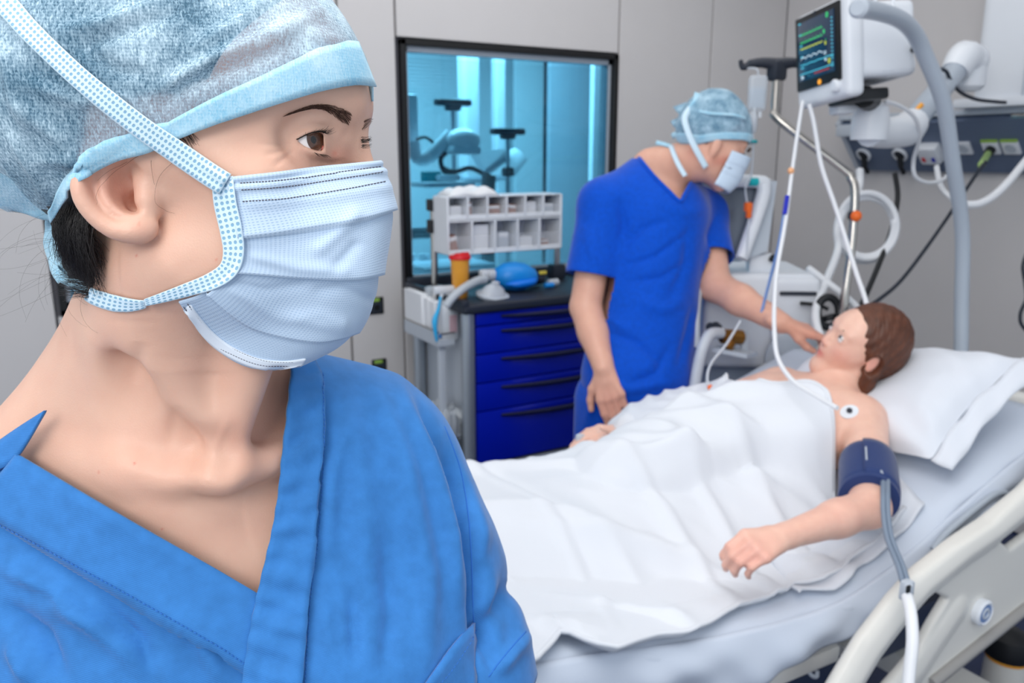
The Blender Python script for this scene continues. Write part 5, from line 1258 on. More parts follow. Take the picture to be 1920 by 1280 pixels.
bbA = BVHTree.FromPolygons(GA.reshape(-1, 3).tolist(), MB().grid(GA).f); bbB = BVHTree.FromPolygons(GB.reshape(-1, 3).tolist(), MB().grid(GB).f)
def stitch(path, n, bs, parent, L_=5, w=1.2, off=.0016, m='seamblue', name='stitching'):
    c = spl(path, 30); S = np.concatenate([[0], np.cumsum(np.linalg.norm(np.diff(c, axis=0), axis=1))]); b = MB()
    for k in range(n):
        s0 = S[-1]*(k+.15)/n; s1 = S[-1]*(k+.8)/n
        q = [np.array([np.interp(s, S, c[:, i]) for i in (0, 1)]) for s in (s0, s1)]
        a = [cast_any(bs, *p, off) for p in q]
        if a[0] is None or a[1] is None: continue
        b.tube([v2w(p[None])[0] for p in a], w*.00022, 5, 0)
    return part(name, b, m, parent, kind='stuff', sharp=180)
stitch([(0, 982), (100, 1035), (250, 1118), (400, 1205), (470, 1250)], 60, [btop, bbB], top_)
stitch([(604, 700), (607, 800), (606, 900), (597, 1005), (583, 1110), (577, 1200), (572, 1280)], 70, [btop, bbA], top_)
seam([(832, 800), (862, 880), (880, 980), (886, 1100), (890, 1280)], 2.2); seam([(545, 684), (580, 690), (600, 720)], 3)
seam([(985, 1185), (950, 1225), (915, 1268)], 2); 0
# chest pocket at lower right
pk = [[(786+t*100, 1290-t*128+math.sin(t*3.1)*-8+s*34) for s in np.linspace(0, 5, 9)] for t in np.linspace(0, 1, 14)]
cloth('pocket', relax(drape([btop], pk, .003), 4), 'scrub', top_, .002)
stitch([(795, 1290), (830, 1262), (870, 1205), (884, 1168)], 18, [btop], top_, off=.0055)
# arm inside the sleeve, trousers and shoes: she stands on the floor
AF = Field((-.16, -.48, -.72), (.09, -.05, -.5), .005); AF.add(p_cone((800, 1100, .628), (866, 1230, .632), 34, 36), .01); AF.add(p_cone((860, 1220, .635), (900, 1420, .645), 38, 32), .01); AF.add(f_ell(vw(915, 1500, .65), (.035, .05, .03)), .02)
Pa, Qa = AF.mesh(); part('arm', (v2w(smooth_mesh(Pa, Qa, 2)), Qa), 'skin', woman, sharp=180, recalc=False)
wb = v2w(vw(400, 1500, .64)[None])[0]
LF = Field((wb[0]-.3, wb[1]-.3, .0), (wb[0]+.3, wb[1]+.3, 1.15), .011)
LF.add(f_ell((wb[0], wb[1], .98), (.17, .12, .17)), .03)
for s in (-1, 1):
    lx, ly = wb[0]+RT[0]*.085*s, wb[1]+RT[1]*.085*s
    LF.add(f_cone((lx, ly, .9), (lx, ly, .5), .09, .075), .04); LF.add(f_cone((lx, ly, .5), (lx, ly, .07), .075, .065), .02)
    sh = Field((lx-.2, ly-.2, -.01), (lx+.2, ly+.2, .14), .008); sh.add(f_cone((lx-FW[0]*-.03, ly-FW[1]*-.03, .045), (lx-FW[0]*.1, ly-FW[1]*.1, .035), .042, .034), .02); sh.keep(lambda P: P[..., 2], 0)
    part('shoe', sh.mesh(), 'white', woman, sharp=60, recalc=False)
Pl, Ql = LF.mesh(); part('trousers', (smooth_mesh(Pl, Ql, 2), Ql), 'scrub', woman, sharp=180, recalc=False)

# ---------------------------------------------------------------- hair under the cap
def seth(fl, g, g2=0):
    fl.add(h_ell((-14, 0, 40), (97+g, 75+g, 86+g)), .02)
hf = Field((-.32, .03, -.62), (-.06, .26, -.37), .0028); seth(hf, 3)
P, Q = hf.mesh(); Hc = (P-HO)@HB*1000
c = Hc[Q].mean(1); keep = (c[:, 2] > np.interp(c[:, 0], [-100, -45, -30, 12, 45, 60, 75], [-70, -20, 34, 34, 52, 78, 95])) 
P, Q = keep_faces(P, Q, keep); part('hair', (v2w(smooth_mesh(P, Q, 2)), Q), 'hair', woman, sharp=180, recalc=False)
def strands(name, specs, m, parent, seg=7):
    b = MB()
    for pts, r0, r1 in specs:
        P_, _ = catmull([np.array(p) for p in pts], 0, 3); P_ = v2w(np.array(P_)); n = len(P_)
        b.tube(P_, list(np.linspace(r0, r1, n)), 4, 0, caps=False)
    return part(name, b, m, parent, kind='stuff', sharp=180, recalc=False)
rs_ = np.random.default_rng(11); sp_l = []
for k in range(950):                       # swept strands from behind the ear to the gathered knot
    t = rs_.random(); s = rs_.random()
    x0, y0 = 135+50*s+rs_.normal()*4, 330+60*t+rs_.normal()*5; d0 = .452-.018*s+rs_.normal()*.003
    xe, ye = 108+95*s*.9+rs_.normal()*7, 470+70*rs_.random()*(.3+s)+8*s; de = d0+.012
    sp_l.append(([vw(x0, y0, d0), vw(x0-22+rs_.normal()*6, y0+(ye-y0)*.4, d0-.006), vw((x0+xe)/2-12+rs_.normal()*5, y0+(ye-y0)*.75, (d0+de)/2-.004), vw(xe, ye, de)], .00017, .00005))
for k in range(420):                       # from the hairline of the nape swept back
    t = rs_.random(); x0, y0 = 196-8*t+rs_.normal()*3, 440+110*t; d0 = .455+.01*t
    sp_l.append(([vw(x0+4*rs_.normal(), y0, d0), vw(x0-26, y0+4+rs_.normal()*5, d0-.004), vw(x0-62-20*rs_.random(), y0+20-40*rs_.random(), d0+.008)], .00013, .00004))
strands('hair_strands', sp_l, 'hair', woman)
sp_l = []
for k in range(34):                        # stray hairs
    a = rs_.random(); x, y = 130+50*rs_.random(), 400+130*a; d = .465
    pts = [vw(x, y, d)]; ang = math.pi*(.75+.5*rs_.random()); L0 = 20+26*rs_.random(); cu = rs_.normal()*.35+.25
    for j in range(5): x += math.cos(ang)*L0; y += math.sin(ang)*-L0*.9+5; ang += cu; d += rs_.normal()*.004; pts.append(vw(x, y, d))
    sp_l.append((pts, .00006, .00003))
for pts in ([(330, 300), (300, 330), (290, 380), (330, 400)], [(285, 300), (285, 310), (290, 345)], [(345, 272), (330, 290), (350, 300)], [(262, 292), (215, 318), (190, 350), (178, 385)], [(240, 300), (205, 318), (185, 340)]):
    pp = [cast(bskin, x, y, .0012) for x, y in spl(pts, 5)]; pp = [p for p in pp if p is not None]
    if len(pp) > 3: sp_l.append((pp, .00008, .00005))
for k in range(60):                        # temple hairline below the cap edge
    x = 318+40*rs_.random(); y = 262-16*(x-318)/40+rs_.normal()*3; q = cast(bskin, x, y, .0008); q2 = cast(bskin, x+10+8*rs_.random(), y+14+16*rs_.random(), .0004)
    if q is not None and q2 is not None: sp_l.append(([q, (q+q2)/2+V(0, 0, .0006), q2], .00012, .00004))
strands('stray_hairs', sp_l, 'hair', woman)
NB = Field((-.29, -.01, -.52), (-.20, .10, -.42), .0022)
for a, b, ra, rb in (((172, 335, .466), (150, 420, .468), 13, 12), ((150, 420, .470), (142, 490, .478), 12, 6), ((178, 440, .476), (150, 515, .482), 6, 3), ((178, 330, .462), (184, 420, .468), 8, 5)): NB.add(p_cone(a, b, ra, rb), .012)
P, Q = NB.mesh(); P = smooth_mesh(P, Q, 2); Nn = vnormals(P, Q); P = P+Nn*(.0008*np.sin(P[:, 0:1]*1800+P[:, 1:2]*500)+.0005*np.sin(P[:, 0:1]*3900+P[:, 1:2]*900))
part('hair_knot', (v2w(P), Q), 'hair', woman, sharp=180, recalc=False)
# brows and lashes
def brow(poly_top, poly_bot, n, bs, name, d=None):
    tp, bo = spl(poly_top, 8), spl(poly_bot, 8); sp = []
    for k in range(n):
        u = rs_.random(); v = rs_.random(); i = u*(len(tp)-1); i0 = int(i)
        a = tp[i0]*(1-v)+bo[min(i0, len(bo)-1)]*v; nx = tp[max(0, i0-5)]*(1-v)+bo[max(0, i0-5)]*v; dr = nx-a; L0 = np.linalg.norm(dr)+1e-6; dr = dr/L0*(10+6*rs_.random()); dr = dr+np.array([0, -5*u*v*2])
        p = [cast_any(bs, *(a+dr*t), .0002+.0009*t) for t in (0, .5, 1)]
        if all(q is not None for q in p): sp.append((p, .00005+.00009*u, .00003))
    return strands(name, sp, 'brow', woman)
brow([(540, 212), (562, 203), (590, 195), (618, 196), (645, 204), (662, 216)], [(541, 214), (565, 208), (592, 204), (616, 211), (634, 226), (655, 236)], 560, [bskin], 'eyebrow')
brow([(697, 222), (690, 222), (680, 228)], [(690, 236), (686, 240), (677, 246)], 60, [bskin], 'eyebrow')
sp = []
for k in range(70):
    u = rs_.random()**.6; x, y = np.interp(u, [0, .3, .6, .8, 1], [560, 576, 592, 602, 609]), np.interp(u, [0, .3, .6, .8, 1], [260, 253, 248, 247, 252])
    q = cast(bskin, x, y-2, .0003)
    if q is None: continue
    L0 = (.0012+.0062*u**2)*(.7+.5*rs_.random()); dr = unit(V(.35+.9*u+.3*rs_.normal(), .12-.25*u+.2*rs_.normal(), .5-.3*u)); sp.append(([q, q+dr*L0*.5+V(0, -.0002, 0), q+dr*L0+V(0, .0012*u, 0)], .00011, .00003))
for k in range(26):
    u = rs_.random(); x, y = np.interp(u, [0, .5, 1], [586, 600, 612]), np.interp(u, [0, .5, 1], [283, 287, 288]); q = cast(bskin, x, y+2, .0003)
    if q is None: continue
    dr = unit(V(.5+.5*u, -.5, .5)); sp.append(([q, q+dr*.0022, q+dr*.0042+V(0, -.0003, 0)], .00009, .00003))
for k in range(26):
    u = rs_.random(); q = vw(676+4*u, 256+22*rs_.random(), .468); dr = unit(V(.9, .1+.25*(rs_.random()-.7), -.1)); sp.append(([q, q+dr*.003, q+dr*.0055+V(0, .0008, 0)], .00014, .00004))
strands('eyelashes', sp, 'lash', woman)
ll = []
for (x, y) in spl([(556, 263), (568, 256.5), (580, 251.5), (592, 248), (602, 247), (607, 251)], 6):
    q = cast(bskin, x, y-1.5, .0002)
    if q is not None: ll.append(v2w(q[None])[0])
part('lash_line', MB().tube(ll, .00034, 6, 0), 'lash', woman, sharp=180)

# ---------------------------------------------------------------- cap
CF = Field((-.36, .0, -.64), (-.04, .33, -.345), .0026)
CF.add(h_ell((-9, 0, 42), (103, 82, 92)), .01); CF.add(h_ell((41, 0, 46), (57.5, 65, 44)), .02); CF.add(h_ell((-52, 0, 48), (72, 84, 78)), .04); CF.add(h_ell((-95, 10, 30), (50, 60, 52)), .03)
P, Q = CF.mesh(); P = smooth_mesh(P, Q, 3, .5); Nn = vnormals(P, Q)
P = strokes(P, Nn, [([(0, 60), (30, 180), (60, 250)], 4, 14), ([(40, 150), (150, 190), (240, 190)], 3.5, 14), ([(30, 190), (110, 260), (150, 330)], 3, 12), ([(100, 60), (200, 40), (300, 0)], 2.5, 10), ([(120, 100), (230, 60), (340, 20)], -2, 9), ([(285, 175), (400, 110), (520, 60), (600, 20)], 4, 12), ([(290, 195), (400, 135), (520, 95)], -4, 10),
    ([(420, 110), (500, 90), (580, 40)], 3, 12), ([(350, 100), (450, 40), (520, -20)], 2.5, 14), ([(560, 60), (600, 70), (640, 80)], 2, 12), ([(60, 300), (150, 300), (230, 250)], 2.5, 12), ([(20, 250), (70, 330), (95, 390)], 3, 10), ([(160, 90), (220, 130), (280, 140)], -2.5, 12)])
P = P+Nn*(fbm(P, 55, 3, 9.)*.0016)[:, None]
bcap = BVHTree.FromPolygons(P.tolist(), Q.tolist())
EDGE = [(697, 160), (660, 157), (600, 167), (530, 187), (460, 210), (400, 230), (330, 258), (280, 280), (220, 296), (165, 325), (130, 362), (100, 408)]
eh = []
for x, y in spl(EDGE, 4):
    q = cast(bcap, x, y)
    if q is not None: eh.append((q-HO)@HB*1000)
eh = np.array(eh); o_ = np.argsort(eh[:, 0]); EFx, EUy = eh[o_, 0], eh[o_, 2]
c = ((P[Q].mean(1))-HO)@HB*1000
ue = np.interp(c[:, 0], EFx, EUy)
ue = np.where(c[:, 0] > EFx[-1]-4, EUy[-1], ue)
Pc, Qc = keep_faces(P, Q, c[:, 2] > ue+4)
cap = part('surgical_cap', (v2w(Pc), Qc), 'cap', woman, sharp=180, recalc=False)
# folded band of the cap, running round the head
def eu(F): return np.interp(F, EFx, EUy)
band = []
e2_ = spl(EDGE, 6)
for x, y in e2_:
    row = []
    n_ = np.array([.28, -1.]) if x > 300 else np.array([-.3, -1])
    n_ = n_/np.linalg.norm(n_); wd = np.interp(x, [100, 160, 300, 500, 600, 697], [24, 36, 46, 66, 80, 84])
    for j in range(6): row.append((x+n_[0]*wd*j/5*np.interp(x, [300, 560, 697], [1, 0, -1.45]), y+n_[1]*wd*j/5+3))
    band.append(row)
GBd = drape([bcap, bskin], band, .0026); GBd = relax(GBd, 8)
cloth('cap_band', GBd, 'capband', cap, .0012)
# far half of the band
fb_ = []
for F in np.linspace(EFx[-1]-1, -88, 30):
    row = []
    for j in range(5):
        U = eu(F)+j*4.2-1; dR = Vector(hd(F, -140, U)-hd(F, 0, U)).normalized(); h = bcap.ray_cast(Vector(hd(F, -160, U)), -dR)
        row.append(np.array(h[0]) if h[0] is not None else hd(F, -20, U))
    fb_.append(row)
cloth('cap_band', np.array(fb_), 'capband', cap, .0022)
ribbon_front = [[vw(699-j*5, 155+i*5, .474+.004*j+.0008*i) for j in range(4)] for i in range(8)]
fq = [[vw(697-2*j, 158+26*i/6+j*0, .468+.004*j) for j in range(4)] for i in range(7)]
cloth('cap_band', np.array([[r[j]*1 for j in range(4)] for r in ribbon_front]), 'capband', cap, .001)
# ties of the cap at the nape
def ribbon3(pts, widths, m, name, parent, nv=5, wob=0.0, thick=.0006, uv=None):
    """free ribbon: centre line in view space with a width vector per point"""
    c = spl(pts, 8); w = spl(widths, 8); G = np.array([[c[i]+w[i]*(j/(nv-1)-.5)+V(0, 0, wob*math.sin(i*.7+j)) for j in range(nv)] for i in range(len(c))])
    return cloth(name, G, m, parent, thick, uv)
ribbon3([vw(112, 395, .455), vw(70, 385, .46), vw(20, 362, .47), vw(-30, 345, .475)], [V(.004, .008, 0), V(-.006, .016, .004), V(-.006, .021, .006), V(-.004, .026, .006)], 'capband', 'cap_tie', cap, 9, .0012)
ribbon3([vw(104, 405, .462), vw(96, 440, .475), vw(104, 490, .482), vw(120, 525, .484)], [V(.010, .003, 0), V(.011, 0, .004), V(.011, 0, .003), V(.009, .004, .002)], 'capband', 'cap_tie', cap, 6, .001)
ribbon3([vw(104, 508, .482), vw(130, 528, .48), vw(160, 540, .478), vw(190, 545, .474)], [V(.002, .008, .002), V(-.002, .009, .003), V(.001, .007, -.003), V(0, .006, .002)], 'capband', 'cap_tie', cap, 6, .0018)

# ---------------------------------------------------------------- mask
MROWS = [[(425, 333), (520, 323), (622, 311), (712, 302)], [(432, 372), (530, 362), (640, 346), (725, 338)], [(446, 440), (560, 425), (665, 408), (737, 388)], [(450, 478), (560, 482), (665, 468), (730, 438)],
         [(440, 507), (560, 516), (660, 520), (713, 512)], [(415, 528), (520, 560), (630, 578), (701, 562)], [(395, 543), (485, 602), (600, 626), (678, 608)], [(368, 556), (435, 626), (545, 660), (634, 650)], [(335, 566), (392, 642), (470, 688), (562, 686)]]
DA = [.428, .423, .425, .427, .432, .440, .448, .455, .462]; DB = [.474, .480, .484, .482, .480, .482, .484, .486, .482]
NVm, NUm = 97, 73
vs_ = np.linspace(0, 8, NVm)
def rowat(v):
    i = min(int(v), 7); t = v-i; g = lambda k: np.array(MROWS[min(max(k, 0), 8)], float)
    p0, p1, p2, p3 = g(i-1), g(i), g(i+1), g(i+2); return .5*((2*p1)+(p2-p0)*t+(2*p0-5*p1+4*p2-p3)*t*t+(3*p1-p0-3*p2+p3)*t**3), np.interp(v, range(9), DA), np.interp(v, range(9), DB)
GM = np.zeros((NVm, NUm, 3))
for a, v in enumerate(vs_):
    rw, dA_, dB_ = rowat(v); c = spl(rw, 16); tt = np.linspace(0, 1, len(c))
    for b in range(NUm):
        ph = (b/(NUm-1))*math.radians(142); sn = math.sin(min(ph, math.pi/2)); u = sn
        x, y = np.interp(u, tt, c[:, 0]), np.interp(u, tt, c[:, 1]); d = dA_+(dB_-dA_)*(1-math.cos(ph))
        if ph > math.pi/2: k = 1-math.sin(ph); x -= k*150; y += k*20
        GM[a, b] = vw(x, y, d)
D0 = -GM[:, :, 2]; Dn = D0.copy(); PX = vpx(GM)
for a in range(NVm):
    for b in range(int(NUm*.62)):
        q = cast(bskin, *PX[a, b])
        if q is not None: Dn[a, b] = min(Dn[a, b], -q[2]-.0042)
for _ in range(10):
    d2 = Dn.copy(); d2[1:-1] = (Dn[:-2]+2*Dn[1:-1]+Dn[2:])/4; d2[:, 1:-1] = (d2[:, :-2]+2*d2[:, 1:-1]+d2[:, 2:])/4; Dn = np.minimum(d2, Dn+.0004)
GM = GM/D0[..., None]*Dn[..., None]
nm_ = np.cross(np.gradient(GM, axis=1), np.gradient(GM, axis=0)); nm_ /= np.linalg.norm(nm_, axis=2, keepdims=True)+1e-9
if nm_[40, 5, 2] < 0: nm_ = -nm_
uu = np.linspace(0, 1, NUm)[None, :]; vv = vs_[:, None]
pl = np.zeros((NVm, NUm))
for v0, amp in ((2.15, .0030), (4.05, .0034), (6.3, .0028)):
    s = vv-v0; pl += np.where(s < 0, amp*np.exp(s*1.3), -amp*.45*np.exp(-s*2.2))*(1-.35*uu)
pl += .0008*np.exp(-((vv-.18)/.12)**2)+.0012*np.exp(-((vv-.62)/.15)**2)-.0006*np.exp(-((vv-.4)/.1)**2)
xm = vpx(GM)
def bumpm(pts, amp, w):
    pts = np.array(pts, float); d = np.full(GM.shape[:2], 1e9)
    for i in range(len(pts)-1):
        e = pts[i+1]-pts[i]; r = xm-pts[i]; t = np.clip((r@e)/(e@e), 0, 1); d = np.minimum(d, np.linalg.norm(r-t[..., None]*e, axis=-1))
    return amp/1000*np.exp(-(d/w)**2)
for b_ in (([(600, 465), (640, 430), (660, 405)], 2.2, 12), ([(630, 500), (665, 460)], -2, 10), ([(480, 480), (560, 500), (640, 505)], 1.4, 10), ([(440, 540), (520, 590), (640, 610)], 1.6, 12), ([(690, 560), (640, 540), (600, 545)], -1.6, 10), ([(470, 380), (600, 372), (720, 352)], 1.2, 12), ([(430, 530), (500, 545), (560, 535)], -1.4, 9), ([(640, 600), (600, 585), (560, 590)], 1.2, 9)): pl += bumpm(*b_)
pl += (fbm(GM, 60, 2, 3.)*.0006)
GM = GM+nm_*pl[..., None]
mask = cloth('face_mask', GM, 'masktex', woman, .0010)
bmask = BVHTree.FromPolygons(GM.reshape(-1, 3).tolist(), MB().grid(GM).f)
M['stitchgrey'] = mat('stitch_grey', (86, 84, 96), .6)
stitch([(450, 345), (540, 338), (640, 324), (714, 314)], 46, [bmask], mask, w=1.35, off=.0007, m='stitchgrey'); stitch([(452, 355), (540, 349), (640, 335), (717, 322)], 46, [bmask], mask, w=1.3, off=.0007, m='stitchgrey'); stitch([(455, 378), (540, 372), (640, 357), (722, 341)], 46, [bmask], mask, w=1.3, off=.0007, m='stitchgrey')
stitch([(345, 572), (395, 636), (440, 664), (490, 682), (545, 683)], 46, [bmask], mask, w=1.4, off=.0012, m='stitchgrey'); stitch([(352, 566), (402, 628), (448, 656), (498, 674), (550, 676)], 46, [bmask], mask, w=1.2, off=.0012, m='stitchgrey')
hemr = [[tuple(np.array(p)+np.array([j*2.2, -j*3.4])) for j in range(6)] for p in spl([(335, 566), (360, 603), (392, 640), (430, 668), (475, 687), (520, 692), (562, 687)], 8)]
cloth('mask_hem', relax(drape([bmask], hemr, .0008), 4), 'maskinner', mask, .0012)
# ties
R1 = strip_rows([(-40, -40), (15, 12), (60, 62), (150, 147), (250, 228), (330, 284), (390, 325), (422, 345)], [44, 42, 40, 40, 42, 42, 44, 44], 80, 7)
bband = BVHTree.FromPolygons(GBd.reshape(-1, 3).tolist(), MB().grid(GBd).f)
G = taut(drape([bcap, bskin, bmask, bband], R1, .0042), R1, 6, 7)
cloth('mask_tie', G, 'strap', mask, .0009)
R2 = strip_rows([(417, 332), (422, 380), (433, 430), (438, 472), (428, 505), (396, 527), (345, 545), (300, 559), (272, 567)], [40, 42, 42, 40, 36, 32, 26, 20, 13], 80, 7)
G = taut(drape([bmask, bskin], R2, .0040), R2, 3, 4)
cloth('mask_tie', G, 'strap', mask, .0009, (.5, 1))
R3 = strip_rows([(276, 566), (250, 569), (218, 566), (186, 557), (172, 550)], [13, 24, 31, 30, 26], 24, 7)
cloth('mask_tie', relax(drape([bskin], R3, .002), 8), 'strap', mask, .0009, (.17, 1))
ribbon3([vw(192, 562, .462), vw(176, 590, .478), vw(165, 630, .49), vw(172, 665, .495), vw(176, 690, .5)], [V(.006, -.003, .004), V(.008, .001, .004), V(.007, .001, -.003), V(.004, .001, -.002), V(.002, 0, 0)], 'strap', 'mask_tie', mask, 6, .0006, uv=(.4, 1))
# ================================================================== STANDING PERSON IN ROYAL BLUE
def wp(x, y, d): return at(x, y, d)
def w_cone(a, b, ra, rb, **k): return f_cone(np.array(a), np.array(b), ra, rb, **k)
def hand(F_, wrist, palm_dir, palm_n, side, fingers, s=1.0, thumb=None):
    """palm, four unequal fingers with two bends, thumb from the side; fingers: list of (spread deg, curl1, curl2)"""
    z = unit(palm_dir); n = unit(palm_n-z*np.dot(palm_n, z)); x = np.cross(n, z)*side; w = np.array(wrist)
    F_.add(f_cone(w-z*.02*s, w+z*.03*s, .027*s, .026*s, flat=n, fs=.72), .01)
    for k in range(4):
        bx = (k-1.5)*.0205*s; F_.add(f_cone(w+x*bx*.55+z*.02*s, w+x*bx+z*(.085-.004*abs(k-1.2))*s, .0135*s, .0115*s), .010)
    L_ = [(.040, .026, .022), (.045, .029, .023), (.042, .027, .022), (.033, .021, .020)]
    for k, (sp, c1, c2, c3) in enumerate(fingers):
        b = w+x*(k-1.5)*.0205*s+z*(.085-.004*abs(k-1.2))*s; a = math.radians(sp)
        d = unit(z*math.cos(a)+x*math.sin(a)); ang = 0; r = .0098 if k < 3 else .0085
        for L, c in zip(L_[k], (c1, c2, c3)):
            ang += math.radians(c); v = d*math.cos(ang)-n*math.sin(ang); e = b+v*L*s
            F_.add(f_cone(b, e, r*s, (r-.0008)*s), .004); b = e; r -= .0008
    t0 = w-x*.018*s+z*.018*s; dirs = thumb or [(-.75, .75, -.25), (-.45, .9, -.25), (-.2, .95, -.2)]
    r = .0135
    for (dx, dz, dn), L in zip(dirs, (.040, .032, .026)):
        e = t0+(x*dx+z*dz+n*dn)/np.linalg.norm((dx, dz, dn))*L*s; F_.add(f_cone(t0, e, r*s, (r-.0015)*s), .006); t0 = e; r -= .0016
M['skin2'] = skin_mat('skin_light', (222, 172, 150)); M['skin3'] = skin_mat('skin_pale', (232, 190, 170), (204, 96, 92))
M['brownhair'] = mat('hair_chestnut', (92, 52, 34), .45, var=.35, vscale=60, bump=.4, bscale=260)
D = 2.40
man = thing('person', (1.62, 1.93, 0), 'standing person in royal blue scrubs and cap touching the reclining patient', 'person')
# joints from the photograph, in world space
mh = wp(1338, 262, 2.32)                      # head centre
neckb = wp(1222, 330, 2.42); sR = wp(1132, 380, 2.36); sL = wp(1322, 400, 2.52)
elR = wp(1098, 575, 2.36); wrR = wp(1132, 690, 2.28)
elL = wp(1340, 535, 2.40); wrL = wp(1466, 606, 2.20)
hip = wp(1192, 720, 2.42); chest = wp(1228, 450, 2.44); belly = wp(1205, 600, 2.44)
MR_ = RT; 
fx = unit(V(.80, -.42, -.35))                 # face direction: down and towards the patient
fu = unit(V(.36, -.12, 1)); fu = unit(fu-fx*(fu@fx)); fr = np.cross(fx, fu); fr = fr if fr@FW < 0 else -fr
MB3 = np.stack([fx, fr, fu], 1)
def mhd(F, R, U): return mh+MB3@(V(F, R, U)/1000)
def m_ell(c, r): return f_ell(mhd(*c), V(*r)/1000, MB3)
def m_cone(a, b, ra, rb): return f_cone(mhd(*a), mhd(*b), ra/1000, rb/1000)
MF = Field(np.minimum.reduce([sR, wrR, hip, elR, wrL, elL])-.16, np.maximum.reduce([mh, sL, wrL])+V(.26, .2, .17), .0056)
MF.add(m_ell((-4, 0, 20), (92, 74, 88)), .02); MF.add(m_ell((36, 0, -45), (50, 54, 70)), .03)
MF.add(m_cone((70, 0, 0), (108, 0, -42), 11, 13), .012); MF.add(m_cone((76, 30, 12), (78, -30, 12), 13, 13), .02)
for s in (-1, 1):
    MF.add(m_cone((-6, 54*s, -70), (66, 14*s, -112), 17, 19), .02); MF.add(m_ell((-6, 74*s, -28), (15, 8, 30)), .006); MF.add(m_ell((50, 46*s, -28), (22, 18, 16)), .02)
    MF.cut(m_ell((86, 31*s, -8), (15, 15, 8)), .008)
MF.add(m_ell((80, 31, -8), (12, 12, 9)), .004)
MF.add(w_cone(neckb+V(0, 0, .02), mhd(-20, 0, -70), .064, .058), .03)
MF.add(w_cone(neckb+V(0, 0, -.012), sR+V(0, 0, -.012), .053, .052), .04); MF.add(w_cone(neckb+V(0, 0, -.012), sL+V(0, 0, -.008), .053, .052), .04)
MF.add(w_cone(chest+V(0, 0, .06), belly, .125, .112), .05); MF.add(w_cone(belly, hip, .112, .112), .05)
MF.add(w_cone(sR, elR, .052, .047), .012); MF.add(w_cone(elR, elR*.55+wrR*.45, .047, .045), .008); MF.add(w_cone(elR*.6+wrR*.4, wrR, .046, .030), .008)
MF.add(w_cone(sL, elL, .052, .047), .03); MF.add(w_cone(elL, elL*.6+wrL*.4, .047, .044), .02); MF.add(w_cone(elL*.6+wrL*.4, wrL, .044, .029), .02)
Pm, Qm = MF.mesh(); Pm = smooth_mesh(Pm, Qm, 2)
HF1 = Field(wrR-V(.16, .16, .24), wrR+V(.16, .16, .1), .0036)
HF1.add(w_cone(elR*.25+wrR*.75, wrR, .036, .030), .02)
hand(HF1, wrR, wp(1152, 775, 2.26)-wrR, -FW+RT*-.35, 1, [(1, 12, 22, 14), (0, 14, 22, 14), (0, 16, 24, 14), (1, 20, 24, 14)], 1.06)
HF2 = Field(wrL-.18, wrL+V(.26, .24, .16), .0036)
HF2.add(w_cone(elL*.25+wrL*.75, wrL, .036, .029), .02)
hand(HF2, wrL, wp(1556, 632, 2.20)-wrL, V(.1, -.25, 1), 1, [(0, 0, 14, 10), (0, 8, 16, 12), (-1, 14, 20, 14), (-2, 20, 22, 14)], 1.0, [(-.35, .9, -.6), (0, .95, -.5), (.2, 1, -.3)])
def joined(parts_):
    V_, F_, k = [], [], 0
    for p, q in parts_: V_.append(p); F_.append(q+k); k += len(p)
    return np.concatenate(V_), np.concatenate(F_)
def unify(parts_, vox, it=2):      # limbs, hands and head become one closed skin
    P, Q = joined(parts_); me = bpy.data.meshes.new('t'); me.from_pydata(P.tolist(), [], Q.tolist()); o = bpy.data.objects.new('t', me); COL.objects.link(o)
    md = o.modifiers.new('r', 'REMESH'); md.mode = 'VOXEL'; md.voxel_size = vox; md.adaptivity = 0
    m2 = bpy.data.meshes.new_from_object(o.evaluated_get(bpy.context.evaluated_depsgraph_get())); COL.objects.unlink(o); bpy.data.objects.remove(o)
    P = np.zeros(len(m2.vertices)*3); m2.vertices.foreach_get('co', P); P = P.reshape(-1, 3); Q = np.array([tuple(f.vertices) if len(f.vertices) == 4 else tuple(f.vertices)+(f.vertices[-1],) for f in m2.polygons])
    bpy.data.meshes.remove(m2); P, Q = biggest(P, Q); return smooth_mesh(P, Q, it, .4), Q
h1 = HF1.mesh(); h2 = HF2.mesh()
MU = unify([(Pm, Qm), h1, h2], .0036)
mbody = part('body', MU, 'skin2', man, sharp=180, recalc=False)
q3 = vproj(MU[0]); attr(mbody, 'flush', .35*np.exp(-((q3[:, 0]-1540)/60)**2-((q3[:, 1]-620)/40)**2)+.3*np.exp(-((q3[:, 0]-1140)/40)**2-((q3[:, 1]-760)/40)**2)+.55*np.exp(-((q3[:, 0]-1355)/26)**2-((q3[:, 1]-302)/10)**2)+.3*np.exp(-((q3[:, 0]-1300)/16)**2-((q3[:, 1]-285)/20)**2))
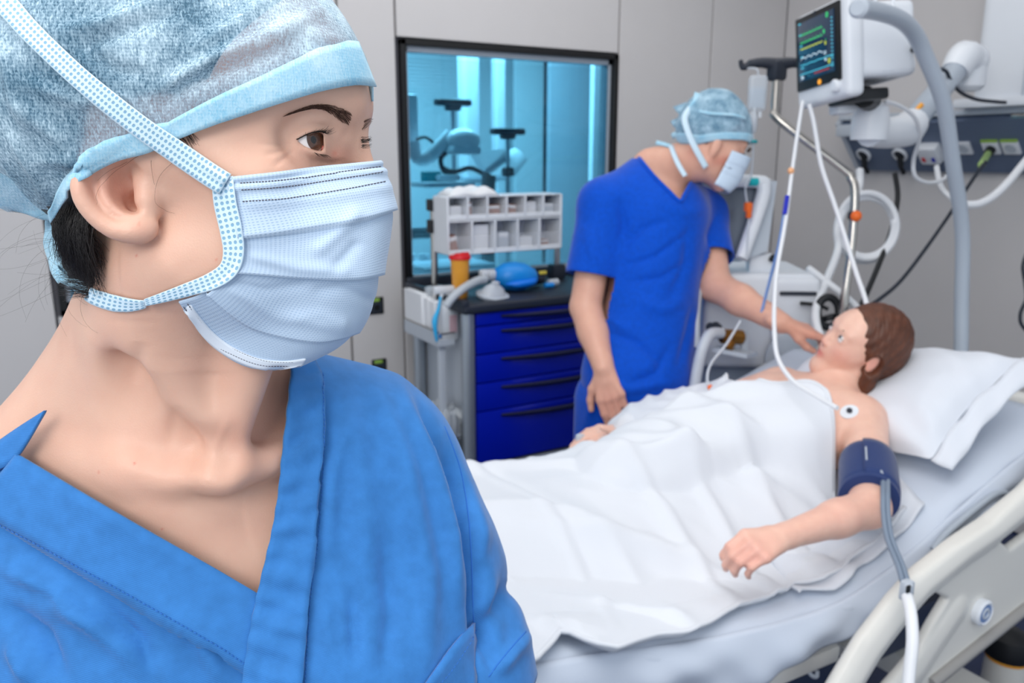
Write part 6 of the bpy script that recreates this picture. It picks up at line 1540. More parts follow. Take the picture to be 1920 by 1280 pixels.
# scrub top
SF = Field(np.minimum.reduce([sR, hip, elR])-V(.19, .22, .16), np.maximum.reduce([sL, neckb, elL])+V(.2, .2, .14), .0068)
SF.add(w_cone(neckb+V(0, 0, -.008), sR+V(0, 0, -.002), .066, .066), .05); SF.add(w_cone(neckb+V(0, 0, -.008), sL, .066, .066), .05)
SF.add(w_cone(chest+V(0, 0, .06), belly, .160, .152), .06); SF.add(w_cone(belly, hip+V(0, 0, .03), .152, .166), .05)
sle = sR*.30+elR*.70; SF.add(w_cone(sR, sle, .066, .073), .04)
sll = sL*.35+elL*.65; SF.add(w_cone(sL, sll, .066, .070), .04)
P, Q = SF.mesh(); P = smooth_mesh(P, Q, 2); Nn = vnormals(P, Q)
def wstrokes(P, Nn, sts):
    xy = vproj(P); out = np.zeros(len(P)); fr_ = (Nn@FW) < .3
    for pts, amp, w in sts:
        pts = np.array(pts, float); dm = np.full(len(P), 1e9); tm = np.zeros(len(P)); n = len(pts)-1
        for i in range(n):
            e = pts[i+1]-pts[i]; r = xy[:, :2]-pts[i]; t = np.clip((r@e)/(e@e), 0, 1); dd = np.linalg.norm(r-t[:, None]*e, axis=1); b = dd < dm; dm[b] = dd[b]; tm[b] = (i+t[b])/n
        out += np.where(fr_, amp/1000*np.exp(-(dm/w)**2)*np.minimum(1, 4*tm*(1-tm)+.1), 0)
    return P+Nn*out[:, None]
P = P+Nn*(fbm(P*V(1, 1, .7), 16, 3, 6.)*.006)[:, None]
P = wstrokes(P, Nn, [([(1160, 470), (1200, 430), (1260, 410)], -8, 7), ([(1165, 500), (1230, 480), (1300, 430)], -8, 6), ([(1170, 530), (1240, 520), (1290, 490)], -8, 6), ([(1165, 455), (1170, 420), (1160, 370)], -9, 8), ([(1290, 420), (1285, 500), (1250, 570)], -9, 9),
    ([(1130, 620), (1190, 640), (1250, 690)], -9, 7), ([(1110, 590), (1150, 600), (1180, 620)], 8, 8), ([(1260, 640), (1230, 700), (1180, 720)], -9, 8), ([(1300, 570), (1290, 620), (1270, 690)], -9, 7), ([(1190, 560), (1240, 580), (1290, 560)], 8, 10), ([(1110, 700), (1180, 730), (1270, 715)], 8, 8),
    ([(1100, 420), (1110, 470), (1120, 510)], 8, 9), ([(1345, 400), (1330, 440), (1335, 490)], -9, 7), ([(1230, 370), (1280, 400), (1330, 390)], 6, 10)])
q = vproj(P[Q].mean(1)); nf = (vnormals(P, Q)[Q].mean(1)@FW) < .35
VN = [(1198, 296), (1226, 330), (1254, 358), (1275, 377), (1283, 366), (1296, 340), (1330, 320), (1330, 200), (1180, 220)]
cR = (P[Q].mean(1)-sle)@unit(elR-sR); cL = (P[Q].mean(1)-sll)@unit(elL-sL); cc = P[Q].mean(1)
nearR = np.linalg.norm(cc-(sle+np.outer(cR, unit(elR-sR))), axis=1) < .083; nearL = np.linalg.norm(cc-(sll+np.outer(cL, unit(elL-sL))), axis=1) < .085
tor_ = np.linalg.norm((cc-chest)[:, :2]-np.outer((cc-chest)[:, 2]/(hip-chest)[2], (hip-chest)[:2]), axis=1) < .158
td_ = np.linalg.norm((cc-chest)[:, :2]-np.outer((cc-chest)[:, 2]/(hip-chest)[2], (hip-chest)[:2]), axis=1)-.166
nearR &= np.linalg.norm(cc-(sle+np.outer(cR, unit(elR-sR))), axis=1)-.07 < td_; nearL &= np.linalg.norm(cc-(sll+np.outer(cL, unit(elL-sL))), axis=1)-.067 < td_
oR = unit((sle-chest)*V(1, 1, 0)); oL = unit((sll-chest)*V(1, 1, 0)); nearR &= (cc-sle)@oR > -.045; nearL &= (cc-sll)@oL > -.045
keep = ~(inpoly(q, VN) & nf & (q[:, 2] < 2.5)) & ~((cR > 0) & nearR & (cR < .12)) & ~((cL > 0) & nearL & (cL < .12)) & (cc[:, 2] > hip[2]-.02)
keep &= ~((cc[:, 2] > neckb[2]+.045) & (np.linalg.norm(cc[:, :2]-neckb[:2], axis=1) < .06))
P2, Q2 = biggest(*keep_faces(P, Q, keep)); _b = border(Q2)
for _o, _n in ((sle, unit(elR-sR)), (sll, unit(elL-sL))):
    _h = (P2[_b]-_o)@_n; _m = (np.abs(_h) < .012) & (np.linalg.norm(P2[_b]-_o, axis=1) < .11); P2[_b[_m]] -= _h[_m][:, None]*_n
mtop = part('scrub_top', (P2, Q2), 'scrub_dark', man, sharp=180, solid=.004, recalc=False)
bmt = BVHTree.FromPolygons(P.tolist(), Q.tolist())
def wdrape(b, path, off, r, name, m, parent):
    pts = []
    for x, y in spl(path, 6):
        d = _ray(x, y); h = b.ray_cast(Vector(CAM), Vector(d))
        if h[0] is not None: pts.append(np.array(h[0])-unit(d)*off)
    return part(name, MB().tube(pts, r, 8, 0), m, parent, sharp=180)
wdrape(bmt, [(1198, 296), (1226, 330), (1254, 358), (1275, 377), (1284, 364), (1296, 342)], .003, .006, 'neck_band', 'scrub_dark', mtop)
TR_ = Field((hip[0]-.32, hip[1]-.3, -.01), (hip[0]+.36, hip[1]+.3, hip[2]+.1), .011)
TR_.add(f_ell(hip+V(0, 0, -.03), (.155, .14, .13)), .03)
for s in (-1, 1):
    a = hip+RT*.085*s+V(0, 0, -.05); k_ = a*V(1, 1, 0)+RT*.02*s+V(0, 0, .48); f_ = a*V(1, 1, 0)+RT*.03*s+V(0, 0, .06)
    TR_.add(w_cone(a, k_, .098, .078), .05); TR_.add(w_cone(k_, f_, .078, .068), .03)
P, Q = TR_.mesh(); P = smooth_mesh(P, Q, 2); Nn = vnormals(P, Q); P = P+Nn*(fbm(P*V(1, 1, .5), 20, 3, 8.)*.007)[:, None]
P = wstrokes(P, Nn, [([(1200, 790), (1195, 760), (1210, 740)], -12, 8), ([(1130, 760), (1180, 790), (1240, 780)], 8, 9), ([(1100, 700), (1110, 760), (1095, 810)], 7, 8)])
part('trousers', (P, Q), 'scrub_dark', man, sharp=180, recalc=False)
for s in (-1, 1):
    f_ = hip*V(1, 1, 0)+RT*.115*s; sh = Field(f_-V(.22, .22, .01), f_+V(.22, .22, .14), .009); dr = unit(V(.2, -1, 0))
    sh.add(w_cone(f_-dr*.05+V(0, 0, .045), f_+dr*.14+V(0, 0, .036), .044, .036), .02); part('shoe', sh.mesh(), 'white', man, sharp=60, recalc=False)
# hair edge, cap, mask
hfm = Field(mh-.14, mh+.14, .005); hfm.add(m_ell((-10, 0, 18), (94, 77, 92)), .01); P, Q = hfm.mesh(); H_c = (P[Q].mean(1)-mh)@MB3*1000
P, Q = keep_faces(P, Q, (H_c[:, 2] > np.interp(H_c[:, 0], [-90, -30, 0, 30, 60], [-55, -30, 20, 50, 60]))); part('hair', (smooth_mesh(P, Q, 1), Q), mat('hair_brown_short', (58, 40, 32), .6), man, sharp=180, recalc=False)
cfm = Field(mh-.18, mh+.2, .0045); cfm.add(m_ell((-2, 0, 30), (101, 84, 92)), .01); cfm.add(m_ell((-24, 0, 66), (74, 72, 68)), .04); cfm.add(m_ell((-66, 0, 16), (52, 68, 60)), .03)
P, Q = cfm.mesh(); P = smooth_mesh(P, Q, 2); Nn = vnormals(P, Q); P = P+Nn*(fbm(P, 45, 3, 2.)*.004)[:, None]
H_c = (P[Q].mean(1)-mh)@MB3*1000; ce = lambda F: np.interp(F, [-100, -60, 0, 60, 100], [-42, -34, -2, 22, 30])
Pc2, Qc2 = keep_faces(P, Q, H_c[:, 2] > ce(H_c[:, 0]))
M['cap2'] = fibre('cap_nonwoven_blue', (92, 150, 184), (190, 220, 236), .55, .95, 500)
mcap = part('surgical_cap', (Pc2, Qc2), 'cap2', man, sharp=180, recalc=False)
bcm = BVHTree.FromPolygons(P.tolist(), Q.tolist())
G = []
for a in np.linspace(0, 2*math.pi, 73):
    row = []
    for j in range(5):
        F, R = 100*math.cos(a), 84*math.sin(a); U = float(ce(F))-4+j*5.5; o = mhd(F*1.6, R*1.6, U); c_ = mhd(F*.1, 0, U); h = bcm.ray_cast(Vector(o), Vector(c_-o).normalized())
        row.append(np.array(h[0])+unit(o-c_)*.003 if h[0] is not None else c_)
    G.append(row)
part('cap_band', MB().grid(G), 'capband', mcap, sharp=180, solid=.001, recalc=False)
def wrib(name, pts, w, m, parent, wv=None):
    c = spl(pts, 6); G = []
    for i in range(len(c)):
        t = unit(c[min(i+1, len(c)-1)]-c[max(i-1, 0)]); s = unit(np.cross(t, FW)) if wv is None else wv; ww = np.interp(i/(len(c)-1), np.linspace(0, 1, len(w)), w) if hasattr(w, '__len__') else w
        G.append([c[i]+s*ww*(j/2-.5) for j in range(3)])
    return part(name, MB().grid(G), m, parent, sharp=180, solid=.0012, recalc=False)
# mask patch in the head frame
G = []
for i in range(25):
    v = i/24; row = []
    U = -14-112*v+4*math.sin(v*3.1)
    for j in range(37):
        a = math.radians(-86+172*j/36); wd = 69-8*v; fwd = (119-6*v-34*max(0, v-.75)*3.3*.6); pw = abs(math.sin(a))
        fr0 = 30-6*v
        F = fr0+(fwd-fr0)*math.cos(a)**.75 if math.cos(a) > 0 else fr0; R = wd*math.copysign(pw**.85, math.sin(a))
        pl_ = 2.2*((v*3) % 1)
        row.append(mhd(F+pl_*math.cos(a), R*(1+.02*pl_), U-(6*(1-math.cos(a)) if v < .5 else -8*(1-math.cos(a))*(v-.4))))
    G.append(row)
M['mask2'] = mat('mask_pale_blue', (206, 224, 242), .75, bump=.1, bscale=300)
mmask = part('face_mask', MB().grid(G), 'mask2', man, sharp=180, solid=.0015, recalc=False)
wrib('mask_tie', [wp(1324, 314, 2.255), wp(1305, 280, 2.235), wp(1291, 250, 2.232), wp(1284, 222, 2.24), wp(1294, 202, 2.26)], .017, 'strap', mmask)
wrib('mask_tie', [wp(1294, 205, 2.26), wp(1304, 190, 2.26), wp(1308, 174, 2.27)], .018, 'capband', mmask)
wrib('mask_tie', [wp(1296, 204, 2.258), wp(1330, 212, 2.222), wp(1375, 215, 2.21), wp(1398, 222, 2.235)], .007, 'capband', mmask)
wrib('mask_tie', [wp(1285, 330, 2.27), wp(1272, 308, 2.275), wp(1262, 285, 2.30), wp(1258, 272, 2.33)], .014, 'strap', mmask)
wrib('mask_tie', [wp(1257, 274, 2.33), wp(1244, 270, 2.35), wp(1230, 267, 2.36)], .012, 'capband', mmask)
wrib('cap_tie', [wp(1300, 212, 2.3), wp(1282, 205, 2.34), wp(1274, 196, 2.36)], .04, 'cap2', mcap); wrib('cap_tie', [wp(1288, 232, 2.32), wp(1272, 234, 2.35), wp(1264, 224, 2.36)], .025, 'cap2', mcap)
wrib('cap_tie', [wp(1284, 258, 2.29), wp(1268, 252, 2.32), wp(1260, 256, 2.34)], .016, 'capband', mcap)
part('eyebrow', MB().tube([mhd(91, 50, 6), mhd(100, 34, 9), mhd(102, 16, 4)], [.002, .004, .004], 8, 3), 'brow', man)
part('eyelid_line', MB().tube([mhd(84, 44, -12), mhd(93, 32, -12), mhd(93, 20, -12)], [.001, .0018, .001], 8, 3), 'lash', man)

# ================================================================== RECLINING PATIENT
pat = thing('person', (1.6, 1.22, .95), 'reclining person with brown hair and bare shoulders smiling up from the pillow', 'person')
ph = wp(1618.5, 646, 1.92); PS = .95
bk_ax = unit(V(.93, 0, .38))                                # towards the head along the backrest
pf = unit(RT*-.925+UP*.324-FW*.198); pu = RT*.38+UP*.803-FW*.459; pu = unit(pu-pf*(pu@pf)); pr = np.cross(pf, pu); pr = pr if pr@FW < 0 else -pr
PB3 = np.stack([pf, pr, pu], 1)
def phd(F, R, U): return ph+PB3@(V(F, R, U)*PS/1000)
def q_ell(c, r): return f_ell(phd(*c), V(*r)*PS/1000, PB3)
def q_cone(a, b, ra, rb): return f_cone(phd(*a), phd(*b), ra*PS/1000, rb*PS/1000)
shN = V(1.555, 1.105, .915); shF = V(1.60, 1.40, .915); nb = V(1.60, 1.235, .935)
elN = wp(1630, 952, 1.53); wrN = wp(1462, 1008, 1.405); knN = wp(1372, 1042, 1.33)
elF = V(1.38, 1.53, .83); wrF = wp(1180, 812, 2.05); fiF = wp(1102, 812, 2.02)
lo = np.minimum.reduce([wrN, elN, shN, V(.92, 1.0, .72)])-.05; hi = np.maximum(ph+.17, V(1.9, 1.62, 1.2))
PF_ = Field(lo, hi, .0052)
PF_.add(q_ell((-6, 0, 22), (88, 70, 84)), .02); PF_.add(q_ell((36, 0, -38), (46, 50, 66)), .03); PF_.add(q_ell((44, 0, 26), (46, 54, 44)), .02)
PF_.add(w_cone(nb+V(-.01, 0, -.0), phd(-16, 0, -52), .048, .045), .018)
PF_.add(w_cone(nb, shN+V(0, .03, 0), .048, .052), .04); PF_.add(w_cone(nb, shF-V(0, .03, 0), .048, .052), .04)
for a, b, r1, r2 in ((V(1.50, 1.24, .875), V(1.0, 1.27, .80), .105, .10), (V(1.5, 1.16, .89), V(1.4, 1.17, .87), .09, .085), (V(1.5, 1.33, .89), V(1.4, 1.33, .87), .09, .085)): PF_.add(w_cone(a, b, r1, r2), .05)
PF_.add(w_cone(shN, elN, .050, .037), .03); PF_.add(w_cone(elN, elN*.6+wrN*.4, .037, .033), .015); PF_.add(w_cone(elN*.65+wrN*.35, wrN, .034, .022), .015)
PF_.add(w_cone(shF, elF, .050, .040), .03); PF_.add(w_cone(elF, wrF, .038, .024), .015)
P0, Q0 = PF_.mesh(); P0 = smooth_mesh(P0, Q0, 2)
# finer face
FFd = Field(ph-.135, ph+.135, .0024)
for c, r, k in (((-6, 0, 22), (87, 69, 83), .01), ((44, 0, 26), (46, 54, 44), .02), ((34, 0, -36), (46, 49, 62), .03), ((50, 32, -28), (22, 18, 20), .035), ((50, -32, -28), (22, 18, 20), .035), ((60, 0, -54), (27, 24, 27), .03)): FFd.add(q_ell(c, r), k)
FFd.add(q_cone((83, 0, 10), (99, 0, -26), 5, 6.2), .012); FFd.add(q_cone((94, 8, -30), (94, -8, -30), 5, 5), .006)
FFd.add(q_cone((84, 14, 22), (70, 42, 20), 8, 8), .012); FFd.add(q_cone((84, -14, 22), (70, -42, 20), 8, 8), .012)
for s in (-1, 1):
    FFd.cut(q_ell((92, 29*s, 5), (13, 14, 8)), .012); FFd.add(q_ell((73, 30*s, 4), (14, 15, 12)), .006); FFd.cut(q_ell((90, 31*s, 4.5), (7.5, 11.5, 4.6)), .002)
    FFd.add(q_cone((0, 50*s, -62), (64, 12*s, -98), 12, 14), .025)
    FFd.add(q_ell((-4, 70*s, -12), (14, 7, 27), ), .004); FFd.cut(q_ell((2, 78*s, -10), (6, 5, 13)), .004)
FFd.add(q_ell((70, 0, -95), (14, 19, 13)), .028)
for s in (-1, 1): FFd.add(q_cone((81, 17*s, -56), (87, 4*s, -54), 2.5, 4), .006); FFd.add(q_cone((80, 15*s, -60), (86, 3*s, -64), 2.5, 4.6), .006); FFd.cut(q_cone((83, 20*s, -57), (92, 2*s, -59), 1.2, 1.2), .003)
P1, Q1 = FFd.mesh(); P1 = smooth_mesh(P1, Q1, 2)
HFp = Field(wrN-.2, wrN+V(.14, .14, .14), .0032); HFp.add(w_cone(elN*.3+wrN*.7, wrN, .027, .022), .02)
hand(HFp, wrN, knN-wrN+V(0, 0, .004), V(-.1, -.55, 1), 1, [(5, 40, 52, 34), (1.5, 40, 54, 34), (-1.5, 42, 54, 34), (-5, 44, 54, 34)], .86, [(-.4, .9, -.6), (.1, .95, -.6), (.3, .9, -.5)])
P2_, Q2_ = HFp.mesh(); P2_ = smooth_mesh(P2_, Q2_, 2)
HFf = Field(wrF-.2, wrF+V(.14, .2, .16), .0034); HFf.add(w_cone(elF*.3+wrF*.7, wrF, .030, .024), .02)
hand(HFf, wrF, fiF-wrF, V(.1, -.2, 1), -1, [(-4, 10, 20, 12), (0, 14, 22, 12), (4, 18, 24, 12), (8, 20, 24, 12)], .93, [(-.5, .85, .5), (-.2, .95, .45), (0, 1, .3)])
P3_, Q3_ = HFf.mesh(); P3_ = smooth_mesh(P3_, Q3_, 2)
allv = unify([(P0, Q0), (P1, Q1), (P2_, Q2_), (P3_, Q3_)], .0025, 1)
pb = part('body', allv, 'skin3', pat, sharp=180, recalc=False)
Hl = (allv[0]-ph)@PB3*1000/PS
def gs(c, r): return np.exp(-(((Hl-V(*c))/V(*r))**2).sum(1))
qp = vproj(allv[0])
attr(pb, 'flush', np.clip(.35*gs((66, 40, -32), (30, 22, 22))+.8*gs((90, 0, -59), (9, 17, 7.5))**.6+.3*gs((104, 0, -30), (12, 14, 10))+.35*gs((0, 76, -12), (20, 14, 28))+.3*np.exp(-((qp[:, 0]-1400)/60)**2-((qp[:, 1]-1040)/40)**2)+.12*np.exp(-((qp[:, 0]-1560)/120)**2-((qp[:, 1]-960)/40)**2), 0, 1))
for s in (-1, 1):
    e = phd(72.5, 30*s, 4); z = unit(pf+pr*-.10+pu*.42); x = unit(np.cross(pu, z)); y = np.cross(z, x); R3 = np.stack([x, y, z], 1)
    o = part('eyeball', MB().ball(e+pf*.0016, .0128, 20), 'sclera', pat, sharp=180)
    part('iris', MB().lathe([(.0055, .0117), (.002, .0131), (0, .0131)], e+pf*.0016, z, 20), mat('iris_blue_grey', (92, 112, 128), .3), o, sharp=180)
    part('pupil', MB().lathe([(.0023, .01315), (0, .0133)], e+pf*.0016, z, 16), 'lash', o, sharp=180)
    part('eyelashes', MB().tube([phd(80, 30*s-12, 4.6), phd(87.6, 30*s-5, 8), phd(87.6, 30*s+5, 8), phd(80, 30*s+13, 4.4)], [.0004, .0007, .0007, .0004], 6, 4), 'lash', pat, sharp=180)
    part('eyebrow', MB().tube([phd(89, 12*s, 19), phd(86, 28*s, 25), phd(72, 45*s, 20)], [.0024, .0026, .001], 8, 4), mat('brow_chestnut', (112, 74, 54), .7), pat, sharp=180)
# hair: volume swept back, falling to the pillow on both sides
HRF = Field(ph-.17, ph+.17, .0030)
HRF.add(q_ell((-14, 0, 26), (93, 78, 90)), .01); HRF.add(q_ell((-42, 0, -4), (64, 76, 78)), .02)
HRF.add(q_cone((-6, 74, 0), (-26, 72, -80), 17, 18), .02); HRF.add(q_cone((-26, 72, -80), (-10, 62, -122), 17, 8), .02)
HRF.add(q_cone((6, -72, -10), (0, -66, -100), 17, 16), .02); HRF.add(q_cone((0, -66, -100), (22, -56, -140), 15, 8), .02)
def hairline(P):
    q = ((P-ph.astype(np.float32))@PB3.astype(np.float32))*(1000/PS)
    F, R, U = q[..., 0], q[..., 1], q[..., 2]
    lim = np.interp(U, [-140, -60, -30, 0, 30, 60, 85, 110], [44, 16, 2, 24, 46, 64, 70, 78]).astype(np.float32)-np.abs(R)*0+np.where(np.abs(R) < 30, 8, 0)
    return (F-lim)/1000*.9
HRF.keep(lambda P: -hairline(P)*-1, .004)
HRF.cut(q_ell((-2, 84, -14), (17, 24, 26)), .006)
P, Q = HRF.mesh(); P = smooth_mesh(P, Q, 2); Nn = vnormals(P, Q); Hq = (P-ph)@PB3*1000
P = P+Nn*(.0010*np.sin(Hq[:, 0]*.30+.12*Hq[:, 2]+2*np.sin(Hq[:, 2]*.03))+.0006*np.sin(Hq[:, 0]*.75+Hq[:, 1]*.2+1))[:, None]
part('hair', (P, Q), 'brownhair', pat, sharp=180, recalc=False)
# blood pressure cuff on the near upper arm, with its twin hose
ca, cb_ = shN*.50+elN*.50, shN*.10+elN*.90; ax = unit(cb_-ca)
cu = thing('pressure_cuff', (ca+cb_)/2, 'navy blood pressure cuff around the near upper arm', 'cuff')
Lc = np.linalg.norm(cb_-ca); prof = [(.046, 0), (.052, .004), (.054, .02), (.054, Lc-.02), (.052, Lc-.004), (.044, Lc)]
part('wrap', MB().lathe(prof, ca, ax, 40), 'cuff', cu, sharp=60, label=None)
tn = unit(-FW-ax*np.dot(-FW, ax)); ts = np.cross(ax, tn)
ts = ts if ts@RT < 0 else -ts
FG = [[ca+ax*z+(tn*math.cos(q)+ts*math.sin(q))*(.0565-.0025*(abs(z-Lc/2)/(Lc/2))**6) for z in np.linspace(.003, Lc-.003, 9)] for q in np.linspace(-.95, .95, 15)]
part('overlap_flap', MB().grid(FG), 'cuff', cu, solid=.003, sharp=60)
part('size_mark', MB().box(ca+(ts*math.sin(.85)+tn*math.cos(.85))*.0585+ax*Lc*.5, (.003, .05, .002), frame(unit(tn*math.cos(.85)+ts*math.sin(.85)), np.cross(ax, unit(tn*math.cos(.85)+ts*math.sin(.85))))), 'lightgrey', cu, label='pale printed index line')
part('edge_tabs', MB().box(ca+ts*.02+tn*.052+ax*(Lc-.012), (.008, .008, .003), frame(tn, ax)), 'lightgrey', cu)
part('lower_edge', MB().lathe([(.046, Lc-.012), (.056, Lc-.006), (.055, Lc+.006), (.045, Lc+.008)], ca, ax, 40), 'cuff', cu)
hs = [wp(1660, 896, 1.545), wp(1660, 930, 1.475), wp(1661, 966, 1.45), wp(1668, 1010, 1.42), wp(1688, 1060, 1.37), wp(1697, 1090, 1.345)]
hz_ = thing('cuff_hose', hs[-1], 'grey twin cuff hose joining a pale hose down over the bed rail', 'hose')
for s in (-1, 1): part('twin_hose', MB().tube([p+RT*.0042*s for p in hs], .0046, 10, 6), 'hosegrey', hz_)
part('connector', MB().box(wp(1700, 1106, 1.335), (.020, .016, .034), bev=.004).box(wp(1703, 1106, 1.325), (.016, .01, .02), bev=.003), 'lightgrey', hz_)
part('connector_gap', MB().box(wp(1703, 1104, 1.318), (.008, .004, .012), bev=.001), 'black', hz_)
part('lower_hose', MB().tube([wp(1701, 1118, 1.325), wp(1708, 1150, 1.3), wp(1711, 1200, 1.28), wp(1706, 1250, 1.27), wp(1700, 1310, 1.26)], .0095, 12, 6), 'hose', hz_)
# ECG electrodes on the chest
for (x, y, lab) in ((1492, 730, 'white chest electrode under the infusion line, far side'), (1592, 772, 'white chest electrode at the near collar bone')):
    bpt = BVHTree.FromPolygons(allv[0].tolist(), allv[1].tolist()); d = _ray(x, y); h = bpt.ray_cast(Vector(CAM), Vector(d))
    c = np.array(h[0]); n = np.array(h[1]); n = n if n@FW < 0 else -n
    t = thing('chest_electrode', c, lab, 'electrode', 'electrodes on the chest')
    part('foam_pad', MB().lathe([(.018, 0), (.018, .002), (.015, .003), (0, .003)], c, n, 20, 1.2, .9), 'white', t); part('stud', MB().lathe([(.006, .003), (.006, .008), (.004, .010), (0, .010)], c, n, 14), 'dark', t)
# finger clip lead of the far hand
part('pulse_clip', MB().box(wp(1088, 824, 2.02), (.022, .02, .03), bev=.008), 'tube', None, label='small clear finger clip by the far open hand', cat='clip')
cn = thing('cannula_line', wp(1330, 735, 2.05), 'clear line with orange connector beside the far rail', 'tube')
part('line', MB().tube([wp(1388, 602, 2.2), wp(1362, 645, 2.14), wp(1334, 680, 2.1), wp(1326, 710, 2.06), wp(1334, 738, 2.04), wp(1345, 752, 2.03)], .0035, 8, 5), 'tube', cn)
part('connector', MB().cyl(wp(1330, 722, 2.045), wp(1335, 734, 2.04), .007, 12, .002), 'orange', cn, label='orange connector')
# ---- duvet draped over bed and person
NE = [(980, 1245), (1003, 1236), (1036, 1200), (1050, 1186), (1075, 1196), (1110, 1208), (1155, 1213), (1195, 1198), (1230, 1188), (1295, 1183), (1330, 1165), (1360, 1147), (1405, 1126), (1440, 1117), (1468, 1108), (1482, 1092), (1540, 1088), (1572, 1072), (1590, 1045), (1640, 1015), (1680, 970), (1726, 915)]
ne = []
for p in NE:
    x = 1.0
    for _ in range(40): q = on_z(p[0], p[1], bedz(x)+.012); x = .5*x+.5*q[0]
    ne.append(q)
ne = np.array(sorted([tuple(q) for q in ne])); NX = np.concatenate([[-.1, .2], ne[:, 0]]); NY = np.concatenate([[ne[0, 1], ne[0, 1]], ne[:, 1]])
TSF = Field((.2, .9, .6), (1.75, 1.7, 1.1), .010)
for a, b, r1, r2 in ((V(1.50, 1.24, .877), V(1.0, 1.27, .80), .105, .10), (V(1.5, 1.15, .885), V(1.4, 1.17, .865), .088, .085), (V(1.5, 1.34, .885), V(1.4, 1.33, .865), .088, .085)): TSF.add(w_cone(a, b, r1, r2), .05)
TSF.add(w_cone(shN, shF, .05, .05), .04); TSF.add(w_cone(shN, shN*.5+elN*.5, .05, .04), .03)
_c = P0[Q0].mean(1); _m = (np.linalg.norm(_c-ph, axis=1) > .15) & (_c[:, 0] < 1.62); _t = np.clip((_c-shN)@(elN-shN)/((elN-shN)@(elN-shN)), 0, 1); _m &= ~((np.linalg.norm(_c-(shN+np.outer(_t, elN-shN)), axis=1) < .062) & (_t > .35)); _t = np.clip((_c-elN)@(wrN-elN)/((wrN-elN)@(wrN-elN)), 0, 1); _m &= np.linalg.norm(_c-(elN+np.outer(_t, wrN-elN)), axis=1) > .05
_p, _q = keep_faces(P0, Q0, _m); btor = BVHTree.FromPolygons(_p.tolist(), _q.tolist())
tops = []
for x, y in ((1375, 712), (1410, 718), (1450, 733), (1500, 750), (1545, 766), (1585, 782), (1592, 800), (1590, 830), (1582, 860), (1572, 885)):
    h = btor.ray_cast(Vector(CAM), Vector(_ray(x, y))); tops.append(np.array(h[0]) if h[0] is not None else on_z(x, y, .90))
tops = np.array(sorted([tuple(t) for t in tops], key=lambda t: t[1]))
TOPY = [.86, .92]+list(tops[:, 1])+[1.56, 1.64]; TOPX = [1.50, 1.45]+list(tops[:, 0])+[1.50, 1.46]
def bump(X, Y):
    ax = np.interp(X, [-.1, .1, .3, .6, 1.0, 1.3, 1.6], [1.27, 1.27, 1.28, 1.30, 1.28, 1.25, 1.24])
    h = np.interp(X, [-.1, .0, .1, .3, .6, .8, 1.0, 1.15, 1.3, 1.42, 1.6], [.02, .10, .12, .085, .10, .115, .14, .145, .16, .165, .16])
    w = np.interp(X, [-.1, .1, .3, .6, 1.0, 1.3, 1.6], [.16, .17, .17, .19, .21, .2, .2])
    t = np.abs(Y-ax)/w
    return h*np.clip(1-t**2.2/2.2, 0, 1)**1.3*np.exp(-np.maximum(t-.8, 0)**2*1.2)
def duvet_h(X, Y):
    h = bump(X, Y)+.012
    P = np.stack([X, Y, 0*X], -1)
    w = np.clip((Y-.9)/.1, 0, 1)
    a = X*1.0+Y*.55; c = -X*.45+Y                                   # folds run from far foot side to near head side
    rd = lambda th, pw: (1-np.abs(np.sin(th)))**pw
    m1 = np.clip(np.sin(3.5*c+5*X)*.7+.55, 0, 1); m2 = np.clip(np.sin(5*c-2*X+1)*.7+.6, 0, 1); m3 = np.clip(np.sin(7*X+3*Y+2)*.8+.4, 0, 1)
    f1 = rd(15*a+1.9*np.sin(6*c)+1.1*np.sin(9*X+3), 1.8)*.026*m1
    f2 = rd(11*(X*.9+Y*.95)+1.7*np.sin(5*c+2), 2.6)*.028*m2+rd(23*(X*1.1+Y*.35)+1.5*np.sin(8*c+1), 2.4)*.018*m3
    f3 = fbm(P, 9, 3, 4.)*.011+fbm(P*V(1.5, .8, 1), 30, 2, 5.)*.0028-.014
    crease = np.exp(-((X-.70-.05*np.sin(Y*7))/.010)**2)*.006-np.exp(-((X-.725-.05*np.sin(Y*7))/.012)**2)*.006
    pull = .004*np.exp(-((X-.93)/.06)**2-((Y-1.02)/.09)**2)-.008*np.exp(-((X-.98+.4*(Y-1.05))/.028)**2-((Y-1.08)/.13)**2)
    k = np.exp(-((Y-.9)/.05)**2)
    edge = k*.014*(1+np.sin(X*21+1))
    farlump = .0*np.exp(-((X-1.33)/.12)**2-((Y-1.53)/.07)**2)
    return np.maximum(h+f1+f2+f3+crease+pull+edge, .012)
NU, NV = 230, 150
ys01 = np.linspace(0, 1, NV+1); G = np.zeros((NU+1, NV+1, 3))
XT = np.interp(1.60-.70*ys01, TOPY, TOPX)
XT = XT+np.interp(ys01, [0, .08, .2, .45, .62, .75, 1], [0, -.03, -.055, -.06, -.035, -.01, 0])
for _ in range(140): XT[1:-1] = (XT[:-2]+2*XT[1:-1]+XT[2:])/4
for j, v in enumerate(ys01):
    xt = XT[j]; xs = -.08+(xt+.08)*np.linspace(0, 1, NU+1)**.95
    yn = np.interp(xs, NX, NY); yf = 1.60+.015*np.sin(xs*9)
    Y = yf+(yn-yf)*v; G[:, j, 0] = xs; G[:, j, 1] = Y
X, Y = G[:, :, 0], G[:, :, 1]
base_h = duvet_h(X, Y)
RAW = np.zeros_like(X); BH = np.zeros_like(X)
for i in range(NU+1):
    for j in range(NV+1):
        h = btor.ray_cast(Vector((X[i, j], Y[i, j], 1.6)), Vector((0, 0, -1)))
        BH[i, j] = (h[0][2]-bedz(X[i, j])+.011) if h[0] is not None else 0
RAW = np.where(BH > 0, BH-.003, 0)
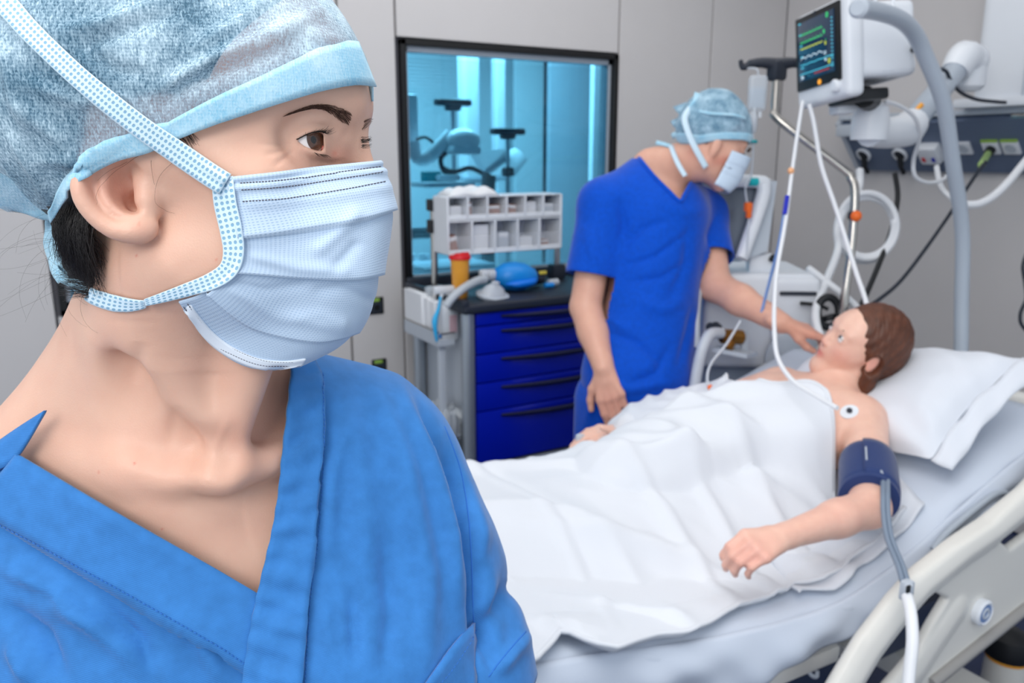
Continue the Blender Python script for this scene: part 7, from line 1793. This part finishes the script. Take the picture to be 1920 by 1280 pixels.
for _ in range(2):
    b2 = BH.copy(); b2[1:-1] = np.maximum(BH[1:-1], np.maximum(BH[:-2], BH[2:])); b2[:, 1:-1] = np.maximum(b2[:, 1:-1], np.maximum(BH[:, :-2], BH[:, 2:])); BH = b2
B0 = BH.copy()
for _ in range(160):
    b2 = BH.copy(); b2[1:-1] = (BH[:-2]+2*BH[1:-1]+BH[2:])/4; b2[:, 1:-1] = (b2[:, :-2]+2*b2[:, 1:-1]+b2[:, 2:])/4; BH = np.maximum(b2, B0-.004)
FD = base_h-bump(X, Y)-.012; wB = np.clip(BH/.05, 0, 1); FD = FD*(1-wB)+wB*np.maximum(FD, -.009-.004*np.exp(np.minimum(FD, 0)*60))
G[:, :, 2] = bedz(X)+.012+FD+np.maximum(bump(X, Y), BH)
for _ in range(3):
    b2 = RAW.copy(); b2[1:-1] = np.maximum(RAW[1:-1], (RAW[:-2]+RAW[2:])/2); RAW = b2
G[:, :, 2] = np.maximum(G[:, :, 2], 0)
Z = G[:, :, 2]
for _ in range(2): Z[1:-1, 1:-1] = Z[1:-1, 1:-1]*.5+.125*(Z[:-2, 1:-1]+Z[2:, 1:-1]+Z[1:-1, :-2]+Z[1:-1, 2:])
e = np.clip((ys01-.955)/.045, 0, 1)[None, :]; G[:, :, 2] = G[:, :, 2]*(1-e)+e*(bedz(X)+.006+.25*(G[:, :, 2]-bedz(X)))
e = np.clip((.06-ys01)/.06, 0, 1)[None, :]; G[:, :, 2] -= e**1.5*.09; G[:, :, 1] += e*.02
dv_ = thing('duvet', (.8, 1.25, .8), 'white crumpled duvet covering the reclining person on the bed', 'duvet')
DUV = G
part('cover', MB().grid(G), 'duvet', dv_, sharp=180, solid=.012, sub=0)
hem = MB().tube([G[i, NV]+V(0, -.004, .006) for i in range(0, NU+1, 2)], 0.0045, 8, 0)
part('hem', hem, 'duvet', dv_, sharp=180)
hem2 = MB().tube([G[NU, j]+V(.002, 0, .004) for j in range(0, NV+1, 2)], .0045, 8, 0)
part('hem', hem2, 'duvet', dv_, sharp=180)
# cloth bunched on the far side under the other arm, and a corner of cloth under the near elbow
def lump(c, rx, ry, rz, seed, name, lab, m='pillow', cat='cloth'):
    n = 40; G = []
    for i in range(n+1):
        row = []
        for j in range(n+1):
            u, v = i/n*2-1, j/n*2-1; r = math.sqrt(max(0, 1-min(1, abs(u)**2.6))*max(0, 1-min(1, abs(v)**2.6)))
            p = V(c[0]+u*rx, c[1]+v*ry, c[2]+rz*r**.6); row.append(p)
        G.append(row)
    G = np.array(G); w = fbm(G, 30, 3, seed)*.012+np.abs(np.sin(G[:, :, 0]*55+G[:, :, 1]*20+2*np.sin(G[:, :, 1]*30)))*-.008
    zz = np.clip((G[:, :, 2]-c[2])/rz, 0, 1); G[:, :, 2] += w*zz; G[:, :, 1] += w*.6*zz
    return part(name, MB().grid(G), m, None, solid=.004, sharp=180, label=lab, cat=cat)
lump(V(1.37, 1.52, bedz(1.37)-.0), .17, .10, .165, 3., 'gown_sleeve', 'bunched white sleeve cloth on the far arm before the blue trousers')
lump(V(1.19, 1.55, bedz(1.19)+.02), .07, .06, .065, 5., 'gown_cuff', 'small white cloth fold next to the open far hand')
G = []
for i in range(25):
    row = []
    for j in range(17):
        u, v = i/24, j/16
        a = on_z(1490+u*240, 1085-u*172, bedz(1.42)+.0); 
        x = 1.12+.38*u+.05*v; y = np.interp(x, NX, NY)*(1-v)+1.02*v-.03*(1-v)
        row.append(V(x, y, bedz(x)+.010+.018*v+.006*math.sin(x*50+y*30)+.004*math.sin(y*80)))
    G.append(row)
part('loose_cloth', MB().grid(G), 'pillow', None, solid=.005, sharp=180, label='loose white cloth corner under the cuffed elbow on mattress edge', cat='cloth')
